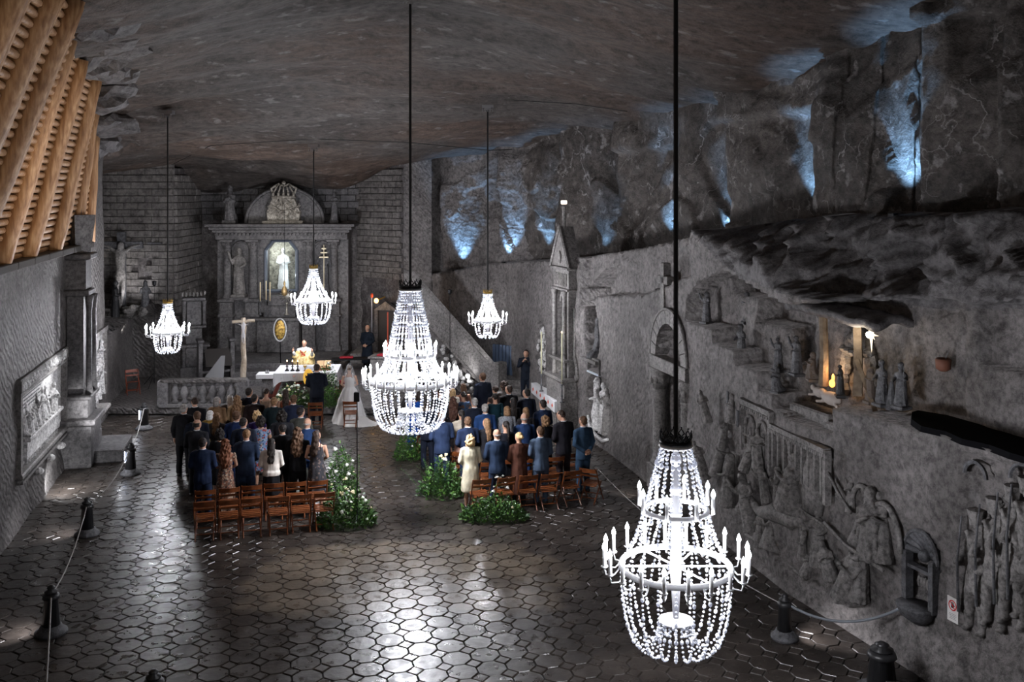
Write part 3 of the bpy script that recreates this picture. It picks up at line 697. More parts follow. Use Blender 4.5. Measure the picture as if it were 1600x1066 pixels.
# ------------------------------------------------------------------ carved figures (salt)
def statue_mb(kind=0, seed=0):
    rnd = random.Random(seed); m = MB(); nf = rnd.choice((7, 9, 11)); ph = rnd.random()*6; sway = rnd.uniform(-.03, .03)
    def folds(amp): return lambda a, i, r: 1+amp*math.sin(a*nf+ph+i*.3)*(1 if r[0] < 1.2 else .3)
    if kind == 5:   # soldier: coat, separate legs, straight arms
        m.loft([(.62,0,0,.19,.13),(.8,0,0,.185,.13),(1.0,0,0,.15,.11),(1.2,0,0,.17,.12),(1.38,0,0,.20,.12),(1.46,0,0,.10,.08),(1.52,0,0,.055,.06)], 16)
        for s_ in (-1, 1): m.tube([(s_*.09,0,.8),(s_*.10,.02,.45),(s_*.11,0,.08),(s_*.12,.08,.03)], [.10,.075,.06,.05], 9); m.tube([(s_*.19,0,1.38),(s_*.25,.05,1.1),(s_*(.22 if s_ > 0 else .12),.16,.95)], [.07,.06,.05], 8)
        m.ball((0,.02,1.63), (.082,.10,.125), 12, 9); m.box((0,-.0,1.28), (.06,.30,.5), ry=.5); return m
    if kind == 3:   # kneeling
        m.loft([(.0,0,-.12,.26,.40),(.1,0,-.10,.25,.38),(.3,0,.02,.21,.24),(.6,0,.06,.18,.17),(.85,0,.03,.2,.15),(.98,0,.02,.19,.12),(1.04,0,.02,.08,.08),(1.10,0,.03,.055,.06)], 26, folds(.07))
        hz = 1.08; m.tube([(.17,.02,.95),(.2,.14,.72),(.03,.30,.88)], [.06,.055,.04], 8); m.tube([(-.17,.02,.95),(-.2,.14,.72),(-.03,.30,.88)], [.06,.055,.04], 8)
    else:
        m.loft([(.0,0,0,.24,.20),(.12,0,0,.235,.19),(.45,0,.0,.20,.165),(.8,sway,0,.19,.15),(.98,sway,0,.175,.13),(1.12,sway,0,.15,.115),(1.28,0,0,.185,.13),(1.40,0,0,.19,.11),(1.46,0,0,.10,.08),(1.52,0,0,.055,.06)], 28, folds(.075))
        hz = 1.50
        sh_, el = (.18,0,1.38), (.25,.02,1.12)
        ends = {0: [(.04,.22,1.12), (-.04,.22,1.16)], 1: [(.36,.14,1.62), (-.10,.24,1.05)], 2: [(.10,.26,1.0), (-.28,.18,1.20)], 4: [(.30,.1,.85), (-.30,.1,.85)]}[kind]
        for s_, e in ((1, ends[0]), (-1, ends[1])):
            m.tube([(s_*.17,0,1.38), (s_*.25,.03,1.14), ((s_*.25+e[0])/2*1.0, (.03+e[1])/2+.02, (1.1+e[2])/2), e], [.065,.062,.06,.035], 8); m.ball(e, .045, 8, 6)
    m.ball((0,.02,hz+.13), (.082,.10,.125), 12, 9); m.ball((0,.115,hz+.12), (.018,.03,.03), 6, 5)
    if rnd.random() < .6 and kind != 2: m.loft([(hz-.10,0,-.03,.12,.09),(hz+.05,0,-.03,.105,.10),(hz+.2,0,-.015,.10,.11),(hz+.28,0,0,.05,.06)], 12)
    if kind == 2:
        m.loft([(hz+.18,0,.01,.09,.10),(hz+.28,0,.01,.10,.11),(hz+.36,0,.01,.04,.05)], 10)
        m.tube([(-.28,.18,.05),(-.28,.18,1.75)], .022, 6)
    return m
STAT = {}
def statue_mesh(kind, seed):
    if (kind, seed) not in STAT:
        STAT[(kind, seed)] = remesh(statue_mb(kind, seed), 'carved_figure', .026, M_ST, 1, fold=lambda c: .012*noise.noise(c*14)+.008*noise.noise(c*30))
    return STAT[(kind, seed)]
def statue(label, loc, rz, h, kind=0, seed=0, m=M_ST, group=None, base=.12, name='statue'):
    """local +y is the way the figure faces"""
    t = thing(name, label, 'statue', loc, rz, group)
    hh = 1.18 if kind == 3 else 1.75
    o = link(statue_mesh(kind, seed), 'figure', t, m); s = (h-base)/hh; o.scale = (s, s, s); o.location = (0, 0, base)
    if base: MB().box((0,-.03*0,base/2), (.52*s, .46*s, base), bev=.02).build('plinth', m, t)
    return t
# ------------------------------------------------------------------ high altar
HA = thing('high_altar', 'tall carved salt high altar with columns, crowned crest and lit octagonal window', 'altar', (-9.1, 39.9, .74), R(2))
az = lambda py: ZP(py, 39.6)-.74; ax = lambda px: XP(px, 39.6)+9.1
def part(mb, name, m=M_AL, smooth=False, parent=None): return mb.build(name, m, parent or HA, smooth)
# back plate with octagonal opening
cx_ = ax(436); w0 = .62
oz0, oz1 = az(456), az(377)
xl, xr = ax(336), ax(541); top = az(362)
m = MB()
m.box(((xl+cx_-w0)/2, .5, top/2), (cx_-w0-xl, .7, top)); m.box(((xr+cx_+w0)/2, .5, top/2), (xr-cx_-w0, .7, top))
m.box((cx_, .5, oz0/2), (2*w0, .7, oz0)); m.box((cx_, .5, (oz1+top)/2), (2*w0, .7, top-oz1))
for s_ in (-1, 1):
    m.prism([(cx_+s_*w0, oz1), (cx_+s_*(w0-.30), oz1), (cx_+s_*w0, oz1-.38)] if s_ > 0 else [(cx_-w0, oz1), (cx_-w0, oz1-.38), (cx_-w0+.30, oz1)], .15, .85)
part(m, 'back_wall')
fr = [(cx_-w0, oz0), (cx_-w0, oz1-.38), (cx_-w0+.3, oz1), (cx_+w0-.3, oz1), (cx_+w0, oz1-.38), (cx_+w0, oz0)]
m = MB()
for (a, b) in zip(fr, fr[1:]+fr[:1]): m.tube([(a[0], .10, a[1]), (b[0], .10, b[1])], .07, 6)
part(m, 'window_frame', mat('blue_grey_frame', (.085,.10,.13), .4))
MB().box((cx_, 1.0, (oz0+oz1)/2), (2.2, .08, 2.6)).build('niche_back', rock('niche_rock', (.12,.12,.10), (.30,.29,.24), (.5,.48,.42), big=3, fine=9, bump=.6), HA)
# entablature with mouldings
m = MB(); ez = az(375)
for (z0, z1, ex, yy) in [(ez, ez+.28, 0, .0), (ez+.28, ez+.40, .10, -.14), (ez+.40, ez+.52, .20, -.26), (ez+.52, ez+.64, .32, -.40)]:
    m.box(((xl+xr)/2, .35+yy/2, (z0+z1)/2), (xr-xl+2*ex, 1.1-yy, z1-z0), bev=.02)
for k in range(34): m.box((xl+.1+k*(xr-xl-.2)/33, -.28, ez+.24), (.07, .1, .09))
part(m, 'entablature')
# semicircular pediment
m = MB(); c0 = ax(440); rr = 1.55; zt = ez+.64
m.prism([(c0+rr*math.cos(PI*k/24), zt+rr*.92*math.sin(PI*k/24)) for k in range(25)], .35, .75); part(m, 'pediment')
m = MB(); m.tube([(c0+rr*math.cos(PI*k/24), .30, zt+rr*.92*math.sin(PI*k/24)) for k in range(25)], .07, 8); part(m, 'pediment_moulding', smooth=True)
# crowned crest
cr = MB(); cr.prism([(c0-.62,zt+.12),(c0+.62,zt+.12),(c0+.66,zt+.45),(c0+.5,zt+.85),(c0+.42,zt+1.0),(c0-.42,zt+1.0),(c0-.5,zt+.85),(c0-.66,zt+.45)], -.02, .34)
cr.box((c0, .05, zt+.06), (1.6, .55, .12), bev=.03)
rc = random.Random(3)
for k in range(46):
    a = rc.uniform(0, 2*PI); q = rc.uniform(.15, .62); cr.tube([(c0+q*math.cos(a), -.04, zt+.55+q*.7*math.sin(a)), (c0+q*math.cos(a)+rc.uniform(-.12,.12), -.12, zt+.55+q*.7*math.sin(a)+rc.uniform(-.12,.12)), (c0+q*math.cos(a)+rc.uniform(-.2,.2), -.04, zt+.55+q*.7*math.sin(a)+.1)], [.02,.035,.015], 5)
part(cr, 'crest', rock('crest_salt', (.20,.18,.15), (.32,.29,.25), (.42,.39,.34), big=3, fine=12, bump=.3))
m = MB(); m.box((c0, .12, zt+1.06), (.92, .34, .12), bev=.02)
for k in range(5):
    x = c0-.40+k*.20; m.box((x, .0, zt+1.17), (.09, .08, .12)); m.tube([(x, .02, zt+1.2), (x*.55+c0*.45, .02, zt+1.55)], .035, 5)
m.tube([(c0-.42, .1, zt+1.2), (c0-.5, .1, zt+1.4), (c0-.2, .1, zt+1.58), (c0, .1, zt+1.5), (c0+.2, .1, zt+1.58), (c0+.5, .1, zt+1.4), (c0+.42, .1, zt+1.2)], .05, 6)
m.ball((c0, .1, zt+1.62), .09, 8, 6); part(m, 'crest_crown', MATS['crest_salt'], True)
# columns with pedestals
def column_parts(x, y, zb, zt_, r):
    o = MB(); o.lathe([(r*1.35, zb), (r*1.35, zb+.06), (r*1.1, zb+.12), (r, zb+.16), (r*.98, zb+.9), (r*.86, zt_-.40), (r*.95, zt_-.38), (r*.9, zt_-.34)], 16, (x, y, 0))
    c = part(o, 'column', smooth=True)
    k = MB(); k.lathe([(r*.9, zt_-.34), (r*1.0, zt_-.2), (r*1.35, zt_-.08)], 16, (x, y, 0)); k.box((x, y, zt_-.04), (r*3, r*3, .08))
    for a in range(8): k.ball((x+r*1.15*math.cos(a*PI/4), y+r*1.15*math.sin(a*PI/4), zt_-.16), (.05,.05,.09), 5, 4)
    k.build('capital', M_AL, c)
for px in (353, 393, 481, 519):
    x = ax(px); column_parts(x, -.02, az(467), ez, .165)
    p = MB(); p.box((x, 0, az(467)/2), (.50, .5, az(467)), bev=.02); p.box((x, -.01, az(470)), (.66, .64, .13), bev=.03); p.box((x, -.01, az(494)), (.64, .62, .10), bev=.03); p.box((x, 0, .12), (.62, .6, .24), bev=.03)
    part(p, 'pedestal')
# arches over the side niches
for px in (373, 500):
    x = ax(px); m = MB(); m.tube([(x+.34*math.cos(PI*k/14), .12, az(392)+.34*math.sin(PI*k/14)) for k in range(15)], .045, 6); m.tube([(x-.34, .12, az(392)), (x-.34, .12, az(465))], .04, 5); m.tube([(x+.34, .12, az(392)), (x+.34, .12, az(465))], .04, 5)
    part(m, 'niche_arch', smooth=True)
    MB().box((x, -.05, az(467)), (.8, .5, .12), bev=.03).build('niche_shelf', M_AL, HA)
m = MB()
for (x0, x1, z0, z1, y) in [(ax(404), ax(468), .02, az(500), -.15), (ax(398), ax(472), az(500), az(496), -.3), (ax(412), ax(460), az(496), az(478), .1), (ax(418), ax(454), az(478), az(462), .12)]:
    m.box(((x0+x1)/2, y, (z0+z1)/2), (x1-x0, .8, z1-z0), bev=.02)
part(m, 'altar_table')
m = MB(); m.box((ax(466)-.1, .1, az(480)), (.7, .5, .5), bev=.02); m.box((ax(405), .1, az(480)), (.5, .5, .5), bev=.02); part(m, 'retable')
def aw(x, y, z): return HA.matrix_basis @ Vector((x, y, z))
HA_M = Matrix.Translation(HA.location) @ Euler((0,0,R(2))).to_matrix().to_4x4()
aw = lambda x, y, z: HA_M @ Vector((x, y, z))
FACE = R(182)
statue('saint statue in the altar niche on the crucifix side, holding a staff of lilies', aw(ax(372), -.12, az(465)), FACE, 1.95, 1, 1, M_ST)
statue('dark saint statue with a triple cross staff in the altar niche on the doorway side', aw(ax(503), -.05, az(465)), FACE, 1.95, 2, 2, M_SD)
t = thing('processional_cross', 'thin pale three-barred cross beside the dark saint statue', 'cross', aw(ax(506.5), -.5, az(408)))
m = MB(); m.tube([(0,0,-1.2), (0,0,.65)], .018, 6); [m.box((0,0,z), (w, .03, .05)) for z, w in ((.5, .18), (.34, .27), (.16, .36))]; m.build('cross', mat('pale_brass', (.55,.48,.33), .4, metal=.3), t)
statue('white crowned Madonna statue standing in the lit octagonal window', aw(cx_, .55, oz0-.05), FACE, 1.75, 0, 5, mat('lit_white_salt', (.72,.76,.76), .35), base=.06)
light('AREA', 'niche_lamp', aw(cx_-.35, .12, oz1-.25), 22, (.92, 1, .98), .3, aw(cx_, .7, (oz0+oz1)/2))
light('POINT', 'niche_lamp', aw(cx_+.42, .3, oz0+.6), 7, (.8, .92, 1), .05)
statue('weathered seated angel on the altar cornice, crucifix side', aw(ax(357), -.02, ez+.64), FACE, 1.35, 3, 7, M_AL, base=.14)
statue('weathered angel with a shell disc on the altar cornice, doorway side', aw(ax(520), -.02, ez+.64), FACE, 1.25, 0, 8, M_AL, base=.14)
light('SPOT', 'added_altar_spot', (-10.9, 34.6, 6.9), 260, (1,.97,.93), .1, (-9.6, 39.6, 4.0), 75, .9)  # unseen spots added to brighten the high altar
light('SPOT', 'added_altar_spot', (-6.6, 35.2, 6.4), 150, (1,.97,.93), .1, (-8.6, 39.6, 3.6), 75, .9)
# candles on the high altar
def candlestick(label, loc, h, ch, m=M_BLK, cm=None, flame=False, group=None):
    t = thing('candlestick', label, 'candlestick', loc, 0, group)
    MB().lathe([(.07,0),(.075,.02),(.03,.05),(.022,h*.3),(.04,h*.35),(.02,h*.42),(.018,h*.85),(.05,h*.95),(.05,h)], 10).build('stick', m, t, True)
    MB().lathe([(.022,h),(.022,h+ch)], 8).build('candle', cm or mat('cream_wax', (.75,.62,.40), .5), t, True)
    if flame: MB().loft([(0,0,0,.004,.004),(.02,0,0,.014,.014),(.06,0,0,.002,.002)], 6).build('flame', mat('flame', (1,.8,.4), .5, emit=(1,.72,.35), es=30), t).location.z = h+ch
    return t
for px, lab in ((407, 'first'), (416, 'middle'), (422, 'last')):
    candlestick('tall cream candle on the high altar, %s of three counted from the crucifix side' % lab, aw(ax(px), -.35, az(492)), .55+.05*(px == 416), .75, M_SD)
t = thing('reliquary', 'round rayed monstrance standing on the high altar below the lit window', 'reliquary', aw(ax(447.5), -.3, az(492)))
m = MB(); m.lathe([(.13,0),(.05,.06),(.03,.4),(.07,.46),(.03,.5)], 10)
for k in range(16): m.tube([(0,0,.75), (.30*math.cos(k*PI/8), 0, .75+.30*math.sin(k*PI/8))], [.03,.008], 5)
m.ball((0,0,.75), (.15,.05,.15), 12, 8); m.build('monstrance', mat('grey_silver', (.4,.38,.34), .4, metal=.7), t, True)
t = thing('altar_lamp', 'hanging brass sanctuary lamp with a red glass above the monstrance', 'lamp', aw(ax(445.5), -.5, az(462)))
m = MB(); m.lathe([(.02,0),(.10,.05),(.12,.2),(.08,.34),(.03,.4),(.05,.5),(.01,.62)], 12); m.build('lamp_body', mat('brass', (.6,.42,.2), .4, metal=.6), t, True)
MB().tube([(0,0,.6), (0,0,3.6)], .008, 4).build('chain', M_BLK, t)
# small oval gold medallion in front of the altar steps
t = thing('oval_medallion', 'oval gold Madonna medallion with a pale rim standing before the altar steps', 'medallion', P(437.5, 515.5, 37.0))
m = MB(); m.ball((0,0,0), (.19,.04,.36), 20, 12); m.build('medallion', mat('gold_leaf', (.75,.50,.12), .35, metal=.5, noise2=((.25,.13,.03), 14, .4, .6)), t, True)
m = MB(); m.tube([(.23*math.cos(k*PI/14), -.01, .42*math.sin(k*PI/14)) for k in range(29)], .025, 6); m.build('rim', mat('frosted_rim', (.6,.6,.6), .3), t, True)
MB().tube([(0,0,.4), (0,0,.9)], .006, 4).build('wire', M_BLK, t)
MB().tube([(0,.02,-.42), (0,.1,-1.25)], .02, 5).build('stand', M_BLK, t)

# ------------------------------------------------------------------ crucifix group on the rock ledge
def crucifix(label, loc, rz, h, arm, zarm, cm, bm_, rough=True, name='crucifix', fs=1.0):
    t = thing(name, label, 'crucifix', loc, rz)
    m = MB()
    if rough: m.tube([(0.02*math.sin(u*2), 0, h*u/8) for u in range(9)], [.12,.11,.09,.10,.08,.085,.075,.08,.07], 8); m.tube([(-arm,0,zarm),(-arm*.4,.01,zarm+.02),(0,0,zarm),(arm*.5,0,zarm+.03),(arm,0,zarm+.03)], .055, 8)
    else: m.box((0,0,h/2), (.30,.16,h), bev=.02); m.box((0,0,zarm), (2*arm,.16,.28), bev=.02)
    m.build('cross', cm, t)
    b = MB(); z = zarm-.05
    b.ball((.02*fs,-.16*fs,z+.02*fs), (.10*fs,.11*fs,.13*fs), 10, 8)
    b.loft([(z-1.0*fs,0,-.12*fs,.10*fs,.09*fs),(z-.85*fs,0,-.12*fs,.16*fs,.11*fs),(z-.6*fs,0,-.13*fs,.12*fs,.10*fs),(z-.3*fs,0,-.14*fs,.16*fs,.12*fs),(z-.12*fs,0,-.13*fs,.17*fs,.10*fs),(z-.04*fs,0,-.13*fs,.07*fs,.07*fs)], 12)
    for s_ in (-1, 1):
        b.tube([(s_*.14*fs,-.12*fs,z-.14*fs),(s_*arm*.55,-.12*fs,z),(s_*arm*.92,-.10*fs,zarm+.02)], [.06*fs,.045*fs,.03*fs], 7)
        b.tube([(s_*.07*fs,-.12*fs,z-.9*fs),(s_*.09*fs,-.2*fs,z-1.25*fs),(s_*.02*fs,-.12*fs,z-1.7*fs),(s_*.01,-.16*fs,z-1.8*fs)], [.09*fs,.065*fs,.04*fs,.04*fs], 7)
    me = remesh(b, 'christ_figure', .03, bm_, 1); link(me, 'figure', t)
    return t
d_ = 38.0
crucifix('large dark cross with a pale carved figure on the masonry wall', (XP(190, 37.7), 37.7, 2.5), R(6), ZP(362, 37.7)-2.5, .78, ZP(383, 37.7)-2.5, M_SD, M_ST, rough=False, fs=1.3)
statue('dark monk statue kneeling below the wall crucifix with arms stretched forward', (XP(180, 36.9), 36.9, ZP(511, 36.9)+.22), R(-70), 1.5, 0, 11, mat('near_black_salt', (.012,.012,.014), .6), base=0)
statue('grey robed woman statue praying on the rock ledge beside the crucifix', (XP(227, 37.2), 37.2, ZP(502, 37.2)+.15), R(30), 1.35, 0, 12, M_SD, base=.05)
m = MB(); rc = random.Random(9)
for k in range(26): m.ball((rc.uniform(-.9,.9), rc.uniform(-.3,.3), rc.uniform(0,.45)), (rc.uniform(.08,.25), rc.uniform(.08,.2), rc.uniform(.06,.16)), 7, 5)
t = thing('rock_mound', 'pale broken rock mound at the foot of the wall crucifix', 'rock', (XP(198, 37.1), 37.1, 2.42)); m.build('mound', M_ST, t)
t = thing('book_shelf_ledge', 'small carved bracket sticking out of the masonry beside the crucifix', 'bracket', P(243, 380, 37.85), R(8)); MB().box((0,-.1,0), (.5,.3,.07)).build('slab', M_SD, t); MB().ball((-.08,-.1,.12), (.09,.08,.12), 7, 5).build('knob', M_ST, t)
light('SPOT', 'crucifix_spotlight', P(205, 484, 37.2), 130, (.97, .97, 1), .06, P(216, 425, 38.1), 95, .9)
light('SPOT', 'crucifix_spotlight', P(196, 530, 34.5), 300, (1, .97, .93), .08, P(192, 430, 37.7), 30, .9)

# side altar structure left of the main altar (behind the first small chandelier)
t = thing('side_shrine', 'small carved side shrine with stacked mouldings between crucifix rock and high altar', 'shrine', (XP(303, 36.6), 36.6, .22), R(20))
m = MB()
for (x, w, z0, z1, y) in [(0,.95,0,.5,0),(0,.8,.5,1.2,.05),(0,1.1,1.2,1.32,0),(0,.55,1.32,1.9,.1),(0,.85,1.9,2.0,.05),(0,.5,2.0,2.9,.12),(0,.8,2.9,3.02,.05)]: m.box((x, y, (z0+z1)/2), (w, .55, z1-z0), bev=.03)
m.build('shrine_body', M_AL, t)
m = MB()
for x in (-.35, .35): m.lathe([(.09,2.0),(.06,2.2),(.07,2.75),(.1,2.9)], 10, (x,-.15,0)); m.lathe([(.10,.5),(.06,.65),(.09,.9),(.06,1.1),(.1,1.2)], 10, (x,-.22,0))
m.build('colonnettes', M_AL, t, True)
m = MB(); rc = random.Random(4)
for k in range(7): m.ball((-.4+k*.13, -.05, 3.12+.06*rc.random()), (.05,.05,.09), 6, 5)
m.build('cresting', M_ST, t)
t = thing('choir_stall', 'dark carved stall with a slanted back in front of the high altar', 'stall', (XP(337, 36.0), 36.0, .22), R(24))
m = MB(); m.box((0,.2,.55), (1.1,.12,1.1), bev=.02); m.box((-.55,0,.75), (.14,.6,1.5), bev=.03); m.box((.55,0,.75), (.14,.6,1.5), bev=.03); m.box((0,0,.45), (1.0,.5,.08)); m.box((-.55,0,1.55), (.22,.66,.1), bev=.02); m.box((.55,0,1.55), (.22,.66,.1), bev=.02)
m.build('stall_frame', M_AL, t)
MB().box((.05,-.35,.95), (.9,.06,.7), rx=R(-35)).build('slanted_desk', mat('dark_oak', (.02,.016,.014), .5), t)
t = thing('choir_stall', 'low carved kneeler block with a draped white cloth beside the side shrine', 'stall', (XP(316, 34.6), 34.6, .22), R(12))
m = MB(); m.box((0,0,.10), (1.5,.9,.2), bev=.03); m.box((0,.1,.25), (1.2,.6,.12), bev=.03); m.build('base_steps', M_AL, t)
m = MB(); m.add([(.0,-.1,.32),(.7,-.1,.32),(.75,.2,1.15),(.62,.2,1.15),(.0,.1,.34),(.7,.1,.34)], [(0,1,2,3),(4,5,2,3),(0,1,5,4)]); m.build('drape', mat('grey_cloth', (.16,.16,.165), .8), t)

# ------------------------------------------------------------------ balustrade before the side shrine
t = thing('balustrade', 'carved salt balustrade with bulbous balusters along the sanctuary edge', 'balustrade', (XP(250, 31.9), 31.9, .22), R(3))
L = XP(384, 31.9)-XP(250, 31.9)
MB().box((L/2,0,.06), (L,.34,.12), bev=.02).build('plinth_rail', M_AL, t); MB().box((L/2,0,.84), (L,.32,.13), bev=.03).build('top_rail', M_LW, t)
for x in (.12, L-.12): MB().box((x,0,.45), (.34,.30,.80), bev=.03).build('pier', M_AL, t)
bal = MB().lathe([(.10,.12),(.11,.18),(.06,.24),(.13,.40),(.14,.50),(.07,.66),(.06,.70),(.11,.74),(.11,.78)], 12).mesh('baluster', M_AL, True)
for k in range(7): link(bal, 'baluster', t, loc=(.48+k*(L-.96)/6, 0, 0))

# ------------------------------------------------------------------ tall carved crucifix, side table, mensa
crucifix('tall rough timber crucifix with a carved figure standing by the balustrade', (XP(380.5, 33.0), 33.0, .22), R(8), 2.72, .36, ZP(503, 33.0)-.22, mat('pale_rough_timber', (.22,.17,.12), .8, noise2=((.40,.34,.27), 6, .35, .65), bump=(14,.6,.03)), mat('grey_painted_figure', (.35,.34,.35), .6), fs=.42)
t = thing('pedestal_table', 'small stone side table under a white cloth with two cruets', 'table', (XP(418, 33.2), 33.2, .22), R(4))
m = MB(); m.box((0,0,.4), (.34,.3,.7), bev=.02); m.box((0,0,.05), (.46,.42,.1), bev=.02); m.box((0,0,.79), (.6,.5,.08), bev=.02); m.build('stone_stand', M_AL, t)
m = MB(); m.box((0,0,.84), (.66,.56,.025)); m.box((0,-.285,.78), (.66,.012,.13)); m.build('white_cloth', mat('white_linen', (.68,.68,.70), .8), t)
M_GL = mat('clear_glass', (.9,.9,.92), .05, trans=.8)
for k in (0, 1):
    t2 = thing('cruet', 'small glass cruet on the white side table, %s the crucifix' % ('nearer to' if k == 0 else 'farther from'), 'cruet', (XP(416.5+k*3, 33.2), 33.15, .22+.853)); MB().lathe([(.03,0),(.035,.05),(.015,.09),(.02,.12)], 8).build('cruet_body', M_GL, t2, True)

MENSA = thing('altar_table', 'stone altar table before the high altar, its front banked with flowers', 'table', (XP(482, 33.0), 33.0, .22), R(5))
m = MB(); m.box((0,0,.48), (1.55,1.1,.9), bev=.02); m.box((0,0,.97), (1.95,1.5,.09), bev=.02); m.build('stone_block', M_AL, MENSA)
def cloth_mat():
    m = mat('embroidered_linen', (.5,.5,.52), .8); nt = m.node_tree; N = nt.nodes; L = nt.links
    tc = N.new('ShaderNodeTexCoord'); v = N.new('ShaderNodeTexVoronoi'); v.inputs['Scale'].default_value = 4.2; L.new(tc.outputs['Object'], v.inputs['Vector'])
    r = ramp(nt, [(.0, (.75,.25,.25)), (.09, (.72,.4,.36)), (.17, (.35,.38,.33)), (.22, (.5,.5,.52))]); L.new(v.outputs['Distance'], r.inputs['Fac'])
    sp = N.new('ShaderNodeSeparateXYZ'); L.new(tc.outputs['Object'], sp.inputs[0])
    g = N.new('ShaderNodeMath'); g.operation = 'LESS_THAN'; g.inputs[1].default_value = .97; L.new(sp.outputs[2], g.inputs[0])
    x = N.new('ShaderNodeMix'); x.data_type = 'RGBA'; x.inputs[6].default_value = (.5,.5,.52,1); L.new(g.outputs[0], x.inputs[0]); L.new(r.outputs['Color'], x.inputs[7]); L.new(x.outputs[2], N['Principled BSDF'].inputs['Base Color']); return m
t = thing('altar_cloth', 'white embroidered cloth draped over the altar table, pointed corners hanging down', 'cloth', (XP(482, 33.0), 33.0, .22), R(5))
m = MB(); hx, hy = 1.01, .79; zt = 1.035
m.add([(-hx,-hy,zt),(hx,-hy,zt),(hx,hy,zt),(-hx,hy,zt)], [(0,1,2,3)])
n = 24; vs = []
for k in range(n+1):
    u = k/n; x = -hx+2*hx*u; dr = .25+.20*(abs(2*u-1)**8)+.012*math.sin(u*40)
    vs += [(x,-hy-.005,zt), (x*1.01,-hy-.03-.02*math.sin(u*22),zt-dr)]
m.add(vs, [(2*k,2*k+1,2*k+3,2*k+2) for k in range(n)])
for s_ in (-1, 1):
    vs = []
    for k in range(13):
        u = k/12; y = -hy+2*hy*u; dr = .25+.3*((1-u)**8)+.01*math.sin(u*30); vs += [(s_*hx,y,zt), (s_*(hx+.03+.02*math.sin(u*15)),y,zt-dr)]
    m.add(vs, [(2*k,2*k+1,2*k+3,2*k+2) for k in range(12)])
cl = m.build('cloth', cloth_mat(), t); md = cl.modifiers.new('s', 'SOLIDIFY'); md.thickness = .012
def mz(px, py, dd): return P(px, py, dd)
TZ = .22+1.045
for px, lab in ((448.5, 'on the crucifix side'), (457, 'in the middle'), (465, 'nearest the priest')):
    candlestick('short dark candlestick with a lit candle on the altar table, %s' % lab, (XP(px, 32.55), 32.55, TZ), .16, .14, M_BLK, mat('dark_red_wax', (.05,.015,.015), .4), flame=True)
t = thing('book_stand', 'wooden stand with the open missal on the altar table', 'book stand', (XP(506, 32.8), 32.8, TZ), R(8))
m = MB(); m.box((0,0,.012), (.42,.3,.024)); m.tube([(.0,.10,.02),(.0,.12,.26)], .02, 6); m.build('stand', mat('light_oak', (.38,.17,.06), .45), t)
MB().box((0,0,.17), (.46,.35,.03), rx=R(28)).build('rest', MATS['light_oak'], t)
MB().box((-.11,-.01,.20), (.20,.30,.02), rx=R(28)).add([], []).box((.11,-.01,.20), (.20,.30,.02), rx=R(28)).build('missal', mat('old_page', (.55,.36,.18), .7), t)
t = thing('microphone', 'small black table microphone on the altar table', 'microphone', (XP(491, 32.4), 32.4, TZ)); MB().lathe([(.06,0),(.06,.02),(.01,.03),(.008,.14)], 8).build('foot', M_BLK, t); MB().ball((0,0,.16), (.02,.02,.03), 6, 5).build('head', M_BLK, t)
t = thing('chalice', 'small gold chalice and paten on the altar table before the priest', 'chalice', (XP(476.5, 32.6), 32.6, TZ)); MB().lathe([(.05,0),(.015,.03),(.015,.08),(.05,.12),(.055,.17)], 10).build('cup', M_GOLD, t, True)
t = thing('altar_emblem', 'yellow oval emblem with a dark cross on the front of the altar table', 'emblem', P(482, 590, 31.95), R(5))
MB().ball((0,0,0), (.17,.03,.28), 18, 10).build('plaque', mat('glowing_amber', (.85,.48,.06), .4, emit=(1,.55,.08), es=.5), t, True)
m = MB(); m.box((0,-.035,.0), (.05,.02,.26)); m.box((0,-.035,.03), (.17,.02,.05)); m.box((0,-.035,.125), (.09,.02,.03)); m.box((.08,-.035,.03), (.03,.02,.09)); m.box((-.08,-.035,.03), (.03,.02,.09)); m.build('cross', M_BLK, t)
t = thing('prie_dieu_bench', 'red brown wooden bench tipped beside the altar table', 'bench', (XP(433, 33.0), 33.0, .22), R(10))
m = MB(); m.box((0,0,.4), (.12,.5,.6), ry=R(22)); m.box((.1,0,.72), (.4,.5,.05), ry=R(22)); m.box((-.18,0,.15), (.3,.5,.05), ry=R(22)); m.build('bench_frame', mat('red_brown_wood', (.16,.03,.02), .5), t)
# ------------------------------------------------------------------ things carved in and set on the right wall
def rw(name, label, cat, px, z=0, off=0):
    q = RWALL.hit(px, off); p, a = RWALL.frame(q, off, z); return thing(name, label, cat, p, a), q
def span(px0, px1, off=0): return RWALL.hit(px1, off)-RWALL.hit(px0, off)
def rz(px, py, off=0): return RWALL.pt(px, py, off)[1]
def relief_fig(root, q0, px, py, h, kind, seed, lean=0, turn=180, m=None, sink=.10):
    """half sunk figure; px,py where its feet are; local x along the wall"""
    q, z, d = RWALL.pt(px, py); o = link(statue_mesh(kind, seed), 'carved_figure', root, m)
    s = h/(1.18 if kind == 3 else 1.75)*(1.12 if kind < 4 else 1.0); o.scale = (s*1.15, s*1.35, s); o.location = (q-q0, -.05 if kind < 4 else .06, z-root.location.z); o.rotation_euler = (R(4), lean, R(turn)); return o
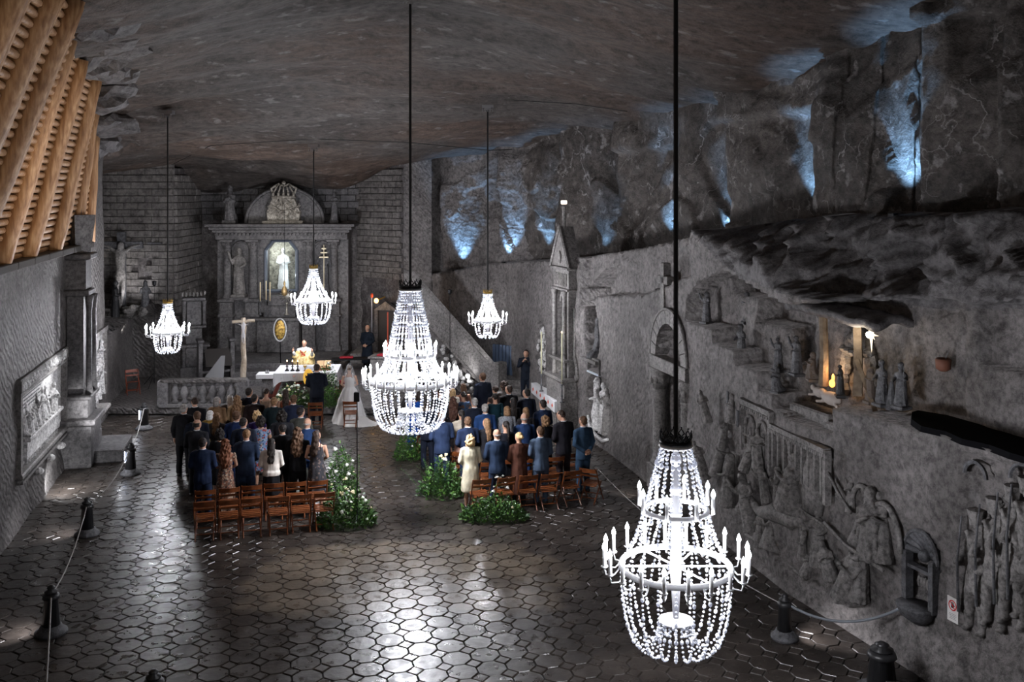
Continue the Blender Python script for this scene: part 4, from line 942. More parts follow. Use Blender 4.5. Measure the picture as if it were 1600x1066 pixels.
# --- arched doorway with columns
dw, dq = rw('carved_doorway', 'arched salt doorway with two round columns, lintel and a carved tympanum', 'doorway', 1047)
for s_ in (-1, 1):
    m = MB(); x = s_*.84
    m.lathe([(.20,.62),(.23,.66),(.20,.72),(.165,.78),(.155,2.35),(.18,2.40),(.165,2.43)], 16, (x,.08,0)); dwc = m.build('column', M_ST, dw, True)
    m = MB(); m.loft([(2.43,x,.08,.17,.17),(2.6,x,.08,.22,.20),(2.85,x,.08,.30,.26),(2.9,x,.08,.30,.26)], 12)
    for k in range(8): m.ball((x+.20*math.cos(k*PI/4), .08+.2*math.sin(k*PI/4), 2.66), (.06,.06,.12), 6, 5)
    m.build('capital', M_ST, dwc, True)
    MB().box((x,.10,.31), (.52,.50,.62), bev=.03).build('pedestal', M_ST, dw)
MB().box((0,.12,3.06), (2.15,.42,.30), bev=.02).build('lintel', M_ST, dw)
for k in range(11):
    a0 = PI*k/11; a1 = PI*(k+1)/11; g_ = .012; po = []
    for a in (a0+g_, (a0+a1)/2, a1-g_): po.append((1.06*math.cos(a), 3.22+1.14*math.sin(a)))
    for a in (a1-g_, (a0+a1)/2, a0+g_): po.append((.76*math.cos(a), 3.22+.84*math.sin(a)))
    MB().prism(po, -.07, .30).build('arch_stone', M_ST, dw)
MB().tube([(1.10*math.cos(PI*k/20), -.06, 3.22+1.18*math.sin(PI*k/20)) for k in range(21)], .035, 6).build('arch_moulding', M_ST, dw)
m = MB(); rc = random.Random(5)
for k in range(14): m.ball((rc.uniform(-.35,.35), .42, 3.3+rc.uniform(0,.3)), (.14,.12,.16), 8, 6)
m.ball((0,.42,3.6), (.3,.15,.42), 10, 8); me = remesh(m, 'tympanum_group', .03, M_ST, 1); link(me, 'tympanum_group', dw)
m = MB(); m.box((-.30,.62,1.4), (.05,.05,2.8)); m.box((.30,.62,1.4), (.05,.05,2.8))
for k in range(5): m.box((-.24+.12*k,.66,1.45), (.105,.04,2.7))
m.build('door_leaf', mat('dark_door_planks', (.03,.026,.024), .7), dw)
t, q = rw('wall_cross', 'pale salt cross standing on the broken wall top beside the doorway', 'cross', 1040, rz(1040, 500), .05)
m = MB(); m.box((0,0,.65), (.20,.18,1.35), bev=.02); m.box((0,0,.92), (.62,.18,.20), bev=.02); m.build('cross', M_ST, t)
# --- grotto niche with two figures, slot with lit edge, figures relief
t, q = rw('grotto_niche', 'arched wall niche with two hooded figures before rough rock', 'niche', 924, rz(924, 560))
for dx, k, sd, h in ((-.12, 3, 21, 1.0), (.22, 0, 22, .95)):
    o = link(statue_mesh(k, sd), 'carved_figure', t, M_SD); s = h/(1.18 if k == 3 else 1.75); o.scale = (s,s,s); o.location = (dx,.28,.0); o.rotation_euler = (0,0,R(20))
m = MB(); rc = random.Random(8)
for k in range(16): m.ball((rc.uniform(-.45,.3), .5, rc.uniform(.3,1.35)), (.12,.08,.12), 7, 5)
m.build('rough_rock', M_ST, t); m = MB(); m.box((0,-.02,-.06), (1.15,.22,.10), bev=.02); m.build('sill', M_ST, t)
t, q = rw('display_slot', 'small rectangular wall slot with a pale lit lower edge', 'slot', 928, rz(928, 572))
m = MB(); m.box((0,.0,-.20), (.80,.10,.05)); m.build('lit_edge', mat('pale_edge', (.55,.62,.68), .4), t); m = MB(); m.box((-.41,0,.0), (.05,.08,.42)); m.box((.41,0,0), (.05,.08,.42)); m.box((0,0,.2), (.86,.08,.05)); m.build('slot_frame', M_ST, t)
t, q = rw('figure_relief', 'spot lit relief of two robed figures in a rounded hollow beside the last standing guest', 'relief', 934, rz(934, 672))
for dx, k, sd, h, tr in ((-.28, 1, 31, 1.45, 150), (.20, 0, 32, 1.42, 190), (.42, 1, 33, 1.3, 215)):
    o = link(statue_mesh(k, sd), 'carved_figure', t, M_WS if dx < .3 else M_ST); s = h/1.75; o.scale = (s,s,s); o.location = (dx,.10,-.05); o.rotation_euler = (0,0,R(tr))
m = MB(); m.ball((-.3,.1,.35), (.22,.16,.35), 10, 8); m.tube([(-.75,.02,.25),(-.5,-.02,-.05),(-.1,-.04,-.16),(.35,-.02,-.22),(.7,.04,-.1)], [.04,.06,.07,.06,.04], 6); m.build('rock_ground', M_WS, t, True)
p_, a_ = RWALL.place(920, 700, -.9); light('SPOT', 'relief_spotlight', p_, 60, (.97,.98,1), .04, RWALL.place(934, 645, 0)[0], 60, .9)
light('SPOT', 'relief_spotlight', RWALL.place(985, 770, -.9)[0], 30, (1,1,1), .05, RWALL.place(960, 730, -.2)[0], 80, .9)
# --- side altar with pediment
t, q0 = rw('side_altar', 'tall narrow salt side altar with a pointed gable, round arched niche and scroll sides', 'altar', 886)
TB = rz(886, 372); W_ = .62
zz_ = lambda py: rz(886, py)
m = MB(); m.box((0,-.10,zz_(590)/2), (1.5,.55,zz_(590)), bev=.03); m.box((0,-.14,zz_(590)+.04), (1.62,.66,.10), bev=.02); m.box((0,-.12,zz_(560)+.02), (1.4,.5,.08), bev=.02); m.build('base_block', M_ST, t)
m = MB()
z0, z1 = zz_(588), zz_(452); zt = zz_(420)
for s_ in (-1, 1): m.box((s_*.50,-.02,(z0+z1)/2), (.24,.36,z1-z0), bev=.02)
m.box((0,.16,(z0+z1)/2), (.9,.1,z1-z0)); m.box((0,-.02,(z1+zt)/2), (1.26,.36,zt-z1), bev=.02); m.box((0,-.05,zt+.03), (1.42,.46,.08), bev=.02); m.box((0,-.05,z1+.02), (1.36,.44,.07), bev=.02)
for k in range(9): m.box((-.48+.12*k,-.21,(z1+zt)/2), (.05,.04,(zt-z1)*.6))
m.build('frame', M_ST, t)
for s_ in (-1, 1): MB().lathe([(.10,z0),(.08,z0+.1),(.07,z0+.2),(.065,z1-.25),(.11,z1-.05),(.11,z1)], 12, (s_*.42,-.25,0)).build('column', M_ST, t, True)
MB().tube([(.30*math.cos(PI*k/14), -.08, z1-.38+.32*math.sin(PI*k/14)) for k in range(15)], .045, 6).build('arch', M_ST, t, True)
m = MB(); m.prism([(-.74,zt+.08),(.74,zt+.08),(0,TB+.35)], -.22, .20); m.build('gable', M_ST, t)
m = MB(); m.tube([(-.78,-.24,zt+.06),(0,-.24,TB+.40),(.78,-.24,zt+.06)], .05, 5); m.ball((0,-.25,zt+.35), (.11,.05,.2), 10, 8); m.build('gable_moulding', M_ST, t)
m = MB()
for s_ in (-1, 1):
    m.tube([(s_*.66,-.02,z1-.5),(s_*.72,-.02,z0+1.2),(s_*.70,-.02,z0+.7),(s_*.86,-.02,z0+.35),(s_*.93,-.02,z0+.12),(s_*.80,-.02,z0),(s_*.72,-.02,z0+.15)], [.03,.05,.06,.06,.07,.06,.04], 6)
m.build('scroll', M_ST, t, True)
statue('dark standing saint in the arched niche of the side altar', RWALL.frame(q0, .02, z0+.02)[0], RWALL.frame(q0)[1]+PI, 1.55, 0, 41, M_SD)
m = MB(); t2 = thing('gable_lamp', 'small pale floodlight on a post above the side altar gable', 'lamp', RWALL.frame(q0, -.1, TB+.2)[0]); m.tube([(0,0,0),(0,0,.75)], .05, 6); m.build('post', M_ST, t2); MB().box((0,0,.88), (.18,.16,.12), bev=.02).build('lamp_head', mat('lit_lamp_face', (.8,.75,.65), .4, emit=(1,.9,.75), es=1.6), t2)
t, q1 = rw('altar_bench', 'side altar table projecting from the wall, stone sides under the fringed cloth', 'table', 852, 0, -.1)
t.location = (1.32, 31.3, 0); t.rotation_euler.z = R(-78)
m = MB(); m.box((0,0,.41), (2.9,.62,.80), bev=.03); m.box((1.72,.15,.5), (.45,.9,1.0), bev=.03); m.build('stone_block', M_ST, t)
t, q1 = rw('altar_cloth', 'white cloth with small red motifs over the side altar table behind the guests', 'cloth', 852, .86, -.1)
t.location = (1.32, 31.3, .835); t.rotation_euler.z = R(-78)
m = MB(); m.box((0,0,.0), (3.05,.74,.03)); m.box((0,-.37,-.15), (3.05,.02,.32)); m.box((-1.525,0,-.15), (.02,.74,.32)); m.box((1.525,0,-.15), (.02,.74,.32)); m.build('cloth', mat('white_linen', (.68,.68,.70), .8), t)
m = MB()
for k in range(6): x = -1.25+.5*k; m.box((x,-.383,-.15), (.08,.004,.14), ry=R(45)); m.box((x,-.385,-.15), (.16,.004,.04))
m.build('red_motif', mat('red_thread', (.65,.10,.05), .7), t)
for px, lab in ((846, 'farther'), (878, 'nearer')):
    q = RWALL.hit(px, -.45); candlestick('tall candlestick with a long pale candle at the side altar, the %s one' % lab, RWALL.frame(q, -.45, .9)[0], .55, 1.5 if px > 860 else 1.3, M_SD, mat('pale_wax', (.6,.58,.40), .5), flame=(px > 860))
t, q = rw('lit_relief', 'white spot lit relief of a skeletal figure beside the side altar', 'relief', 845, rz(845, 592))
m = MB(); rc = random.Random(12)
for k in range(40): m.ball((rc.uniform(-.40,.42), .10+rc.uniform(-.06,.1), rc.uniform(.05,1.5)), (rc.uniform(.03,.11), .06, rc.uniform(.04,.14)), 7, 5)
m.ball((-.05,.12,1.55), (.11,.1,.14), 10, 8); link(remesh(m, 'carved_relief', .025, M_WS, 1), 'carved_relief', t)
light('SPOT', 'relief_spotlight', RWALL.place(852, 592, -1.0)[0], 70, (1, 1, .98), .03, RWALL.place(845, 545, .2)[0], 70, .9)
# --- stair block against the wall
ST0 = Vector((XP(776, 34.6), 34.6, 0)); ST1 = Vector((XP(634, 37.4), 37.4, 0)); sv = ST1-ST0; sw = sv.length; sang = math.atan2(-sv.y, -sv.x)
t = thing('stone_stair', 'salt stair with a smooth slanting parapet climbing along the wall', 'stair', ST1, sang)
za, zb_ = .95, 4.05
def zl(x, dz=0): return zb_+(za-zb_)*max(0, min(1, (x-.35)/(sw-.35)))+dz
o = grid_mesh(60, 60, lambda i, j: (sw*i/59, fbm(i*.09, j*.09, 6, 5)*.20, zl(sw*i/59, -1.05)*j/59)).build('rough_flank', M_RW, t, True)
m = MB(); m.prism([(0,zb_-1.12),(.35,zb_-1.12),(sw,za-1.0),(sw,za),(.35,zb_),(0,zb_)], -.10, .18); m.build('parapet', M_ST, t)
m = MB(); m.tube([(0,-.02,zb_+.04),(.35,-.02,zb_+.04),(sw,-.02,za+.04)], .10, 4); m.tube([(0,-.12,zb_-1.12),(.35,-.12,zb_-1.12),(sw,-.12,za-1.0)], .05, 4); m.build('coping', M_ST, t)
m = MB(); m.box((sw+.05,.1,.6), (.28,.45,1.2), bev=.03); m.build('newel', M_ST, t)
for k in range(12):
    x = sw-.2-k*(sw-.5)/12; h = .15+k*(zb_-1.3)/12; MB().box((x,.75,h/2), ((sw-.5)/12+.02,1.1,h)).build('stair_step', M_ST, t)
m = MB(); rc = random.Random(2)
for k in range(30):
    x = rc.uniform(sw*.45, sw*.9); m.ball((x,-.16,zl(x,-1.15)-rc.uniform(.05,.7)), (rc.uniform(.05,.15),.08,rc.uniform(.05,.12)), 6, 5)
m.build('rough_carving', M_WS, t)
M_ = Matrix.Translation(ST1) @ Matrix.Rotation(sang, 4, 'Z')
light('SPOT', 'stair_spotlight', M_ @ Vector((sw*.78, -.7, .3)), 60, (1,1,1), .04, M_ @ Vector((sw*.72, 0, 1.0)), 75, .9)
light('SPOT', 'stair_spotlight', M_ @ Vector((sw*1.1, -.4, 1.6)), 40, (1,.98,.95), .08, M_ @ Vector((sw*.5, -.1, 2.2)), 90, .9)
t = thing('slatted_gate', 'blue grey slatted wooden gate in the opening beside the stair', 'gate', (XP(788, 36.0)-.05, 35.6, .62), R(-35))
for k in range(6): MB().box((-.38+.15*k,0,.5), (.11,.04,1.05), bev=.008).build('slat', mat('blue_grey_paint', (.07,.10,.16), .55), t)
m = MB(); m.box((0,.03,.2), (.9,.03,.08)); m.box((0,.03,.85), (.9,.03,.08)); m.build('rail', MATS['blue_grey_paint'], t)
for k, (z, d0) in enumerate(((.2, 33.6), (.38, 34.1), (.58, 34.6))):
    m = MB(); m.box((XP(806, d0+1), d0+1.2, z/2), (1.9, 2.4, z), rz=R(-20), bev=.03); struct('floor_step', m, M_ST, ('lowest', 'middle', 'top')[k]+' salt step before the slatted gate')
# --- nativity group on the stepped shelves
def nat(label, px, py, off, h, kind, seed, turn, m=M_SD):
    p, a = RWALL.place(px, py, off*.8); t = statue(label, p, a+R(turn), h, kind, seed, m, None, .07); t.children[0].scale.x *= 1.35; t.children[0].scale.y *= 1.3; t.children[1].scale = (1.3, 1.3, 1); return t
nat('dark figure leaning on a staff, alone on the highest carved shelf', 1104, 507, .28, .70, 1, 51, 190)
nat('dark figure on the second shelf, below the rock overhang', 1167, 507, .75, .66, 0, 52, 170)
nat('dark figure with a long staff on the lower shelf nearest the doorway', 1158, 567, .28, .74, 2, 53, 190)
nat('bearded dark shepherd statue at the start of the long nativity shelf', 1216, 582, .5, .66, 1, 54, 185)
nat('stout dark shepherd statue with arms raised to the head', 1245, 588, .5, .74, 1, 55, 175)
nat('small dark kneeling shepherd statue in front on a round base', 1214, 616, .30, .45, 3, 56, 200)
nat('brown kneeling shepherd statue beside the crib hut post', 1270, 597, .45, .47, 3, 57, 160, mat('brown_salt', (.11,.085,.07), .7, bump=(12,.4,.02)))
nat('dark hooded figure kneeling at the glowing crib', 1313, 622, .35, .56, 0, 58, 150, mat('near_black_salt', (.012,.012,.014), .6))
nat('brown standing figure with a lamb behind the crib hut', 1360, 632, .5, .60, 0, 59, 170, MATS['brown_salt'])
nat('dark king statue closest to the crib', 1378, 636, .45, .72, 2, 60, 175)
nat('dark crowned king statue standing last in the nativity row', 1408, 640, .45, .70, 2, 61, 185)
p, a = RWALL.place(1393, 640, .40); t = thing('gift_chest', 'small dark conical gift between the two king statues', 'gift', p, a); MB().lathe([(.10,0),(.03,.42),(.01,.45)], 8).build('cone', M_SD, t)
p, a = RWALL.place(1300, 634, .35); t = thing('sheep_statue', 'pale lying sheep statue in front of the crib', 'statue', p, a)
m = MB(); m.ball((0,0,.12), (.24,.11,.12), 10, 8); m.ball((-.24,-.02,.19), (.08,.06,.07), 8, 6); m.tube([(-.15,-.06,.05),(-.3,-.1,.03)], .03, 6); m.tube([(.15,-.06,.05),(.28,-.1,.03)], .03, 6); link(remesh(m, 'sheep', .018, mat('pale_salt_sheep', (.38,.33,.30), .6), 1), 'sheep_body', t)
p, a = RWALL.place(1282, 622, .42); t = thing('sheep_statue', 'second pale lying sheep statue, nearer the brown shepherd', 'statue', p, a); link(bpy.data.meshes['sheep'], 'sheep_body', t).scale = (.8,.8,.8)
p, a = RWALL.place(1312, 636, .42); HUT = thing('crib_hut', 'stone crib hut with rough posts, ragged roof slab and an inner cave', 'hut', p, a)
d_ = p.y; u_ = lambda px: (px-1312)*d_/FPX*1.75; v_ = lambda py: (636-py)*d_/FPX
for px, r in ((1289, .075), (1336, .09)):
    x = u_(px); m = MB(); m.tube([(x,.0,v_(610)),(x+.02,0,v_(560)),(x-.01,0,v_(495))], [r*1.15,r,r], 8 if px < 1300 else 4); m.build('post', mat('hut_timber', (.12,.085,.055), .8, noise2=((.22,.17,.12), 6, .35, .65), bump=(14,.8,.03)), HUT)
MB().tube([(u_(1338),-.05,v_(555)),(u_(1362),-.05,v_(625))], .05, 4).build('brace', MATS['hut_timber'], HUT)
m = grid_mesh(26, 12, lambda i, j: (u_(1250)+(u_(1376)-u_(1250))*i/25, -.28+.9*j/11, v_(484)+.05*fbm(i*.4, j*.4, 2, 4)-.02*i*.2+(.10 if j in (0,11) or i in (0,25) else .18)*0+.12*math.sin(PI*j/11)))
o = m.build('roof_slab', M_DK, HUT, True); md = o.modifiers.new('s', 'SOLIDIFY'); md.thickness = .12
m = MB(); rc = random.Random(6)
for k in range(16):
    a2 = PI*k/15; m.ball((u_(1315)+.38*math.cos(a2), .35, v_(615)+.95*math.sin(a2)), (rc.uniform(.10,.16), .12, rc.uniform(.12,.2)), 7, 5)
for k in range(6): m.ball((u_(1300)+.12*k, .28, v_(553)+.05*rc.random()), (.10,.10,.07), 7, 5)
m.build('cave_rock', M_ST, HUT)
p, a = RWALL.place(1300, 604, .45); t = thing('crib_lamp', 'small orange glowing lamp inside the crib hut', 'lamp', p, a)
link(remesh(MB().ball((0,0,.05), (.07,.05,.07)).ball((.03,0,.15), (.03,.03,.08)), 'glow', .02, mat('orange_glow', (1,.4,.08), .5, emit=(1,.33,.05), es=5), 1), 'ember', t)
light('POINT', 'crib_lamp_light', p+Vector((0,0,.25)), 5, (1,.55,.22), .05)
light('POINT', 'crib_lamp_light', RWALL.place(1312, 570, .5)[0], 5, (1,.75,.5), .08)
p, a = RWALL.place(1362, 523, .45); t = thing('comet_star', 'glowing eight pointed star hung on the wall beside the crib hut', 'star', p, a)
m = MB(); po = []
for k in range(16):
    a2 = PI/2+2*PI*k/16; rr = (.30 if k % 8 == 0 else (.17 if k % 4 == 0 else .11)) if k % 2 == 0 else .05; po.append((rr*math.cos(a2), rr*math.sin(a2)))
m.add([(0,-.05,0)]+[(x,0,z) for x, z in po]+[(0,.03,0)], [(0,1+(k+1)%16,1+k) for k in range(16)]+[(17,1+k,1+(k+1)%16) for k in range(16)])
m.build('star_body', mat('star_glow', (.9,.8,.6), .4, emit=(1,.82,.58), es=1.6), t); MB().ball((0,-.05,0), .055, 10, 7).build('star_bulb', mat('star_bulb', (1,1,1), .4, emit=(1,.93,.8), es=12), t)
light('POINT', 'star_lamp', p+Vector((-.25,0,0)), 6, (1,.85,.65), .04)
for lab, px, py in (('clay pot with a sprig on the rock above the crib hut', 1266, 452), ('dark clay trough at the end of the nativity wall', 1474, 570)):
    p, a = RWALL.place(px, py, .72); t = thing('clay_pot', lab, 'pot', p, a); MB().lathe([(.05,-.1),(.11,-.06),(.12,.08),(.09,.10),(.08,.0)], 12).build('pot_body', mat('terracotta', (.16,.06,.035), .7), t, True); MB().tube([(.04,0,.08),(.1,0,.22)], .012, 4).build('twig', M_DK, t)
m = MB(); p, a = RWALL.place(1260, 690, .3); t = thing('shelf_floodlight', 'small pale floodlight lying on the shelf before the lit stone block', 'lamp', p+Vector((0,0,.02)), a); MB().box((0,0,.06), (.1,.12,.12), bev=.01).build('lamp_body', M_SILV, t); MB().box((0,.10,.03), (.34,.2,.05)).build('lamp_base', M_SILV, t)
p, a = RWALL.place(1275, 640, .42)
t = thing('stone_block', 'big smooth lit salt block fronting the crib', 'block', p, a); MB().box((0,.05,-.28), (1.15,.4,.62), bev=.03).build('block', M_ST, t); 
light('SPOT', 'shelf_floodlight_beam', RWALL.place(1262, 680, .02)[0], 9, (1,.98,.95), .03, p+Vector((0,0,-.25)), 80, .9)
p, a = RWALL.place(1320, 668, .30); t = thing('stone_block', 'rough salt block with a carved lump in front of the kneeling figure', 'block', p, a); m = MB(); m.box((0,.1,-.2), (.7,.5,.5), bev=.04); m.ball((.1,-.05,.02), (.25,.2,.16), 9, 6); m.build('block', M_ST, t)
# --- great relief: townscape
t, q0 = rw('town_relief', 'carved town wall with dentilled cornice, arches and tall pilasters under the nativity shelf', 'relief', 1205)
def wq(px): return RWALL.hit(px)-q0
m = MB(); xa, xb, xc = wq(1160), wq(1205), wq(1305)
m.box(((xa+xb)/2,.0,3.04), (xb-xa,.14,.10)); m.box(((xb+xc)/2,.0,2.83), (xc-xb,.14,.09)); m.box((xb,.0,2.5), (.08,.12,1.15)); m.box((xa,0,2.6), (.07,.10,1.0)); m.box((xc,0,2.4), (.08,.12,.9)); m.build('cornice', M_ST, t)
m = MB()
for k in range(14): m.box((xa+(k+.5)*(xb-xa)/14,-.055,2.955), (.04,.05,.06))
for k in range(30): m.box((xb+(k+.5)*(xc-xb)/30,-.055,2.755), (.04,.05,.06))
m.build('dentils', M_ST, t, kind='stuff')
for c in ((xa*.72+xb*.28), (xa*.28+xb*.72)):
    m = MB(); m.tube([(c+.17*math.cos(PI*k/12), -.01, 2.62+.19*math.sin(PI*k/12)) for k in range(13)], .032, 6); m.tube([(c-.17,-.01,2.62),(c-.17,-.01,2.0)], .03, 5); m.tube([(c+.17,-.01,2.62),(c+.17,-.01,2.0)], .03, 5); m.box((c,.02,2.3), (.05,.05,.6)); m.build('town_arch', M_ST, t, True)
for k in range(9): x = xb+.12+k*(xc-xb-.24)/8; MB().box((x,.0,2.42), (.06,.10,.68), bev=.012).build('pilaster', M_ST, t)
for k, (px, py) in enumerate(((1172,612),(1180,628),(1187,642))): MB().box((wq(1138)+.22*k,-.0,2.95-.15*k), (.07,.06,.32), bev=.01).build('slit_window', M_SD, t)
m = MB()
for line in ([(1105,655),(1150,672),(1200,695)], [(1118,700),(1170,715),(1215,765),(1262,800),(1300,820)], [(1300,815),(1340,850),(1410,888)], [(1305,735),(1330,775),(1350,800)], [(1165,835),(1220,870),(1262,905)]):
    m.tube([(wq(px), .0, rz(px, py)) for px, py in line], [.03]*len(line), 5)
m.build('ground_line', M_ST, t, True)
t, q0 = rw('great_relief', 'long figure relief of people, donkey and soldiers carved across the lower wall', 'relief', 1240)
FIGS = [(1121,748,.72,0,1),(1133,742,.75,0,2),(1150,790,.92,1,3),(1143,700,.55,0,4),(1173,735,.62,1,5),(1193,738,.72,0,6),(1205,785,.6,1,7),(1222,790,.72,0,8),(1240,800,.82,3,9),(1185,830,.95,1,10),(1168,800,.6,0,11),
        (1195,855,.62,0,12),(1210,860,.6,3,13),(1258,872,.5,1,14),(1285,885,.85,1,15),(1308,905,.50,3,16),(1333,935,.80,3,17),(1351,938,.95,0,18),(1338,800,.5,1,19),(1345,850,.7,0,20),(1375,872,.85,3,21),(1392,880,.95,0,22),(1357,862,.5,0,23),(1155,660,.5,0,24),(1125,660,.6,0,25),(1262,900,.4,3,26)]
for px, py, h, k, sd in FIGS:
    o = relief_fig(t, q0, px, py, h, k, 60+sd % 7, lean=math.sin(sd*2.1)*.35, turn=180+60*math.sin(sd*1.3), m=M_ST)
m = MB(); x = wq(1205)-0; 
def W0(px, py, o=.0): q, z, d = RWALL.pt(px, py); return Vector((q-q0, o, z))
m.tube([W0(1192,800),W0(1215,800),W0(1240,812),W0(1258,815)], [.10,.19,.18,.08], 9); m.tube([W0(1192,800),W0(1180,780),W0(1172,790)], [.09,.08,.05], 7)
for a_, b_ in (((1200,810),(1190,850)),((1212,812),(1212,855)),((1240,822),(1226,862)),((1252,818),(1262,845))): m.tube([W0(*a_),W0((a_[0]+b_[0])/2+3,(a_[1]+b_[1])/2),W0(*b_)], [.07,.045,.035], 6)
link(remesh(m, 'carved_donkey', .03, M_ST, 1), 'carved_donkey', t)
m = MB(); m.loft([(0,0,0,.26,.10),(.3,0,0,.30,.12),(.7,0,0,.27,.11),(.95,0,0,.12,.07)], 16, lambda a, i, r: 1+.05*math.sin(a*9)); o = m.build('carved_rock', M_ST, t, True); o.location = W0(1272, 800)
for cx, cy, rr in ((1388, 850, .48), (1352, 800, .32)):
    c = W0(cx, cy); MB().tube([(c.x+rr*math.cos(PI*k/14)*.8, 0, c.z+rr*math.sin(PI*k/14)*1.3) for k in range(15)], .045, 6).build('carved_arch', M_ST, t, True)
m = MB(); c = W0(1373, 850); m.tube([(c.x,-.02,c.z),(c.x,-.02,c.z+.62)], .025, 5)
for k in range(9): m.tube([(c.x,-.03,c.z+.25+.045*k),(c.x-.08,-.03,c.z+.29+.045*k)], .012, 4); m.tube([(c.x,-.03,c.z+.25+.045*k),(c.x+.08,-.03,c.z+.29+.045*k)], .012, 4)
m.build('carved_palm', M_ST, t)
# --- soldiers relief nearest the camera
t, q0 = rw('soldiers_relief', 'dark relief of uniformed soldiers with rifles beside the no photography sign', 'relief', 1545)
for k, (px, py, h, sd) in enumerate(((1520,992,1.62,1),(1549,985,1.68,2),(1578,982,1.78,3),(1600,975,1.8,4),(1564,890,1.0,5))):
    o = relief_fig(t, q0, px, py, h, 5, 70+sd, lean=0, turn=180+10*math.sin(k), m=M_ST, sink=.3); x = o.location.x; z = o.location.z
    if k < 4: MB().lathe([(.09,h-.12),(.10,h-.02),(.12,h+.08),(.12,h+.09),(.001,h+.10)], 8, (x,.06,z)).build('shako', M_ST, t); MB().tube([(x-.2,-.06,z+.25),(x-.18,-.10,z+h*.6),(x-.16,-.04,z+h*.98)], [.022,.018,.012], 6).build('rifle', M_SD, t)
for cq, cz, w, h in NW: MB().tube([(cq-q0+w*math.cos(PI*k/12), .02, cz+h-w+w*math.sin(PI*k/12)) for k in range(13)], .03, 5).build('arch_rim', M_SD, t)
# --- shell fountain
t, q0 = rw('shell_fountain', 'carved wall fountain with a fluted shell top and a rounded basin', 'fountain', 1440)
c1 = RWALL.pt(1440, 868)[1]; c2 = RWALL.pt(1440, 950)[1]
m = MB()
for k in range(9):
    a2 = PI*(k+.5)/9; m.tube([(0,.12,c1-.04),(.30*math.cos(a2)*.6,.10,c1-.04+.36*math.sin(a2)*.6),(.33*math.cos(a2),.0,c1-.04+.38*math.sin(a2))], [.025,.05,.06], 6)
m.ball((0,.05,c1-.02), (.10,.09,.09), 9, 7); m.build('shell', M_SD, t, True)
m = MB(); m.tube([(.34*math.cos(PI*k/14), -.02, c1-.04+.40*math.sin(PI*k/14)) for k in range(15)], .03, 6)
for s_ in (-1, 1): m.box((s_*.27,-.02,(c1+c2)/2), (.09,.14,c1-c2), bev=.02)
m.box((0,0,(c1+c2)/2+.18), (.5,.12,.05)); m.build('frame', M_SD, t)
m = MB(); m.loft([(c2-.22,0,-.05,.10,.08),(c2-.10,0,-.10,.26,.20),(c2+.03,0,-.12,.30,.24),(c2+.06,0,-.12,.30,.24)], 16); m.build('basin', M_SD, t, True)
m = MB()
for k in range(6): m.ball((-.15+.06*k,.10,c2+.33), (.04,.04,.09), 6, 5)
m.build('inner_relief', M_ST, t)
p0_, _ = RWALL.frame(sq(1385), 0, 0); t = thing('ledge_shade_strip', 'black cover strip standing for the unlit rock ledge top over the soldiers relief', 'shade', p0_)  # black strip paints in the shade lying on the ledge top
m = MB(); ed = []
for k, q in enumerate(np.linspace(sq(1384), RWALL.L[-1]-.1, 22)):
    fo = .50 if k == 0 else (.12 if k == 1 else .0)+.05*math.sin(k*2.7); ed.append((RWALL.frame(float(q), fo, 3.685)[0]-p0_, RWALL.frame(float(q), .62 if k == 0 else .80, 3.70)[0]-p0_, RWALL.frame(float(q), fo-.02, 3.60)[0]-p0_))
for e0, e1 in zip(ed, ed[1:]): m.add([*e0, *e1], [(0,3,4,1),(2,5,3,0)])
o = m.build('shade_strip', mat('ledge_shade_black', (.005,.005,.006), .95, spec=.05), t); md = o.modifiers.new('s', 'SOLIDIFY'); md.thickness = .012
# --- prohibition sign
p, a = RWALL.place(1489, 953, -.03); t = thing('no_photography_sign', 'white notice with a red barred circle over a black hand, low on the wall', 'sign', p, a)
MB().box((0,0,0), (.20,.012,.34)).build('sign_plate', mat('white_plastic', (.75,.73,.72), .4), t)
m = MB(); rr = .075
m.add([(rr*math.cos(2*PI*k/24), -.008, .06+rr*math.sin(2*PI*k/24)) for k in range(24)]+[(rr*.78*math.cos(2*PI*k/24), -.008, .06+rr*.78*math.sin(2*PI*k/24)) for k in range(24)], [(k,(k+1)%24,(k+1)%24+24,k+24) for k in range(24)])
m.box((0,-.0085,.06), (.15,.001,.014), ry=R(45)); m.build('red_ring', mat('sign_red', (.6,.02,.02), .5), t)
m = MB(); m.box((0,-.0075,.05), (.05,.001,.05)); [m.box((-.018+.012*k,-.0075,.088), (.008,.001,.035)) for k in range(4)]; m.box((.032,-.0075,.06), (.02,.001,.012), ry=R(-40)); m.build('hand_mark', M_BLK, t)
m = MB(); [m.box((0,-.0075,-.06-.022*k), (w,.001,.006)) for k, w in enumerate((.12,.14,.10,.13))]; m.build('small_print', mat('print_grey', (.25,.25,.25), .6), t)
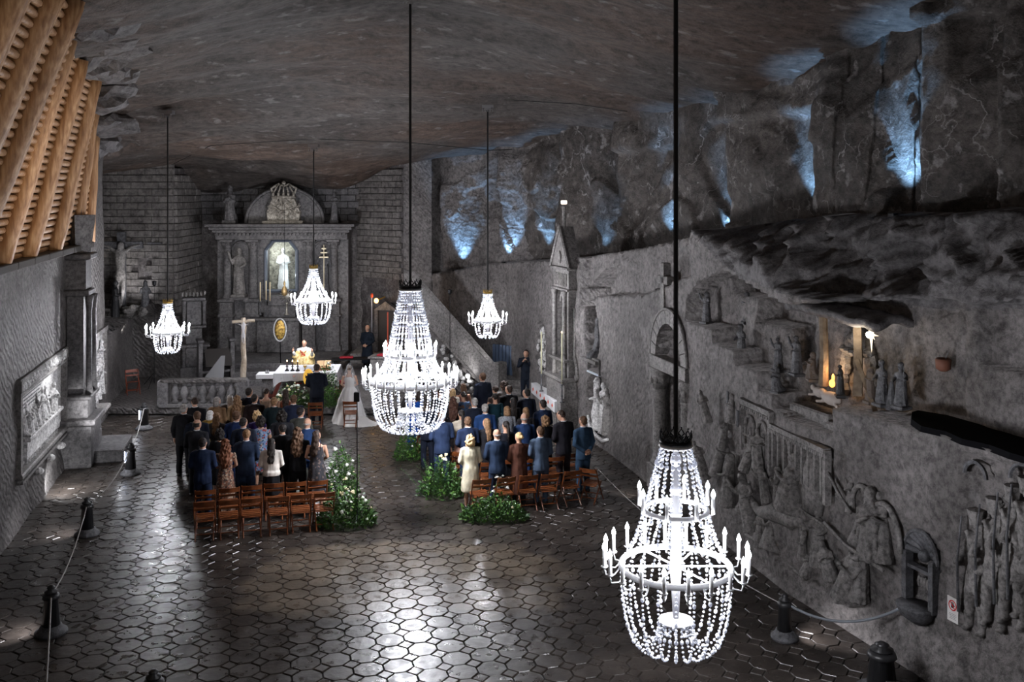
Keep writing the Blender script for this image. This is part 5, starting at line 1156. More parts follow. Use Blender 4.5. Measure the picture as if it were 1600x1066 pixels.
# --- blue uplights at the foot of the upper slabs, tucked at each step of the rock
UPN = iter(('nearest the high altar', 'over the stair chandelier', 'behind the side altar gable', 'dim one between gable and doorway', 'behind the long chandelier cable', 'above the doorway cross', 'at the broad slab over the nativity', 'under the split rock furthest from the altar'))
for px, py, pw, ang, w_ in [(729, 418, 60, 60, .35), (806, 407, 45, 50, .3), (893, 400, 45, 42, .3), (958, 396, 12, 60, .3), (1050, 378, 50, 42, .3), (1129, 350, 34, 50, .3), (1262, 334, 62, 46, .3), (1419, 331, 75, 42, .3)]:
    q = RWALL.hit(px-7 if px > 850 else px+3, 1.7 if px > 850 else .7); ow = roff(q, lin(LEDGE, q)+.8); p, a = RWALL.frame(q, ow-.42, lin(LEDGE, q)+.06); n = RWALL.nrm(q)
    light('SPOT', 'blue_uplight', p, pw*LP['blue']/75*1.3, (.28,.58,1), .04, p+n*.50+Vector((0,0,1.9)), ang+14, .8)
    tt = thing('uplight_fixture', 'blue uplight fixture on the rock ledge, '+next(UPN), 'lamp', p-Vector((0,0,.10)), a, 'blue uplights along the rock ledge'); MB().box((0,0,.04), (.14,.10,.08), bev=.01).build('lamp_housing', M_BLK, tt)

# ------------------------------------------------------------------ left wall
def lw(name, label, cat, px, z=0, off=0, group=None):
    q = LWALL.hit(px, off); p, a = LWALL.frame(q, off, z); return thing(name, label, cat, p, a, group), q
qa, qb = LWALL.hit(27), LWALL.hit(100); Lr = qb-qa
p, a = LWALL.frame(qa, 0, 0); t = thing('supper_relief', 'framed white relief of a supper table with seated figures, inscribed and spot lit', 'relief', p, a)
z0, z1 = 1.10, 2.82
m = MB(); m.box((Lr/2,.02,z1+.16), (Lr+.1,.24,.30), bev=.03); m.box((Lr/2,.0,z1-.04), (Lr,.16,.08), bev=.02); m.build('frieze_cornice', M_ST, t)
m = MB(); rc = random.Random(21)
for k in range(46): m.ball((.1+k*(Lr-.2)/46, -.10, z1+.16+rc.uniform(-.06,.06)), (.05,.03,rc.uniform(.04,.1)), 6, 5)
m.build('frieze_carving', M_WS, t, kind='stuff')
m = MB(); m.box((.05,.0,(z0+z1)/2), (.16,.16,z1-z0+.1), bev=.02); m.box((Lr-.05,.0,(z0+z1)/2), (.16,.16,z1-z0+.1), bev=.02); m.box((Lr/2,-.02,z0-.02), (Lr+.2,.22,.12), bev=.03); m.box((Lr/2,-.05,z0-.16), (Lr,.12,.06)); m.build('frame', M_ST, t)
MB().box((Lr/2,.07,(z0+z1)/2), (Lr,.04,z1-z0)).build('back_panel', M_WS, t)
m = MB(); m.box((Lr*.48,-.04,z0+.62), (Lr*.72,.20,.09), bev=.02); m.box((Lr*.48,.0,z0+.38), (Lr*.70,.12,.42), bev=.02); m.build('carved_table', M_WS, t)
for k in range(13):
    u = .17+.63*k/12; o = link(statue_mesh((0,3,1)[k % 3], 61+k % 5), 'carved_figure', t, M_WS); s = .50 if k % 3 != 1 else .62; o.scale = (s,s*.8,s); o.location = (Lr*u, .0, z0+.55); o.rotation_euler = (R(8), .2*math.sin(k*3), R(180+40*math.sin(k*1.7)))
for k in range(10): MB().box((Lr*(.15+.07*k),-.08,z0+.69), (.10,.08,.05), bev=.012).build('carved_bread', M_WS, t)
for k in range(13): MB().tube([(Lr*(.17+.052*k),.0,z0+.02),(Lr*(.17+.052*k)+.05,.0,z0+.18)], .04, 5).build('carved_foot', M_WS, t)
m = MB()
for k in range(4): m.box((Lr*.32,.045,z1-.20-.08*k), (Lr*.36-.2*(k % 2),.012,.022))
m.build('inscription', M_SD, t, kind='stuff')
for k in range(3): MB().ball((Lr*(.33+.25*k),-.08,z0-.32), (.12,.12,.09), 9, 7).build('bracket', M_WS, t)
light('SPOT', 'relief_spotlight', LWALL.frame(qa+Lr*.75, -1.0, 3.5)[0], 200, (.97,.98,1), .05, LWALL.frame(qa+Lr*.55, 0, 1.9)[0], 85, .9)
light('SPOT', 'relief_spotlight', LWALL.frame(qa+Lr*.3, -1.6, .4)[0], 50, (.97,.98,1), .05, LWALL.frame(qa+Lr*.45, 0, 2.0)[0], 85, .9)
light('AREA', 'floor_wash_lamp', LWALL.frame(qa+Lr*.5, -.32, .5)[0], 40, (.97,.98,1), .5, LWALL.frame(qa+Lr*.6, -.7, 0)[0])
# dark pilaster with bracket between the relief and the side altar
t, q = lw('wall_pilaster', 'tall dark carved pilaster with a stepped bracket beside the supper relief', 'pilaster', 116, 0, -.15)
m = MB()
for (z0, z1, w, dpt) in [(0,1.1,1.3,.75),(1.1,1.25,1.5,.9),(1.25,1.75,1.0,.6),(1.75,1.85,1.2,.75),(1.85,4.4,.60,.40),(4.4,4.55,.9,.62),(4.55,5.35,.72,.5),(5.35,5.5,1.0,.7)]: m.box((0,-dpt*.2,(z0+z1)/2), (w,dpt,z1-z0), bev=.03)
m.loft([(5.5,0,-.1,.34,.3),(6.4,0,-.1,.5,.42),(6.5,0,-.1,.5,.42)], 4); m.box((0,-.1,7.0), (.22,.2,1.1)); m.build('pilaster_body', M_AL, t)
m = MB(); [m.lathe([(.10,1.85),(.07,2.1),(.065,4.0),(.10,4.3),(.11,4.4)], 10, (x,-.42,0)) for x in (-.3,.35)]; m.build('thin_columns', M_AL, t, True)
t = thing('side_altar_slab', 'stone side altar slab on blocks projecting from the chiselled wall', 'altar', (-11.75, 27.7, 0), LWALL.frame(qb)[1])
m = MB(); m.box((0,.05,.45), (1.6,.5,.9), bev=.03); m.box((-1.0,.0,.35), (.7,.9,.7), bev=.03); m.build('block', M_AL, t); MB().box((0,0,.97), (2.1,.85,.10), bev=.02).build('slab', M_ST, t)
t = thing('step_block', 'low dark stone step in front of the side altar slab', 'step', (-10.85, 27.0, 0), LWALL.frame(qb)[1]); MB().box((0,0,.16), (1.8,.85,.32), bev=.03).build('block', M_AL, t)
for k, px in enumerate((138, 146)):
    q = LWALL.hit(px, -.45); candlestick('carved candlestick with a thin pale candle on the side altar slab, the %s one' % ('nearer', 'farther')[k], Vector((-11.75+.05*k, 27.2+.8*k, 1.02)), .6, 1.5, M_AL, MATS['pale_wax'])
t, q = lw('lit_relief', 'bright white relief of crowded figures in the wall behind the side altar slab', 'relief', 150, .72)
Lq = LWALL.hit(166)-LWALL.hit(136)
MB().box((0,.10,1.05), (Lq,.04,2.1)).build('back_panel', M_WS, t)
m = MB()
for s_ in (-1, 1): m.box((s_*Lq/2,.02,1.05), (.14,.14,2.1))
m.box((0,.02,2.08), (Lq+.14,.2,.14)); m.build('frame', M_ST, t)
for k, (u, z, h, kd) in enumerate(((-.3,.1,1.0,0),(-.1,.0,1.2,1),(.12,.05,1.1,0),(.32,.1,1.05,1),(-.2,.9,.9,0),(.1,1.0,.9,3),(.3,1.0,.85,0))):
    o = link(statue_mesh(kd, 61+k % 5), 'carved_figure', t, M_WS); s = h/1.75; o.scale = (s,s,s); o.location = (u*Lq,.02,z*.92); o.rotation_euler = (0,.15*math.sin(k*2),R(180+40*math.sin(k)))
light('SPOT', 'relief_spotlight', LWALL.frame(LWALL.hit(148, -.9), -1.0, 1.4)[0], 160, (.97,.98,1), .04, LWALL.frame(LWALL.hit(153), 0, 1.8)[0], 80, .9)
for k, (px, py) in enumerate(((45, 478), (92, 470), (15, 772))):
    pass
# ------------------------------------------------------------------ people
M_SKIN = mat('skin', (.50,.28,.19), .5); M_SKINF = M_SKIN
def hand(mb, wrist, dirv, palmn, s=1.0, curl=.5):
    """palm, four unequal bent fingers and a side thumb, rooted at the wrist"""
    w = Vector(wrist); d = Vector(dirv).normalized(); n = Vector(palmn).normalized(); side = d.cross(n).normalized(); n = side.cross(d)
    mb.tube([w-d*.02, w+d*.035*s, w+d*.085*s], [.024*s,.034*s,.032*s], 8, .55) if False else mb.tube([w-d*.02, w+d*.035*s, w+d*.085*s], [.022*s,.030*s,.028*s], 8)
    for k, L in enumerate((.066, .078, .073, .056)):
        a = w+d*.075*s+side*(.030-.020*k)*s; b = a+d*L*.5*s+n*L*.15*curl*s; c = b+d*L*.35*s+n*L*.45*curl*s
        mb.tube([a, b, c], [.0095*s,.0085*s,.007*s], 5)
    a = w+d*.02*s+side*.028*s; mb.tube([a, a+side*.03*s+d*.02*s+n*.01*s, a+side*.035*s+d*.05*s+n*.02*s], [.012*s,.0105*s,.008*s], 5)
ARMS = {  # shoulder, elbow, wrist, hand direction
    'down':  lambda s: [(s*.175,0,1.42),(s*.235,-.02,1.15),(s*.235,.06,.90)],
    'clasp': lambda s: [(s*.175,0,1.42),(s*.245,.0,1.15),(s*.06,.21,1.00)],
    'book':  lambda s: [(s*.175,0,1.42),(s*.235,.02,1.17),(s*.10,.24,1.20)],
    'orans': lambda s: [(s*.175,0,1.42),(s*.27,.06,1.18),(s*.33,.26,1.40)],
    'photo': lambda s: [(s*.175,0,1.42),(s*.24,.10,1.20),(s*.07,.22,1.40)],
    'back':  lambda s: [(s*.175,0,1.42),(s*.25,-.03,1.14),(s*.05,-.16,.98)]}
TORSO = [(.80,0,0,.145,.10),(.92,0,-.01,.165,.118),(1.06,0,0,.14,.10),(1.2,0,0,.15,.108),(1.34,0,0,.165,.108),(1.42,0,-.01,.14,.080),(1.465,0,-.01,.075,.062)]
HEAD = [(1.47,0,-.01,.062,.062),(1.53,0,0,.055,.06),(1.555,0,.02,.055,.07),(1.585,0,.022,.066,.086),(1.62,0,.015,.074,.095),(1.655,0,.01,.077,.098),(1.69,0,.006,.074,.094),(1.72,0,.0,.060,.078),(1.742,0,0,.034,.045),(1.75,0,0,.008,.01)]
def turned(rings, yaw, tilt=0):
    M = Matrix.Translation((0,0,1.5)) @ Matrix.Rotation(yaw, 4, 'Z') @ Matrix.Rotation(tilt, 4, 'X') @ Matrix.Translation((0,0,-1.5)); return M
HM = lambda yaw, tilt: Matrix.Translation((0,0,1.5)) @ Matrix.Rotation(yaw, 4, 'Z') @ Matrix.Rotation(tilt, 4, 'X') @ Matrix.Translation((0,0,-1.5))
def body_mesh(arms, yaw=0, tilt=0, legs=True, fem=False):
    m = MB(); m.loft(TORSO, 16); m.tube([(0,-.01,1.44),(0,-.005,1.5),(0,0,1.56)], [.06,.056,.054], 10)
    M = HM(yaw, tilt); m.loft(HEAD, 18, M=M)
    m.ball((0,.108,1.632), (.014,.020,.026), 6, 5, M=M); m.ball((.078,.0,1.64), (.012,.018,.03), 6, 5, M=M); m.ball((-.078,.0,1.64), (.012,.018,.03), 6, 5, M=M)
    m.ball((0,.10,1.588), (.024,.014,.010), 6, 5, M=M); m.ball((0,.085,1.556), (.024,.022,.018), 6, 5, M=M)
    for s in (-1, 1):
        A = ARMS[arms](s); e = Vector(A[1]); w_ = Vector(A[2]); m.tube([A[0], Vector(A[0]).lerp(e, .5), e, e.lerp(w_, .35), w_], [.046,.044,.040,.040,.026], 10)
        m.tube([(s*.085,0,.90),(s*.095,.01,.68),(s*.10,.015,.48),(s*.105,-.02,.30),(s*.105,-.01,.10),(s*.105,-.01,.05)], [.088,.075,.055,.055,.038,.036], 10)
        m.tube([(s*.105,-.05,.045),(s*.107,.04,.045),(s*.115,.14,.03)], [.035,.04,.03], 8)
    me = remesh(m, 'body', .017, M_SKIN, 2); h = MB()
    for s in (-1, 1):
        A = ARMS[arms](s); w_ = Vector(A[2]); d = (w_-Vector(A[1])).normalized()
        if arms == 'clasp': d = Vector((-s*.8,.35,-.1)); nn = Vector((0,-1,-.2))
        elif arms == 'orans': d = Vector((-s*.1,.25,1)); nn = Vector((-s,.2,0))
        elif arms == 'photo': d = Vector((-s*.5,.3,.6)); nn = Vector((-s,0,-.2))
        elif arms == 'book': d = Vector((-s*.5,.8,.1)); nn = Vector((0,0,1))
        elif arms == 'back': d = Vector((-s*.7,-.2,-.3)); nn = Vector((0,1,0))
        else: nn = Vector((-s,0,0))
        hand(h, w_, d, nn)
    return merge(me, h)
def cloth_fold(a=.010): return lambda c: a*noise.noise(Vector((c.x*9, c.y*9, c.z*4)))+a*.6*noise.noise(Vector((c.x*20+3, c.y*20, c.z*9)))
def sleeves(m, arms, r=(.076,.062,.055,.046), cuff=.93):
    for s in (-1, 1):
        A = [Vector(v) for v in ARMS[arms](s)]; e = A[1]; w_ = e.lerp(A[2], cuff); m.tube([A[0]+Vector((-s*.04,0,.0)), A[0]+Vector((s*.004,0,0)), A[0].lerp(e, .5), e, e.lerp(w_, .5), w_], [r[0],r[0]*.97,r[0]*.88,r[1],r[2],r[3]], 10)
def jacket_mesh(arms, hem=.78, wide=1.0, cuff=.93):
    m = MB(); w = wide
    m.loft([(hem,0,-.012,.192*w,.150*w),(hem+.10,0,-.012,.186*w,.148*w),(1.02,0,-.005,.168*w,.128*w),(1.2,0,0,.180*w,.132),(1.34,0,0,.198,.134),(1.43,0,-.008,.192,.112),(1.475,0,-.01,.125,.09),(1.51,0,-.014,.072,.072)], 20)
    sleeves(m, arms, cuff=cuff); me = remesh(m, 'jacket', .019, None, 1, cloth_fold()); me.materials.append(MATS['plain_cloth']); return me
def coat_mesh(arms, hem=.42, flare=1.0):
    m = MB(); f = lambda a, i, r: 1+.025*math.sin(a*7+1)*(1 if r[0] < 1.0 else 0)
    m.loft([(hem,0,-.01,.235*flare,.19*flare),(.7,0,-.01,.215,.175),(.95,0,-.01,.195,.155),(1.1,0,0,.178,.14),(1.3,0,0,.195,.138),(1.42,0,-.008,.19,.112),(1.465,0,-.01,.12,.085),(1.50,0,-.014,.074,.074)], 22, f)
    sleeves(m, arms, (.076,.068,.064,.056)); me = remesh(m, 'coat', .021, None, 1, cloth_fold(.014)); me.materials.append(MATS['plain_cloth']); return me
def dress_mesh(arms, hem=.45, slv=None, low=False):
    m = MB(); f = lambda a, i, r: 1+.05*math.sin(a*9)*(1 if r[0] < .95 else 0)
    top = [(1.40,0,-.005,.165,.098)] if low else [(1.36,0,0,.176,.122),(1.43,0,-.008,.172,.100),(1.462,0,-.01,.10,.075)]
    m.loft([(hem,0,-.01,.235,.19),(.65,0,-.01,.215,.17),(.85,0,-.01,.19,.15),(.95,0,-.01,.176,.132),(1.06,0,0,.148,.112),(1.2,0,0,.160,.118)]+([(1.30,0,0,.170,.122)] if low else [])+top, 26, f)
    if slv: sleeves(m, arms, (.066,.058,.052,.044), slv) if slv > .5 else [m.tube([(s*.15,0,1.42),(s*.20,-.005,1.30)], [.072,.068], 10) for s in (-1, 1)]
    me = remesh(m, 'dress', .019, None, 1, cloth_fold(.008)); me.materials.append(MATS['plain_cloth']); return me
def trouser_mesh():
    m = MB(); m.loft([(.76,0,0,.15,.11),(.86,0,-.005,.175,.128),(.98,0,0,.16,.115)], 16)
    for s in (-1, 1): m.tube([(s*.085,0,.90),(s*.093,.008,.66),(s*.10,.012,.46),(s*.105,-.01,.25),(s*.105,-.005,.06)], [.10,.092,.074,.068,.064], 12)
    me = remesh(m, 'trousers', .019, None, 1, cloth_fold(.007)); me.materials.append(MATS['plain_cloth']); return me
def skirt_mesh(hem=.45):
    m = MB().loft([(hem,0,-.01,.20,.17),(.7,0,-.01,.20,.16),(.9,0,-.01,.185,.14),(1.04,0,0,.155,.118)], 24, lambda a, i, r: 1+.03*math.sin(a*8)); me = remesh(m, 'skirt', .02, None, 1, cloth_fold(.006)); me.materials.append(MATS['plain_cloth']); return me
mat('plain_cloth', (.1,.1,.1), .8)
SHOE = MB(); [SHOE.tube([(s*.105,-.07,.045),(s*.107,.03,.05),(s*.117,.16,.03)], [.042,.048,.036], 8) for s in (-1, 1)]; SHOE.tube([(-.105,-.05,.03),(.105,-.05,.03)], .003, 4)
SHOE_ME = [MB().tube([(s*.105,-.07,.045),(s*.107,.03,.05),(s*.117,.16,.033)], [.042,.048,.036], 8).mesh('shoe', mat('black_leather', (.01,.009,.009), .35), True) for s in (-1, 1)]
COLLAR_ME = MB().loft([(1.468,0,-.012,.074,.074),(1.50,0,-.012,.067,.067),(1.522,0,-.008,.063,.064)], 14).mesh('shirt_collar', mat('white_shirt', (.62,.64,.68), .7), True)
def hair_mesh(style, yaw=0, tilt=0):
    M = HM(yaw, tilt); m = MB(); vx = .014; f = None
    rn = lambda a, s: (lambda c: a*noise.noise(Vector((c.x*s, c.y*s, c.z*s*.5))))
    cap = lambda g=1.0: m.ball((0,-.018,1.672), (.083*g,.094*g,.090*g), 14, 10, M=M)
    f = rn(.012, 45)
    if style == 'short': cap(); m.ball((0,-.045,1.625), (.072,.062,.07), 12, 8, M=M)
    elif style == 'crop': cap(.965); m.ball((0,-.04,1.63), (.070,.060,.06), 12, 8, M=M)
    elif style == 'balding': m.loft([(1.585,0,-.035,.060,.055),(1.61,0,-.028,.080,.074),(1.66,0,-.024,.083,.080),(1.69,0,-.03,.076,.072)], 16, M=M)
    elif style == 'bald': m.loft([(1.60,0,-.03,.06,.06),(1.62,0,-.028,.077,.072),(1.645,0,-.026,.078,.074)], 16, M=M)
    elif style == 'bob': cap(1.06); m.loft([(1.50,0,-.045,.080,.062),(1.55,0,-.04,.098,.082),(1.62,0,-.03,.095,.09),(1.68,0,-.022,.088,.092)], 16, M=M)
    elif style == 'curlybob': cap(1.14); m.loft([(1.50,0,-.045,.085,.07),(1.56,0,-.04,.112,.095),(1.64,0,-.03,.108,.10)], 16, M=M); f = rn(.05, 34)
    elif style == 'long': cap(1.05); m.loft([(1.18,0,-.115,.05,.02),(1.24,0,-.12,.085,.034),(1.36,0,-.105,.098,.045),(1.48,0,-.07,.094,.06),(1.58,0,-.045,.090,.075),(1.67,0,-.025,.086,.09)], 16, M=M); f = rn(.02, 30)
    elif style == 'longcurly': cap(1.10); m.loft([(1.12,0,-.13,.06,.03),(1.2,0,-.135,.115,.05),(1.34,0,-.12,.135,.065),(1.48,0,-.075,.12,.08),(1.58,0,-.045,.108,.09),(1.67,0,-.025,.092,.095)], 18, M=M); f = rn(.05, 30)
    elif style == 'curly': cap(1.2); m.ball((0,-.05,1.60), (.11,.085,.10), 14, 9, M=M); f = rn(.05, 34)
    elif style == 'bun': cap(1.02); m.ball((0,-.118,1.655), (.045,.04,.045), 10, 8, M=M)
    elif style == 'updo': cap(1.04); m.ball((0,-.10,1.69), (.06,.05,.055), 10, 8, M=M); f = rn(.03, 36)
    elif style == 'ponytail': cap(1.02); m.tube([M @ Vector(v) for v in ((0,-.10,1.67),(0,-.15,1.60),(0,-.15,1.45),(0,-.14,1.28))], [.03,.038,.036,.015], 9)
    me = remesh(m, 'hair', vx if style in ('short','crop','balding','bald','bun') else .017, None, 1, f); me.materials.append(MATS['plain_cloth']); return me
CACHE = {}
def cache(k, fn):
    if k not in CACHE: CACHE[k] = fn()
    return CACHE[k]
def cloth(c, rough=.75):
    n = 'cloth_%03d_%03d_%03d' % tuple(int(x*999) for x in c); return mat(n, tuple(v*.75 for v in c), .85, spec=.15, bump=(60, .25, .006), noise2=(tuple(min(1, x*1.5+.002) for x in c), 5, .35, .7))
def hairm(c): return mat('hair_%03d_%03d_%03d' % tuple(int(x*999) for x in c), c, .6, spec=.3, noise2=(tuple(min(1, x*1.9+.01) for x in c), 28, .35, .65), bump=(70, .6, .01))
def pattern(name, base, cols, sc):
    if name in MATS: return MATS[name]
    m = mat(name, base, .8); nt = m.node_tree; N = nt.nodes; L = nt.links; tc = N.new('ShaderNodeTexCoord')
    v = N.new('ShaderNodeTexVoronoi'); v.inputs['Scale'].default_value = sc; L.new(tc.outputs['Object'], v.inputs['Vector'])
    sp = N.new('ShaderNodeSeparateColor'); L.new(v.outputs['Color'], sp.inputs[0]); r = N.new('ShaderNodeValToRGB'); r.color_ramp.interpolation = 'CONSTANT'
    e = r.color_ramp.elements; e[0].color = (*base, 1); e[1].position = .45; e[1].color = (*cols[0], 1)
    for k, c in enumerate(cols[1:]): x = e.new(.6+.14*k); x.color = (*c, 1)
    L.new(sp.outputs[0], r.inputs['Fac']); L.new(r.outputs['Color'], N['Principled BSDF'].inputs['Base Color']); return m
NAVY=(.010,.018,.045); BLACK=(.006,.006,.008); CHAR=(.018,.019,.024); BLUE=(.012,.035,.11); GREYB=(.05,.075,.12); MIDN=(.007,.010,.020)
HB=(.010,.007,.006); HDB=(.022,.012,.008); HBR=(.06,.030,.015); HLB=(.16,.09,.045); HBL=(.38,.26,.13); HG=(.20,.19,.18); HW=(.50,.49,.48); HAU=(.10,.035,.015)
ALTAR = Vector((-6.4, 34.0, 0))
def person(px, py, h, label, kind, c1, c2=None, hair='short', hc=HDB, arms='clasp', yaw=None, hy=0, tilt=0, wide=1.0, d=None, z=0, group=None, skin=None, collar=True, loc=None):
    if loc is None:
        d = d or FPX*(CH-z-h)/(py-HY); x, y = XP(px, d), d
    else: x, y = loc
    if yaw is None:
        v = ALTAR-Vector((x, y, 0)); base = math.atan2(-v.x, v.y); yaw = base*.55+R(13)*.45+R(random.uniform(-9, 9))
    t = thing('person', label, 'person', (x, y, z), yaw, group); s = h/1.75
    def add(me, name, m=None, sc=(1, 1, 1)):
        o = link(me, name, t, m); o.scale = (s*sc[0]*wide, s*sc[1]*(wide*.5+.5), s*sc[2]); return o
    hk = (round(hy, 1), round(tilt, 1))
    add(cache(('body', arms)+hk, lambda: body_mesh(arms, *hk)), 'body', skin)
    if isinstance(c1, tuple): c1 = cloth(c1)
    if c2 is not None and isinstance(c2, tuple): c2 = cloth(c2)
    if kind == 'suit':
        add(cache(('jk', arms), lambda: jacket_mesh(arms)), 'jacket', c1); add(cache('tr', trouser_mesh), 'trousers', c2 or c1)
        if collar: add(COLLAR_ME, 'shirt_collar')
    elif kind == 'coat': add(cache(('ct', arms), lambda: coat_mesh(arms)), 'coat', c1)
    elif kind == 'longcoat': add(cache(('lc', arms), lambda: coat_mesh(arms, .30, 1.05)), 'coat', c1); add(cache('tr', trouser_mesh), 'trousers', c2 or c1)
    elif kind == 'dress': add(cache(('dr', arms), lambda: dress_mesh(arms, .45, .3)), 'dress', c1)
    elif kind == 'longdress': add(cache(('ld', arms), lambda: dress_mesh(arms, .10, .3)), 'dress', c1)
    elif kind == 'slvdress': add(cache(('sd', arms), lambda: dress_mesh(arms, .42, .9)), 'dress', c1)
    elif kind == 'bare': add(cache(('bd', arms), lambda: dress_mesh(arms, .35, None, True)), 'dress', c1); m = MB(); [m.tube([(s_*.11,-.10,1.30),(s_*.10,-.085,1.42),(s_*.085,-.0,1.475)], .007, 5) for s_ in (-1, 1)]; add(cache('straps', lambda: m.mesh('strap', M_BLK)), 'straps', c1)
    elif kind == 'knit': add(cache(('kn', arms), lambda: jacket_mesh(arms, .90, 1.08)), 'sweater', c1); add(cache('sk', skirt_mesh), 'skirt', c2 or c1)
    elif kind == 'jkskirt': add(cache(('js', arms), lambda: jacket_mesh(arms, .80)), 'jacket', c1); add(cache('sk', skirt_mesh), 'skirt', c2 or c1)
    for i in (0, 1): add(SHOE_ME[i], 'shoe')
    if hair: add(cache(('hair', hair)+hk, lambda: hair_mesh(hair, *hk)), 'hair', hairm(hc))
    return t
GL = 'guests standing in the block on the crucifix side'; GR = 'guests standing in the block by the carved wall'
FLOR = pattern('floral_blue_cloth', (.16,.24,.42), [(.30,.38,.50),(.35,.05,.04),(.02,.06,.10),(.45,.40,.36)], 26)
FLO2 = pattern('floral_brown_cloth', (.16,.08,.05), [(.35,.24,.17),(.05,.03,.03),(.30,.12,.07),(.42,.33,.25)], 30)
FLO3 = pattern('dark_floral_cloth', (.012,.011,.015), [(.012,.011,.015),(.10,.07,.06),(.02,.02,.03)], 24)
FLO4 = pattern('patterned_denim', (.05,.11,.22), [(.07,.14,.26),(.02,.05,.12),(.18,.10,.07)], 16)
FLO5 = pattern('tweed_cloth', (.20,.22,.25), [(.12,.13,.15),(.30,.31,.33),(.2,.2,.22)], 60)
Lp = [
 (287.3,631.5,1.80,'grey haired man in a black suit at the outer end of the left block','suit',BLACK,None,'short',HG,'down'),
 (304.4,621,1.80,'broad man with cropped hair in a black suit behind the grey haired man','suit',BLACK,None,'crop',HDB,'clasp'),
 (309.6,642,1.78,'brown haired man in a midnight suit between the cropped man and the balding man','suit',MIDN,None,'short',HBR,'clasp'),
 (307.7,655.8,1.78,'balding man in a charcoal suit turned towards the aisle','suit',CHAR,None,'balding',HB,'clasp'),
 (339.2,621,1.68,'grey haired woman in a tan brown coat in front of the balustrade','coat',(.20,.12,.065),None,'bob',HG,'clasp'),
 (328.7,642,1.60,'white haired woman with a mustard shawl','jkskirt',(.28,.17,.035),BLACK,'bob',HW,'clasp'),
 (337.2,646,1.68,'woman with long straight brown hair and a dark grey jacket','jkskirt',(.035,.030,.028),BLACK,'long',HLB,'clasp'),
 (343.8,671,1.64,'woman with black curly hair in a plain black dress behind the auburn woman','slvdress',BLACK,None,'curlybob',HB,'clasp'),
 (320.8,682,1.76,'black haired man in a navy suit at the outer end of the rearmost standing row','suit',NAVY,None,'short',HB,'clasp'),
 (349.7,688.6,1.66,'woman with very long curly auburn hair and a brown flowered dress','longdress',FLO2,None,'longcurly',HAU,'clasp'),
 (360.9,617.7,1.64,'white haired woman in a dark brown coat near the balustrade end','coat',(.03,.02,.016),None,'long',HW,'clasp'),
 (370.7,618.4,1.70,'woman with long wavy dark blonde hair and a beige jacket','jkskirt',(.30,.21,.12),(.05,.04,.03),'longcurly',HLB,'clasp'),
 (388.4,606.6,1.82,'dark haired man in a black suit in the foremost row of the left block','suit',MIDN,None,'short',HB,'clasp'),
 (370,643,1.80,'broad brown haired man in a royal navy suit in the middle of the left block','suit',(.008,.018,.065),None,'short',HBR,'clasp'),
 (383.8,651,1.76,'black haired man in a midnight suit looking towards the aisle','suit',MIDN,None,'short',HB,'clasp'),
 (383.8,672,1.80,'light brown haired man in a slate navy suit beside the auburn woman','suit',(.018,.030,.060),None,'crop',HLB,'clasp'),
 (397,616,1.76,'dark haired man in a brown black jacket beside the bare backed woman','suit',(.014,.008,.008),None,'short',HB,'clasp'),
 (416,607,1.66,'woman with dark hair pinned up and a bare back above a pale dress','bare',(.30,.21,.15),None,'bun',HDB,'clasp'),
 (429.4,620.4,1.78,'dark blond man in a green black suit behind the bare backed woman','suit',(.006,.013,.016),None,'short',HLB,'clasp'),
 (446.5,608.5,1.66,'woman with half up brown hair and a strappy rust red dress','bare',(.22,.06,.03),None,'long',HDB,'clasp'),
 (457.6,617.7,1.80,'man with wavy ash brown hair in a navy suit, near the red kneeler','suit',(.010,.014,.032),None,'short',HBR,'clasp'),
 (401.8,642.7,1.60,'woman with streaked blonde bobbed hair and a violet top','dress',(.02,.01,.07),None,'curlybob',HBL,'clasp'),
 (438.6,644,1.80,'dark curly haired man in a charcoal suit behind the dark blond man','suit',CHAR,None,'curly',HB,'clasp'),
 (470,636.8,1.80,'dark haired man in an olive grey suit behind the red kneeler','suit',(.050,.052,.045),None,'short',HB,'clasp'),
 (480,653.8,1.76,'bald man in a bright navy suit at the aisle end of the left block','suit',(.012,.030,.085),None,'bald',HG,'clasp'),
 (407,651.9,1.70,'woman with black curly hair in a light blue flowered dress','dress',FLOR,None,'curly',HB,'clasp'),
 (445,665,1.76,'man with cropped dark hair in a black suit behind the charcoal suited man','suit',BLACK,None,'crop',HB,'clasp'),
 (462.2,667,1.74,'woman with curly brown shoulder hair and a black trouser suit','suit',BLACK,None,'longcurly',HBR,'clasp'),
 (494.4,672.9,1.72,'woman with long brown hair and a bare shouldered black dress at the aisle','bare',FLO3,None,'long',HDB,'clasp'),
 (424,685.4,1.66,'woman with long black hair in a cream sweater','knit',(.50,.46,.42),BLACK,'long',HB,'clasp')]
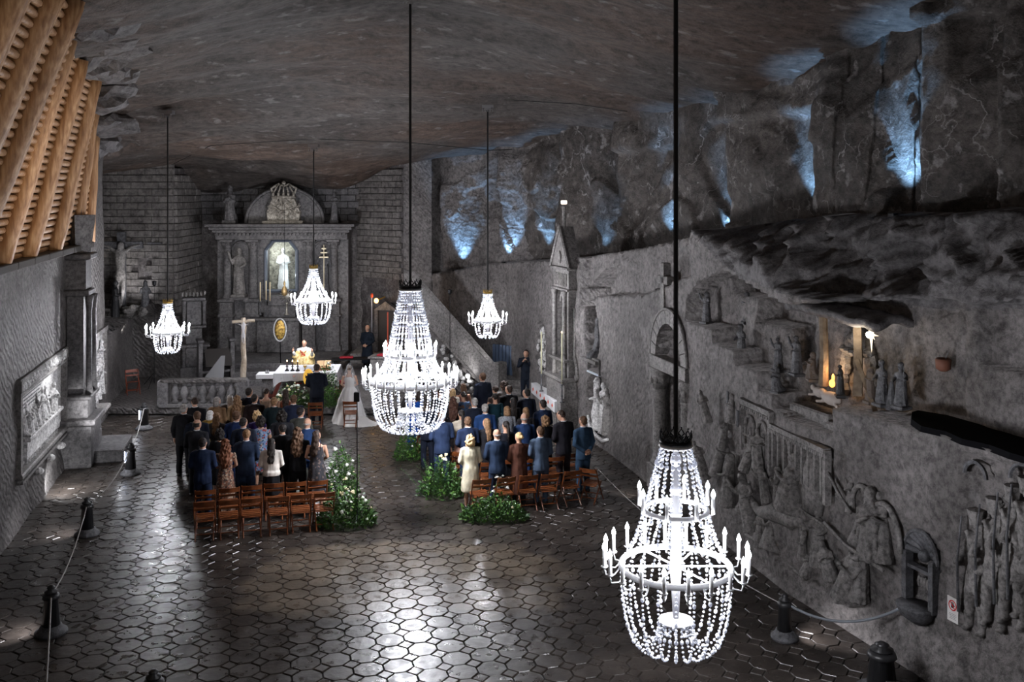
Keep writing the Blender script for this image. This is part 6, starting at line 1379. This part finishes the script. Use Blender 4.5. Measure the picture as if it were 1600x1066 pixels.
Rp = [
 (754,582.8,1.86,'tall brown haired man in a black suit, furthest forward in the right block','suit',MIDN,None,'short',HBR,'down'),
 (723.7,599.7,1.66,'woman with long light brown hair and a rose sleeveless dress','bare',(.16,.07,.07),None,'long',HBR,'clasp'),
 (724,612.4,1.62,'woman with a black bun and a patterned denim blue dress','dress',FLO4,None,'bun',HB,'clasp'),
 (706,607,1.64,'woman in a cream coat half hidden behind the great chandelier','coat',(.50,.47,.40),None,'bob',HBL,'clasp'),
 (708.2,620.8,1.66,'woman with long dark auburn hair and a black dress beside the chandelier','slvdress',(.014,.011,.012),None,'longcurly',(.05,.02,.012),'clasp'),
 (741.3,622.2,1.78,'silver haired man in a midnight suit behind the woman in denim blue','suit',MIDN,None,'short',HG,'clasp'),
 (773.7,615,1.68,'woman with piled dark curls and a dark teal dress','slvdress',(.006,.028,.040),None,'updo',HB,'clasp'),
 (775.5,603,1.68,'woman with pinned dark hair ahead of the teal dressed woman','dress',(.05,.035,.03),None,'updo',HDB,'clasp'),
 (758.2,631.4,1.78,'silver haired man in a bright blue suit','suit',(.012,.036,.11),None,'short',HG,'clasp'),
 (720.9,641.2,1.70,'woman with a dark ponytail, oatmeal knit jacket and pink skirt','knit',(.36,.31,.25),(.26,.14,.11),'ponytail',HB,'clasp'),
 (732.9,650.4,1.78,'ash brown haired man in a navy suit turned to the oatmeal knit woman','suit',NAVY,None,'short',HBR,'clasp'),
 (690.7,643.3,1.80,'stout man in a navy suit right beneath the edge of the great chandelier','suit',(.014,.024,.055),None,'short',HBR,'clasp'),
 (759.6,656,1.68,'woman with long straight dark blonde hair in a black jacket','jkskirt',(.010,.010,.013),BLACK,'long',HLB,'clasp'),
 (735,680.6,1.64,'woman with curly blonde hair in a long cream coat at the aisle corner','coat',(.55,.50,.37),None,'curlybob',HBL,'clasp'),
 (776.5,670.8,1.76,'bald man in a navy suit standing beside the cream coat woman','suit',(.014,.025,.050),None,'bald',HG,'clasp'),
 (785.8,597.3,1.72,'person with dark curls and a grey top looking sideways','knit',(.14,.13,.125),(.03,.03,.03),'curly',HDB,'clasp'),
 (794.8,602.5,1.76,'brown haired man in a black suit before the stair steps','suit',BLACK,None,'short',HDB,'clasp'),
 (801.5,622,1.66,'woman with long dark hair and a black dress behind the stair steps man','slvdress',BLACK,None,'long',HB,'clasp'),
 (822.5,607.8,1.80,'dark haired man in a black navy suit nearest the white side altar cloth','suit',MIDN,None,'short',HB,'clasp'),
 (848,625,1.78,'curly dark haired man in a navy suit beside the side altar','suit',(.012,.022,.055),None,'short',HB,'clasp'),
 (792.5,635.5,1.66,'woman with a dark blonde bob and a grey tweed jacket','jkskirt',FLO5,BLACK,'bob',HLB,'clasp'),
 (789.5,657.3,1.66,'woman with a low black ponytail in black, behind the tweed jacket','slvdress',(.008,.009,.014),None,'ponytail',HB,'clasp'),
 (821,637,1.66,'woman with ash blonde hair ahead of the bald blue suited man','slvdress',(.02,.018,.02),None,'bob',HLB,'clasp'),
 (818.8,646,1.80,'balding grey man in a bright navy suit in the middle of the right block','suit',(.012,.030,.085),None,'bald',HG,'clasp'),
 (853.3,652,1.66,'woman with bobbed curly light brown hair in a black jacket','jkskirt',BLACK,BLACK,'curlybob',HLB,'clasp'),
 (812,675.3,1.66,'woman with pinned blonde hair in a long chestnut brown coat','longcoat',(.075,.030,.020),BLACK,'bun',HBL,'clasp'),
 (843.5,667,1.78,'man with short ash hair in a slate blue suit and pale trousers','suit',(.055,.080,.125),(.05,.075,.12),'short',HBR,'clasp'),
 (878,640,1.86,'tall dark bearded man with bowed head in a black suit near the carved wall','suit',(.012,.011,.015),(.020,.012,.014),'crop',HDB,'clasp'),
 (911,650.5,1.80,'brown haired man in a teal blue suit, last in the row by the wall','suit',(.022,.045,.080),None,'short',HBR,'back')]
POS = [Vector((XP(a[0], FPX*(CH-a[2])/(a[1]-HY)), FPX*(CH-a[2])/(a[1]-HY), 0)) for a in Lp+Rp]
for it in range(12):                                  # keep neighbours from standing in one another
    for i in range(len(POS)):
        for j in range(i):
            dd = POS[i]-POS[j]; L_ = dd.length
            if L_ < .50:
                f_ = (.50-L_)*.3*(1 if dd.y > 0 else -1); POS[i] = POS[i]*(1+f_/POS[i].y); POS[j] = POS[j]*(1-f_/POS[j].y); g_ = (.50-L_)*.12*(1 if dd.x > 0 else -1); POS[i].x += g_; POS[j].x -= g_
for k, a in enumerate(Lp+Rp):
    px, py, h, lab, kind, c1, c2, hr, hc, arms = a
    wd = 1.1 if 'broad' in lab or 'stout' in lab else (1.06 if kind == 'suit' else 1.0)
    hy = random.choice((0, 0, .4, -.4)) if 'aisle' not in lab else -.4
    tl = -.4 if 'bowed' in lab else 0
    if lab.startswith('tall dark bearded'): hy = .4
    person(px, py, h, lab, kind, c1, c2, hr, hc, arms, hy=hy, tilt=tl, wide=wd, group=GL if k < len(Lp) else GR, loc=(POS[k].x, POS[k].y))
person(495, 568.8, 1.84, 'groom in a black suit standing before the altar table beside the empty kneeler', 'suit', (.006,.008,.014), None, 'short', HDB, 'clasp', wide=1.12)
person(574, 504, 1.76, 'balding man in a long black coat with clasped hands near the small lamp lit doorway', 'longcoat', (.008,.012,.020), None, 'balding', HB, 'clasp', yaw=R(165), d=38.4, z=.22, collar=True)
t = person(822, 546.5, 1.78, 'photographer in a black suit lifting a camera, standing before the slatted gate', 'suit', (.010,.014,.024), None, 'short', HB, 'photo', yaw=R(172), tilt=-.3)
c = thing('camera', 'black camera held up by the photographer at the slatted gate', 'camera', t.location+Vector((-.0, -.24, 1.44)), R(-8)); MB().box((0,0,0), (.13,.07,.09), bev=.01).build('camera_body', M_BLK, c); MB().tube([(0,-.03,0),(0,-.13,0)], [.035,.04], 12).build('lens', M_BLK, c, True)
# royal blue dressed figure behind the great chandelier
person(648, 640, 1.66, 'woman in a royal blue dress partly hidden under the great chandelier', 'longdress', (.010,.075,.36), None, 'bob', HDB, 'clasp', d=27.2)
person(668, 628, 1.74, 'man in a dark suit between the great chandelier and the blue dressed woman', 'suit', MIDN, None, 'short', HDB, 'clasp')
person(688, 606, 1.70, 'woman in a dark dress ahead of the cream coat behind the great chandelier', 'slvdress', BLACK, None, 'bun', HDB, 'clasp')
# priest in a gold chasuble
pr = person(475.5, 528.5, 1.78, 'dark haired priest in a gold chasuble with red stole behind the altar table', 'suit', (.5,.5,.5), BLACK, 'short', HB, 'orans', yaw=R(178), d=34.4, z=.22)
m = MB(); m.loft([(.45,0,.0,.30,.22),(.7,0,.0,.34,.22),(1.0,0,.02,.37,.22),(1.2,0,.02,.34,.20),(1.36,0,.0,.26,.15),(1.44,0,-.01,.18,.11),(1.49,0,-.015,.09,.09),(1.52,0,-.015,.08,.085)], 26, lambda a, i, r: 1+.04*math.sin(a*8)*(r[0] < 1.3))
for s_ in (-1, 1): m.tube([(s_*.16,0,1.40),(s_*.27,.04,1.22),(s_*.31,.16,1.26)], [.09,.12,.10], 10)
ch = remesh(m, 'chasuble', .02, mat('gold_brocade', (.55,.36,.12), .5, noise2=((.75,.60,.30), 16, .4, .6), bump=(30,.4,.01)), 1, cloth_fold(.012)); link(ch, 'chasuble', pr)
m = MB()
for i in range(10):
    z = .6+i*.085; m.box((0,.20-.004*abs(i-5),z), (.17,.03,.087))
for s_ in (-1, 1): m.tube([(s_*.045,.205,1.38),(s_*.10,.15,1.44)], .025, 5)
m.build('stole', pattern('red_gold_orphrey', (.35,.05,.02), [(.55,.30,.08),(.30,.03,.02),(.6,.45,.2)], 22), pr)
m = MB(); [m.torus((s_*.032,0,0), .026, .004, 12, 4) for s_ in (-1, 1)]; m.tube([(-.01,0,0),(.01,0,0)], .004, 4)
o = m.build('glasses', M_BLK, pr); o.location = (0,.112,1.655); o.rotation_euler = (R(90),0,0)
# bride
BX, BY = XP(546, 31.0), 31.0
br_ = thing('person', 'bride in a white strapped gown with a long train and sheer veil, seen from behind', 'person', (BX, BY, 0), R(8))
def badd(me, n, m=None): o = link(me, n, br_, m); o.scale = (.98,)*3; return o
badd(cache(('body','clasp',0.0,0.0), lambda: body_mesh('clasp', 0.0, 0.0)), 'body')
m = MB(); ff = lambda a, i, r: 1+.06*math.sin(a*11)*(r[0] < 1.0)
m.loft([(.0,-.0,-.10,.54,.60),(.05,0,-.09,.52,.55),(.35,0,-.05,.42,.42),(.7,0,-.02,.32,.29),(.95,0,0,.22,.18),(1.05,0,0,.145,.11),(1.2,0,0,.158,.118),(1.30,0,0,.168,.122),(1.37,0,.01,.160,.098)], 44, ff)
m.loft([(.0,.35,-.62,.55,.34),(.03,.35,-.60,.50,.30),(.09,.30,-.50,.34,.24),(.2,.18,-.32,.28,.26)], 28, lambda a, i, r: 1+.09*math.sin(a*7))
M_GOWN = mat('white_satin', (.72,.70,.68), .45, bump=(6,.3,.03)); link(remesh(m, 'gown', .022, M_GOWN, 1, cloth_fold(.012)), 'gown', br_)
m = MB(); [m.tube([(s_*.10,-.10,1.33),(s_*.11,-.085,1.42),(s_*.10,0,1.47),(s_*.10,.07,1.40)], .016, 6) for s_ in (-1, 1)]; m.build('strap', M_GOWN, br_, True)
badd(cache(('hair','bun',0.0,0.0), lambda: hair_mesh('bun')), 'hair', hairm(HBR))
def veil_mat():
    m = bpy.data.materials.new('sheer_tulle'); m.use_nodes = True; nt = m.node_tree; N = nt.nodes; L = nt.links; t = N.new('ShaderNodeBsdfTransparent'); d = N.new('ShaderNodeBsdfDiffuse'); d.inputs[0].default_value = (.85,.85,.87,1)
    x = N.new('ShaderNodeMixShader'); x.inputs[0].default_value = .27; L.new(t.outputs[0], x.inputs[1]); L.new(d.outputs[0], x.inputs[2]); L.new(x.outputs[0], N['Material Output'].inputs[0]); return m
def vf(i, j):
    a = PI*(-.12+1.24*i/29)+PI; v = j/17
    r = .10+.36*v**1.2; z = 1.80*(1-v)+.03; z = 1.80-.02-(1.74)*v**1.15
    if v < .12: r = .10*math.sin(v/.12*PI/2)+.012
    k = 1+.05*math.sin(i*1.9)*v
    return (r*k*math.cos(a)*.95+.12*v*v, r*k*math.sin(a)*1.05-.02-.10*v*v, z)
o = grid_mesh(30, 18, vf).build('veil', veil_mat(), br_, True)
# ------------------------------------------------------------------ folding chairs
def chair_parts():
    """wooden folding chair, its back towards -y, seat height .44; returns (name, mesh) list"""
    W2 = .205; P_ = []
    for s in (-1, 1):
        P_.append(('back_leg', MB().tube([(s*W2,.26,.01),(s*W2,.0,.42),(s*W2,-.17,.80)], [.016,.017,.015], 4).mesh('back_leg', M_WOOD)))
        P_.append(('front_leg', MB().tube([(s*(W2-.03),-.24,.01),(s*(W2-.03),.0,.25),(s*(W2-.03),.19,.43)], [.016,.016,.016], 4).mesh('front_leg', M_WOOD)))
    top = MB(); n = 7; vs = []
    for k in range(n):
        x = -W2+2*W2*k/(n-1); y = -.165-.035*math.cos((k/(n-1)-.5)*PI); vs += [(x,y,.705),(x,y-.016,.705),(x,y-.03,.80),(x,y-.014,.80)]
    f = [(0,1,2,3),(4*n-1,4*n-2,4*n-3,4*n-4)]
    for k in range(n-1):
        for j in range(4): f.append((4*k+j, 4*k+4+j, 4*k+4+(j+1)%4, 4*k+(j+1)%4))
    top.v = vs; top.f = f; P_.append(('backrest', top.mesh('backrest', M_WOOD)))
    P_.append(('lower_back_slat', MB().box((0,-.10,.62), (2*W2,.014,.05), rx=R(22)).mesh('lower_back_slat', M_WOOD)))
    sl = MB().box((0,0,0), (2*W2-.05,.068,.014), bev=.003).mesh('seat_slat', M_WOOD)
    for k in range(5): P_.append(('seat_slat', sl, (0,.19-.078*k,.445-.012*k)))
    P_.append(('stretcher', MB().tube([(-W2+.03,-.13,.12),(W2-.03,-.13,.12)], .012, 4).mesh('stretcher', M_WOOD)))
    P_.append(('stretcher', MB().tube([(-W2,.17,.15),(W2,.17,.15)], .012, 4).mesh('stretcher', M_WOOD)))
    return P_
CHP = chair_parts()
def chair(x, y, rz_, label, group=None, m=None, folded=0):
    t = thing('folding_chair', label, 'chair', (x, y, 0), rz_, group)
    for e in CHP:
        o = link(e[1], e[0], t, m)
        if len(e) > 2: o.location = e[2]
    return t
ords = ('first', 'second', 'third', 'fourth', 'fifth', 'sixth')
RB = [(320,844),(358,841),(393,838),(435,835),(470,831),(506,828)]
for k, (px, py) in enumerate(RB):
    p = F(px, py-3); chair(p.x, p.y, R(15)+random.uniform(-.05,.05), 'empty folding chair in the rearmost left row, %s counted from the outer side' % ords[k], 'rearmost left row of folding chairs')
for k, (px, py) in enumerate([(317,766),(354.5,762.5),(390,758.5),(425,755),(459.5,753),(493,751)]):
    d = FPX*(CH-.8)/(py-HY); chair(XP(px, d), d+.17, R(15)+random.uniform(-.05,.05), 'folding chair behind the last standing guests of the left block, %s from the outer side' % ords[k], 'second left row of folding chairs')
for k, (px, py) in enumerate([(750,749),(788,746),(824,742.6),(856.5,740.6),(891.5,735.7),(924,732.5)]):
    d = FPX*(CH-.8)/(py-HY); chair(XP(px, d), d+.17, R(16)+random.uniform(-.10,.10) if k < 5 else R(-28), 'folding chair in the rearmost row by the carved wall, %s counted from the aisle' % ords[k], 'rearmost right row of folding chairs')
for k, (px, py) in enumerate([(762,722),(797,718),(832,716),(866,714),(897,708)]):
    d = FPX*(CH-.8)/(py-HY); chair(XP(px, d), d+.17, R(16)+random.uniform(-.06,.06), 'folding chair between standing guests one row ahead in the right block, %s from the aisle' % ords[k], 'second right row of folding chairs')
for (px, py, a, lab) in [(663,672,16,'folding chair beside the white rose arrangement under the great chandelier'), (698,706,10,'folding chair behind the stout navy suited man'), (717,706,22,'folding chair with a handbag strap beside the green fern arrangement')]:
    d = FPX*(CH-.8)/(py-HY); chair(XP(px, d), d+.17, R(a), lab, 'aisle side folding chairs of the right block')
p = F(491, 671); chair(p.x, p.y+.2, R(8), 'folding chair standing right behind the groom'); p = F(546, 669); chair(p.x, p.y+.2, R(4), 'folding chair standing against the train of the bride')
d = 34.0; t = chair(XP(207, d), d, R(-150), 'red brown folding chair alone by the rough wall under the crucifix', m=mat('red_brown_chair', (.20,.045,.02), .45)); t.location.z = .22
# kneelers
for px, py, lab in ((476, 641, 'kneeler with a red velvet rest in front of the groom'), (538, 640, 'kneeler with a red velvet rest in front of the bride')):
    p = F(px, py); t = thing('kneeler', lab, 'kneeler', (p.x, p.y, 0), R(8))
    m = MB(); [m.box((s_*.26,.12,.42), (.05,.30,.84), bev=.01) for s_ in (-1, 1)]; m.box((0,.22,.5), (.5,.03,.55)); m.box((0,.02,.10), (.56,.55,.05)); [m.box((s_*.26,-.1,.1), (.05,.5,.2)) for s_ in (-1, 1)]; m.build('frame', mat('red_brown_wood', (.16,.03,.02), .5), t)
    V = mat('red_velvet', (.42,.02,.035), .85); m = MB(); m.box((0,.10,.88), (.60,.26,.09), bev=.03); m.build('arm_rest_pad', V, t); m = MB(); m.box((0,-.10,.17), (.52,.30,.09), bev=.03); m.build('knee_pad', V, t)

# ------------------------------------------------------------------ flower arrangements
M_LEAF = mat('deep_green_leaf', (.015,.05,.012), .5, noise2=((.06,.14,.03), 7, .35, .7)); M_LEAF2 = mat('fresh_green_leaf', (.05,.14,.02), .5, noise2=((.12,.24,.04), 7, .35, .7))
M_PET = mat('white_petal', (.78,.78,.74), .6); M_PETC = mat('cream_petal', (.75,.66,.42), .6)
def rose_mb(r):
    m = MB()
    for lay in range(3):
        n = 5-lay
        for k in range(n):
            a = 2*PI*k/n+lay*.6; rr = r*(.75-.22*lay); c = Vector((rr*.6*math.cos(a), rr*.6*math.sin(a), lay*r*.28)); m.ball(c, (rr*.62, rr*.62, r*.34), 6, 4)
    return m
ROSE = rose_mb(.06).mesh('rose', M_PET, True); SMALL = rose_mb(.032).mesh('small_flower', M_PET, True)
def flowers(label, x, y, rx, ry, h, nleaf, nrose, seed, z=0, tall=0, lm=None, fern=0, rz_=0, cream=.2, leaf=.07):
    rnd = random.Random(seed); t = thing('flower_arrangement', label, 'flowers', (x, y, z), rz_)
    def spot(top=False):
        a = rnd.uniform(0, 2*PI); q = math.sqrt(rnd.random()); hh = h*(1-q**2*.85)*(1+ .25*rnd.random()); zz2 = hh if top else rnd.uniform(.0, hh)
        return Vector((rx*q*math.cos(a), ry*q*math.sin(a), max(zz2, .03)))
    for k, (mm, fr_) in enumerate(((M_LEAF, .68), (lm or M_LEAF2, .32))):
        m = MB()
        for i in range(int(nleaf*fr_)):
            c = spot(); d = Vector((c.x/rx*.7+rnd.uniform(-.6,.6), c.y/ry*.7+rnd.uniform(-.6,.6), rnd.uniform(-.2,1))).normalized(); L = leaf*rnd.uniform(.6,1.5); s_ = d.cross(Vector((rnd.uniform(-1,1), rnd.uniform(-1,1), rnd.uniform(-1,1)))).normalized()*L*.26
            m.add([c, c+d*L*.5+s_, c+d*L, c+d*L*.5-s_], [(0,1,2,3)])
        for i in range(int((fern+6)*fr_)+1):
            c = spot(); c.z = .05; d = Vector((rnd.uniform(-1,1)*rx, rnd.uniform(-1,1)*ry, h*1.0)).normalized(); L = (h*1.15+.1) if fern else h*.8
            for u in range(14):
                q = c+d*L*u/14+Vector((0,0,-.25*L*(u/14)**2)); 
                for sg in (-1, 1):
                    e = (d.cross(Vector((0,0,1))).normalized()*sg*.8+d*.6)*leaf*1.3*(1-u/18); w_ = d*leaf*.22; m.add([q, q+e*.5+w_, q+e, q+e*.5-w_], [(0,1,2,3)])
        m.build('foliage', mm, t, kind='stuff')
    for i in range(nrose):
        c = spot(True); big = rnd.random() < .45; o = link(ROSE if big else SMALL, 'rose' if big else 'small_flower', t); o.location = c+Vector((0,0,.02)); o.rotation_euler = (rnd.uniform(-.7,.1), rnd.uniform(-.5,.5), rnd.uniform(0,6)); s_ = rnd.uniform(.8,1.3); o.scale = (s_,)*3
        if rnd.random() < cream: o.material_slots[0].link = 'OBJECT'; o.material_slots[0].material = M_PETC
    return t
def fp(px, py): p = F(px, py); return p.x, p.y
x, y = fp(541, 820); flowers('big white and green flower arrangement in front at the left chair rows', x, y, .62, .42, .75, 1500, 22, 1, leaf=.085)
x, y = fp(533, 775); flowers('tall airy green and white flower arrangement behind the big one at the left chairs', x, y, .38, .34, 1.05, 1100, 16, 2, fern=10)
x, y = fp(690, 775); flowers('fern and white flower arrangement at the aisle corner of the right block', x, y, .52, .40, .80, 1000, 14, 3, fern=26, leaf=.08)
x, y = fp(772, 812); flowers('low spreading green arrangement with white daisies behind the rearmost right chairs', x, y, .72, .34, .48, 1800, 6, 4, cream=.5)
x, y = fp(790, 795); t = flowers('tight cluster of white blossoms rising from the low spreading arrangement', x-.12, y-.05, .26, .16, .62, 160, 22, 14, cream=.05)
x, y = fp(640, 718); flowers('round green arrangement with white roses at the front of the right block', x, y, .40, .34, .78, 1100, 15, 5, cream=0)
flowers('broad white rose bank on the floor before the altar table, crucifix side', XP(458, 31.9), 31.9, .72, .32, .62, 1300, 30, 6, z=.22)
flowers('upright rose and greenery bank before the altar table, doorway side', XP(512, 31.9), 31.9, .42, .32, 1.35, 1400, 14, 7, z=.22)

# ------------------------------------------------------------------ bollards and ropes
def bollard(px, py, h, label, led=False, s=1.25, glow=False):
    p = F(px, py); t = thing('rope_bollard', label, 'bollard', (p.x, p.y, 0), 0)
    MB().lathe([(.20*s,0),(.20*s,.05),(.15*s,.09),(.13*s,.14)], 16).build('foot', M_SD, t, True)
    MB().lathe([(.11*s,.13),(.085*s,h*.7),(.11*s,h*.73),(.10*s,h*.80),(.075*s,h*.83)], 12).build('post', M_BOL, t, True)
    MB().lathe([(.075*s,h*.83),(.085*s,h*.87),(.04*s,h*.91),(.055*s,h*.95),(.02*s,h)], 12).build('finial', M_BOL, t, True)
    if led: MB().box((-.10*s,-.05,h*.55), (.018,.02,h*.35)).build('led_strip', mat('led_blue_white', (.8,.85,1), .4, emit=(.65,.75,1), es=9), t); light('POINT', 'bollard_led', (p.x-.2, p.y-.18, h*.5), 3.0, (.9,.93,1), .03)
    if glow: light('SPOT', 'bollard_led', (p.x-.14*glow, p.y-.05, h*.55), 55, (.97,.96,1), .03, (p.x-.75*glow, p.y+.05, 0), 100, .9)
    return Vector((p.x, p.y, h*.80))
M_BOL = mat('dark_bollard', (.022,.022,.024), .4, spec=.5, bump=(20,.3,.01))
b1 = bollard(80, 990, .78, 'dark turned rope bollard nearest the lower left corner', glow=True); b2 = bollard(136, 836, .78, 'dark rope bollard between the corner one and the two with lit strips', glow=True)
b3 = bollard(204, 741, .80, 'rope bollard with a lit strip near the low stone step', True); b4 = bollard(225, 671, .80, 'rope bollard with a lit strip closest to the sanctuary platform', True)
b5 = bollard(1226, 998, .72, 'dark rope bollard before the great relief wall', s=1.1, glow=-1)
p = F(1378, 1085); b6 = Vector((p.x, p.y, .7)); bollard(1378, 1085, .74, 'big dark drum bollard cut by the picture edge near the fountain', s=1.9)
b0 = bollard(240, 1130, .72, 'bollard of which only the knob shows at the bottom edge')
def rope(a, b, sag, label, m, r=.014):
    a, b = Vector(a), Vector(b); t = thing('rope', label, 'rope', (a.x, a.y, 0)); o = Vector((a.x, a.y, 0)); pts = [a.lerp(b, k/20)-o-Vector((0,0,sag*4*(k/20)*(1-k/20))) for k in range(21)]
    MB().tube(pts, r, 6).build('rope_body', m, t, True)
M_ROPE = mat('pale_rope', (.32,.31,.30), .7, bump=(60,.5,.01))
p = F(70, 1180); rope(b1, (p.x, p.y, .6), .10, 'pale rope running from the corner bollard towards the camera', M_ROPE); rope(b1, b2, .22, 'pale rope between the two plain bollards', M_ROPE); rope(b2, b3, .22, 'pale rope rising towards the first lit bollard', M_ROPE); rope(b3, b4, .16, 'pale rope between the two lit bollards', M_ROPE)
hk = RWALL.place(1418, 945, -.04)[0]; rope(b5, hk, .28, 'thick grey rope from the bollard to the wall beside the fountain', mat('grey_rope', (.22,.24,.27), .6), .022)
p = F(935, 770); rope((p.x, p.y, .55), b5+Vector((0,0,-.05)), .25, 'thin rope from the chair rows along the carved wall', M_ROPE, .010)
t = thing('rope_hook', 'iron hook holding the grey rope on the wall', 'hook', hk); MB().tube([(0,.1,0),(0,-.05,0),(0,-.07,.05)], .02, 6).build('hook_body', M_BLK, t)
# ------------------------------------------------------------------ stands
def tripod(px, py, h, label, head=None, rz_=0, z=0, spread=.5, name='tripod_stand'):
    p = F(px, py, z); t = thing(name, label, 'stand', (p.x, p.y, z), rz_)
    MB().tube([(0,0,.12),(0,0,h*.5),(0,0,h)], [.016,.013,.010], 6).build('pole', M_BLK, t)
    for k in range(3):
        a = 2*PI*k/3+.5; MB().tube([(0,0,spread*.9),(spread*math.cos(a),spread*math.sin(a),.01)], .011, 5).build('leg', M_BLK, t)
    if head == 'box': MB().box((0,-.03,h), (.12,.10,.20), bev=.01).build('head', M_BLK, t)
    if head == 'lamp': MB().lathe([(.03,-.05),(.07,0),(.08,.12),(.02,.14)], 10, (0,0,h)).build('head', M_BLK, t)
    return t
tripod(241, 604, 3.6, 'tall black light stand on three legs before the masonry wall', 'lamp', z=.22, spread=.55)
tripod(558, 822, 2.75, 'tall thin black stand with a small speaker in the middle of the aisle', 'box', spread=.28)
tripod(703, 612, 3.5, 'thin black microphone stand in front of the stair parapet', 'lamp', spread=.3)
# ------------------------------------------------------------------ lamp lit doorway, ambo
t = thing('small_doorway', 'small doorway with a smooth grey frame and an amber wall lamp above', 'doorway', (XP(604, 39.3), 39.3, .8), R(-12))
m = MB(); [m.box((s_*.40,0,.85), (.14,.2,1.7), bev=.02) for s_ in (-1, 1)]; m.prism([(-.5,1.65),(.5,1.65),(0,2.0)], -.14, .12); m.build('frame', M_AL, t); MB().box((0,.05,.83), (.68,.05,1.66)).build('door_leaf', mat('dark_door_planks', (.03,.026,.024), .7), t)
t = thing('wall_lamp', 'small amber wall lamp glowing over the little doorway', 'lamp', P(588, 470, 38.9)); MB().ball((0,0,0), (.09,.08,.10), 10, 8).build('glass', mat('amber_glass', (1,.6,.2), .4, emit=(1,.55,.15), es=5), t, True); MB().tube([(0,.05,0),(.3,.3,.12)], .03, 5).build('arm', M_GOLD, t)
light('POINT', 'wall_lamp_light', P(588, 472, 38.6), 14, (1,.6,.25), .08)
t = thing('red_candle', 'tall slim red processional candle beside the little doorway', 'candle', (XP(606, 38.2), 38.2, 0)); MB().tube([(0,0,.1),(0,0,2.5)], .03, 6).build('candle_body', mat('red_wax', (.45,.06,.02), .5), t); MB().lathe([(.1,0),(.1,.1),(.03,.12)], 10).build('foot', M_BLK, t)
t = thing('processional_cross_stand', 'slim dark pole with a red knob standing behind the black coated man', 'stand', (XP(581, 39.0), 39.0, 0)); MB().tube([(0,0,.05),(0,0,3.0)], .025, 6).build('pole', M_SILV, t); MB().ball((0,0,3.05), (.06,.06,.1), 8, 6).build('knob', MATS['red_wax'], t)
t = thing('prayer_table', 'dark iron table with red cushions beside the black coated man', 'table', (XP(550, 37.4), 37.4, 0), R(5))
m = MB(); m.box((0,0,.85), (1.5,.5,.05)); [m.tube([(x,y,0),(x*.8,y*.7,.45),(x,y,.85)], .025, 5) for x in (-.65,.65) for y in (-.2,.2)]; m.build('frame', M_BLK, t); MB().box((-.2,0,.91), (.5,.3,.06), bev=.02).build('cushion', MATS['red_velvet'], t)
t = thing('ambo', 'salt lectern block with red cushions behind the great chandelier', 'lectern', (XP(606, 36.2), 36.2, 0), R(-10)); m = MB(); m.box((0,0,.55), (1.1,.7,1.1), bev=.03); m.box((0,0,1.13), (1.25,.8,.08), bev=.02); m.build('block', M_ST, t); MB().box((-.1,-.15,1.21), (.45,.3,.08), bev=.03).build('cushion', MATS['red_velvet'], t)
m = MB(); slab(m, -6.3, -3.5, 38.9, 41.0, .02, .8); struct('floor_step', m, M_ST, 'raised stone landing before the small lamp lit doorway')
# cable strung between the ceiling hooks
for pts, lab in (([P(268,262,36),P(330,232,33),P(493,222,32)], 'dark cable strung along the vault to the bracket above the altar chandelier'), ([P(493,222,32),P(640,228,31),P(766,240,32),P(800,238,33)], 'thin cable from the altar chandelier bracket towards the carved wall'), ([P(766,160,29),P(900,168,28),P(980,180,27)], 'thin cable from the stair chandelier bracket across the vault')):
    t = thing('cable', lab, 'cable', pts[0]); MB().tube([p-pts[0]+Vector((0,0,.10)) for p in pts], .012, 5).build('cable_run', M_BLKC, t)
t = thing('gallery_handrail', 'pale metal handrail of the gallery just above the lower right corner', 'handrail', (2.25, 6, 0)); MB().tube([(0,0,4.14),(2.6,-.3,4.14)], .018, 8).build('rail', M_SILV, t); [MB().tube([(x,-.1*x,3.2),(x,-.1*x,4.13)], .014, 6).build('post', M_SILV, t) for x in (.8, 1.9)]
# broken rock lumps between the props and the vault
m = MB(); rnd = random.Random(31)
for k, (px, py, d, s_) in enumerate([(150,20,19.5,.7),(172,40,21,.8),(160,90,23,.8),(185,100,24.5,.7),(165,140,26,.8),(190,60,22.5,.8),(170,185,28.5,.7),(140,60,22.5,.9),(178,-5,19.5,.9),(160,215,31,.6)]):
    bm = bmesh.new(); bmesh.ops.create_icosphere(bm, subdivisions=3, radius=1)
    c = P(px, py, d)
    sx, sy, sz = s_*rnd.uniform(.8,1.2), s_*rnd.uniform(.8,1.4), s_*rnd.uniform(.45,.8)
    for v in bm.verts:
        n = fbm(v.co.x*1.3+k*7, v.co.y*1.3, v.co.z*1.3, 4); q = 1+.45*n; q = round(q*5)/5*.5+q*.5; v.co = Vector((v.co.x*sx*q, v.co.y*sy*q, v.co.z*sz*q))
    me = bpy.data.meshes.new('rock_outcrop'); bm.to_mesh(me); bm.free(); me.materials.append(M_DK); o = link(me, 'ceiling_rock_outcrop'); o.location = c+Vector((0,-.3,-.15)); struct('', o, None, 'jagged broken rock between the timber props and the vault, lump %s' % ('near the tallest prop', 'beside the first step', 'under a dark hollow', 'with a pale face', 'low on the left', 'with a sharp rim', 'above the last props', 'behind the prop tops', 'at the picture top', 'furthest back')[k])

bpy.data.scenes.remove(WS)
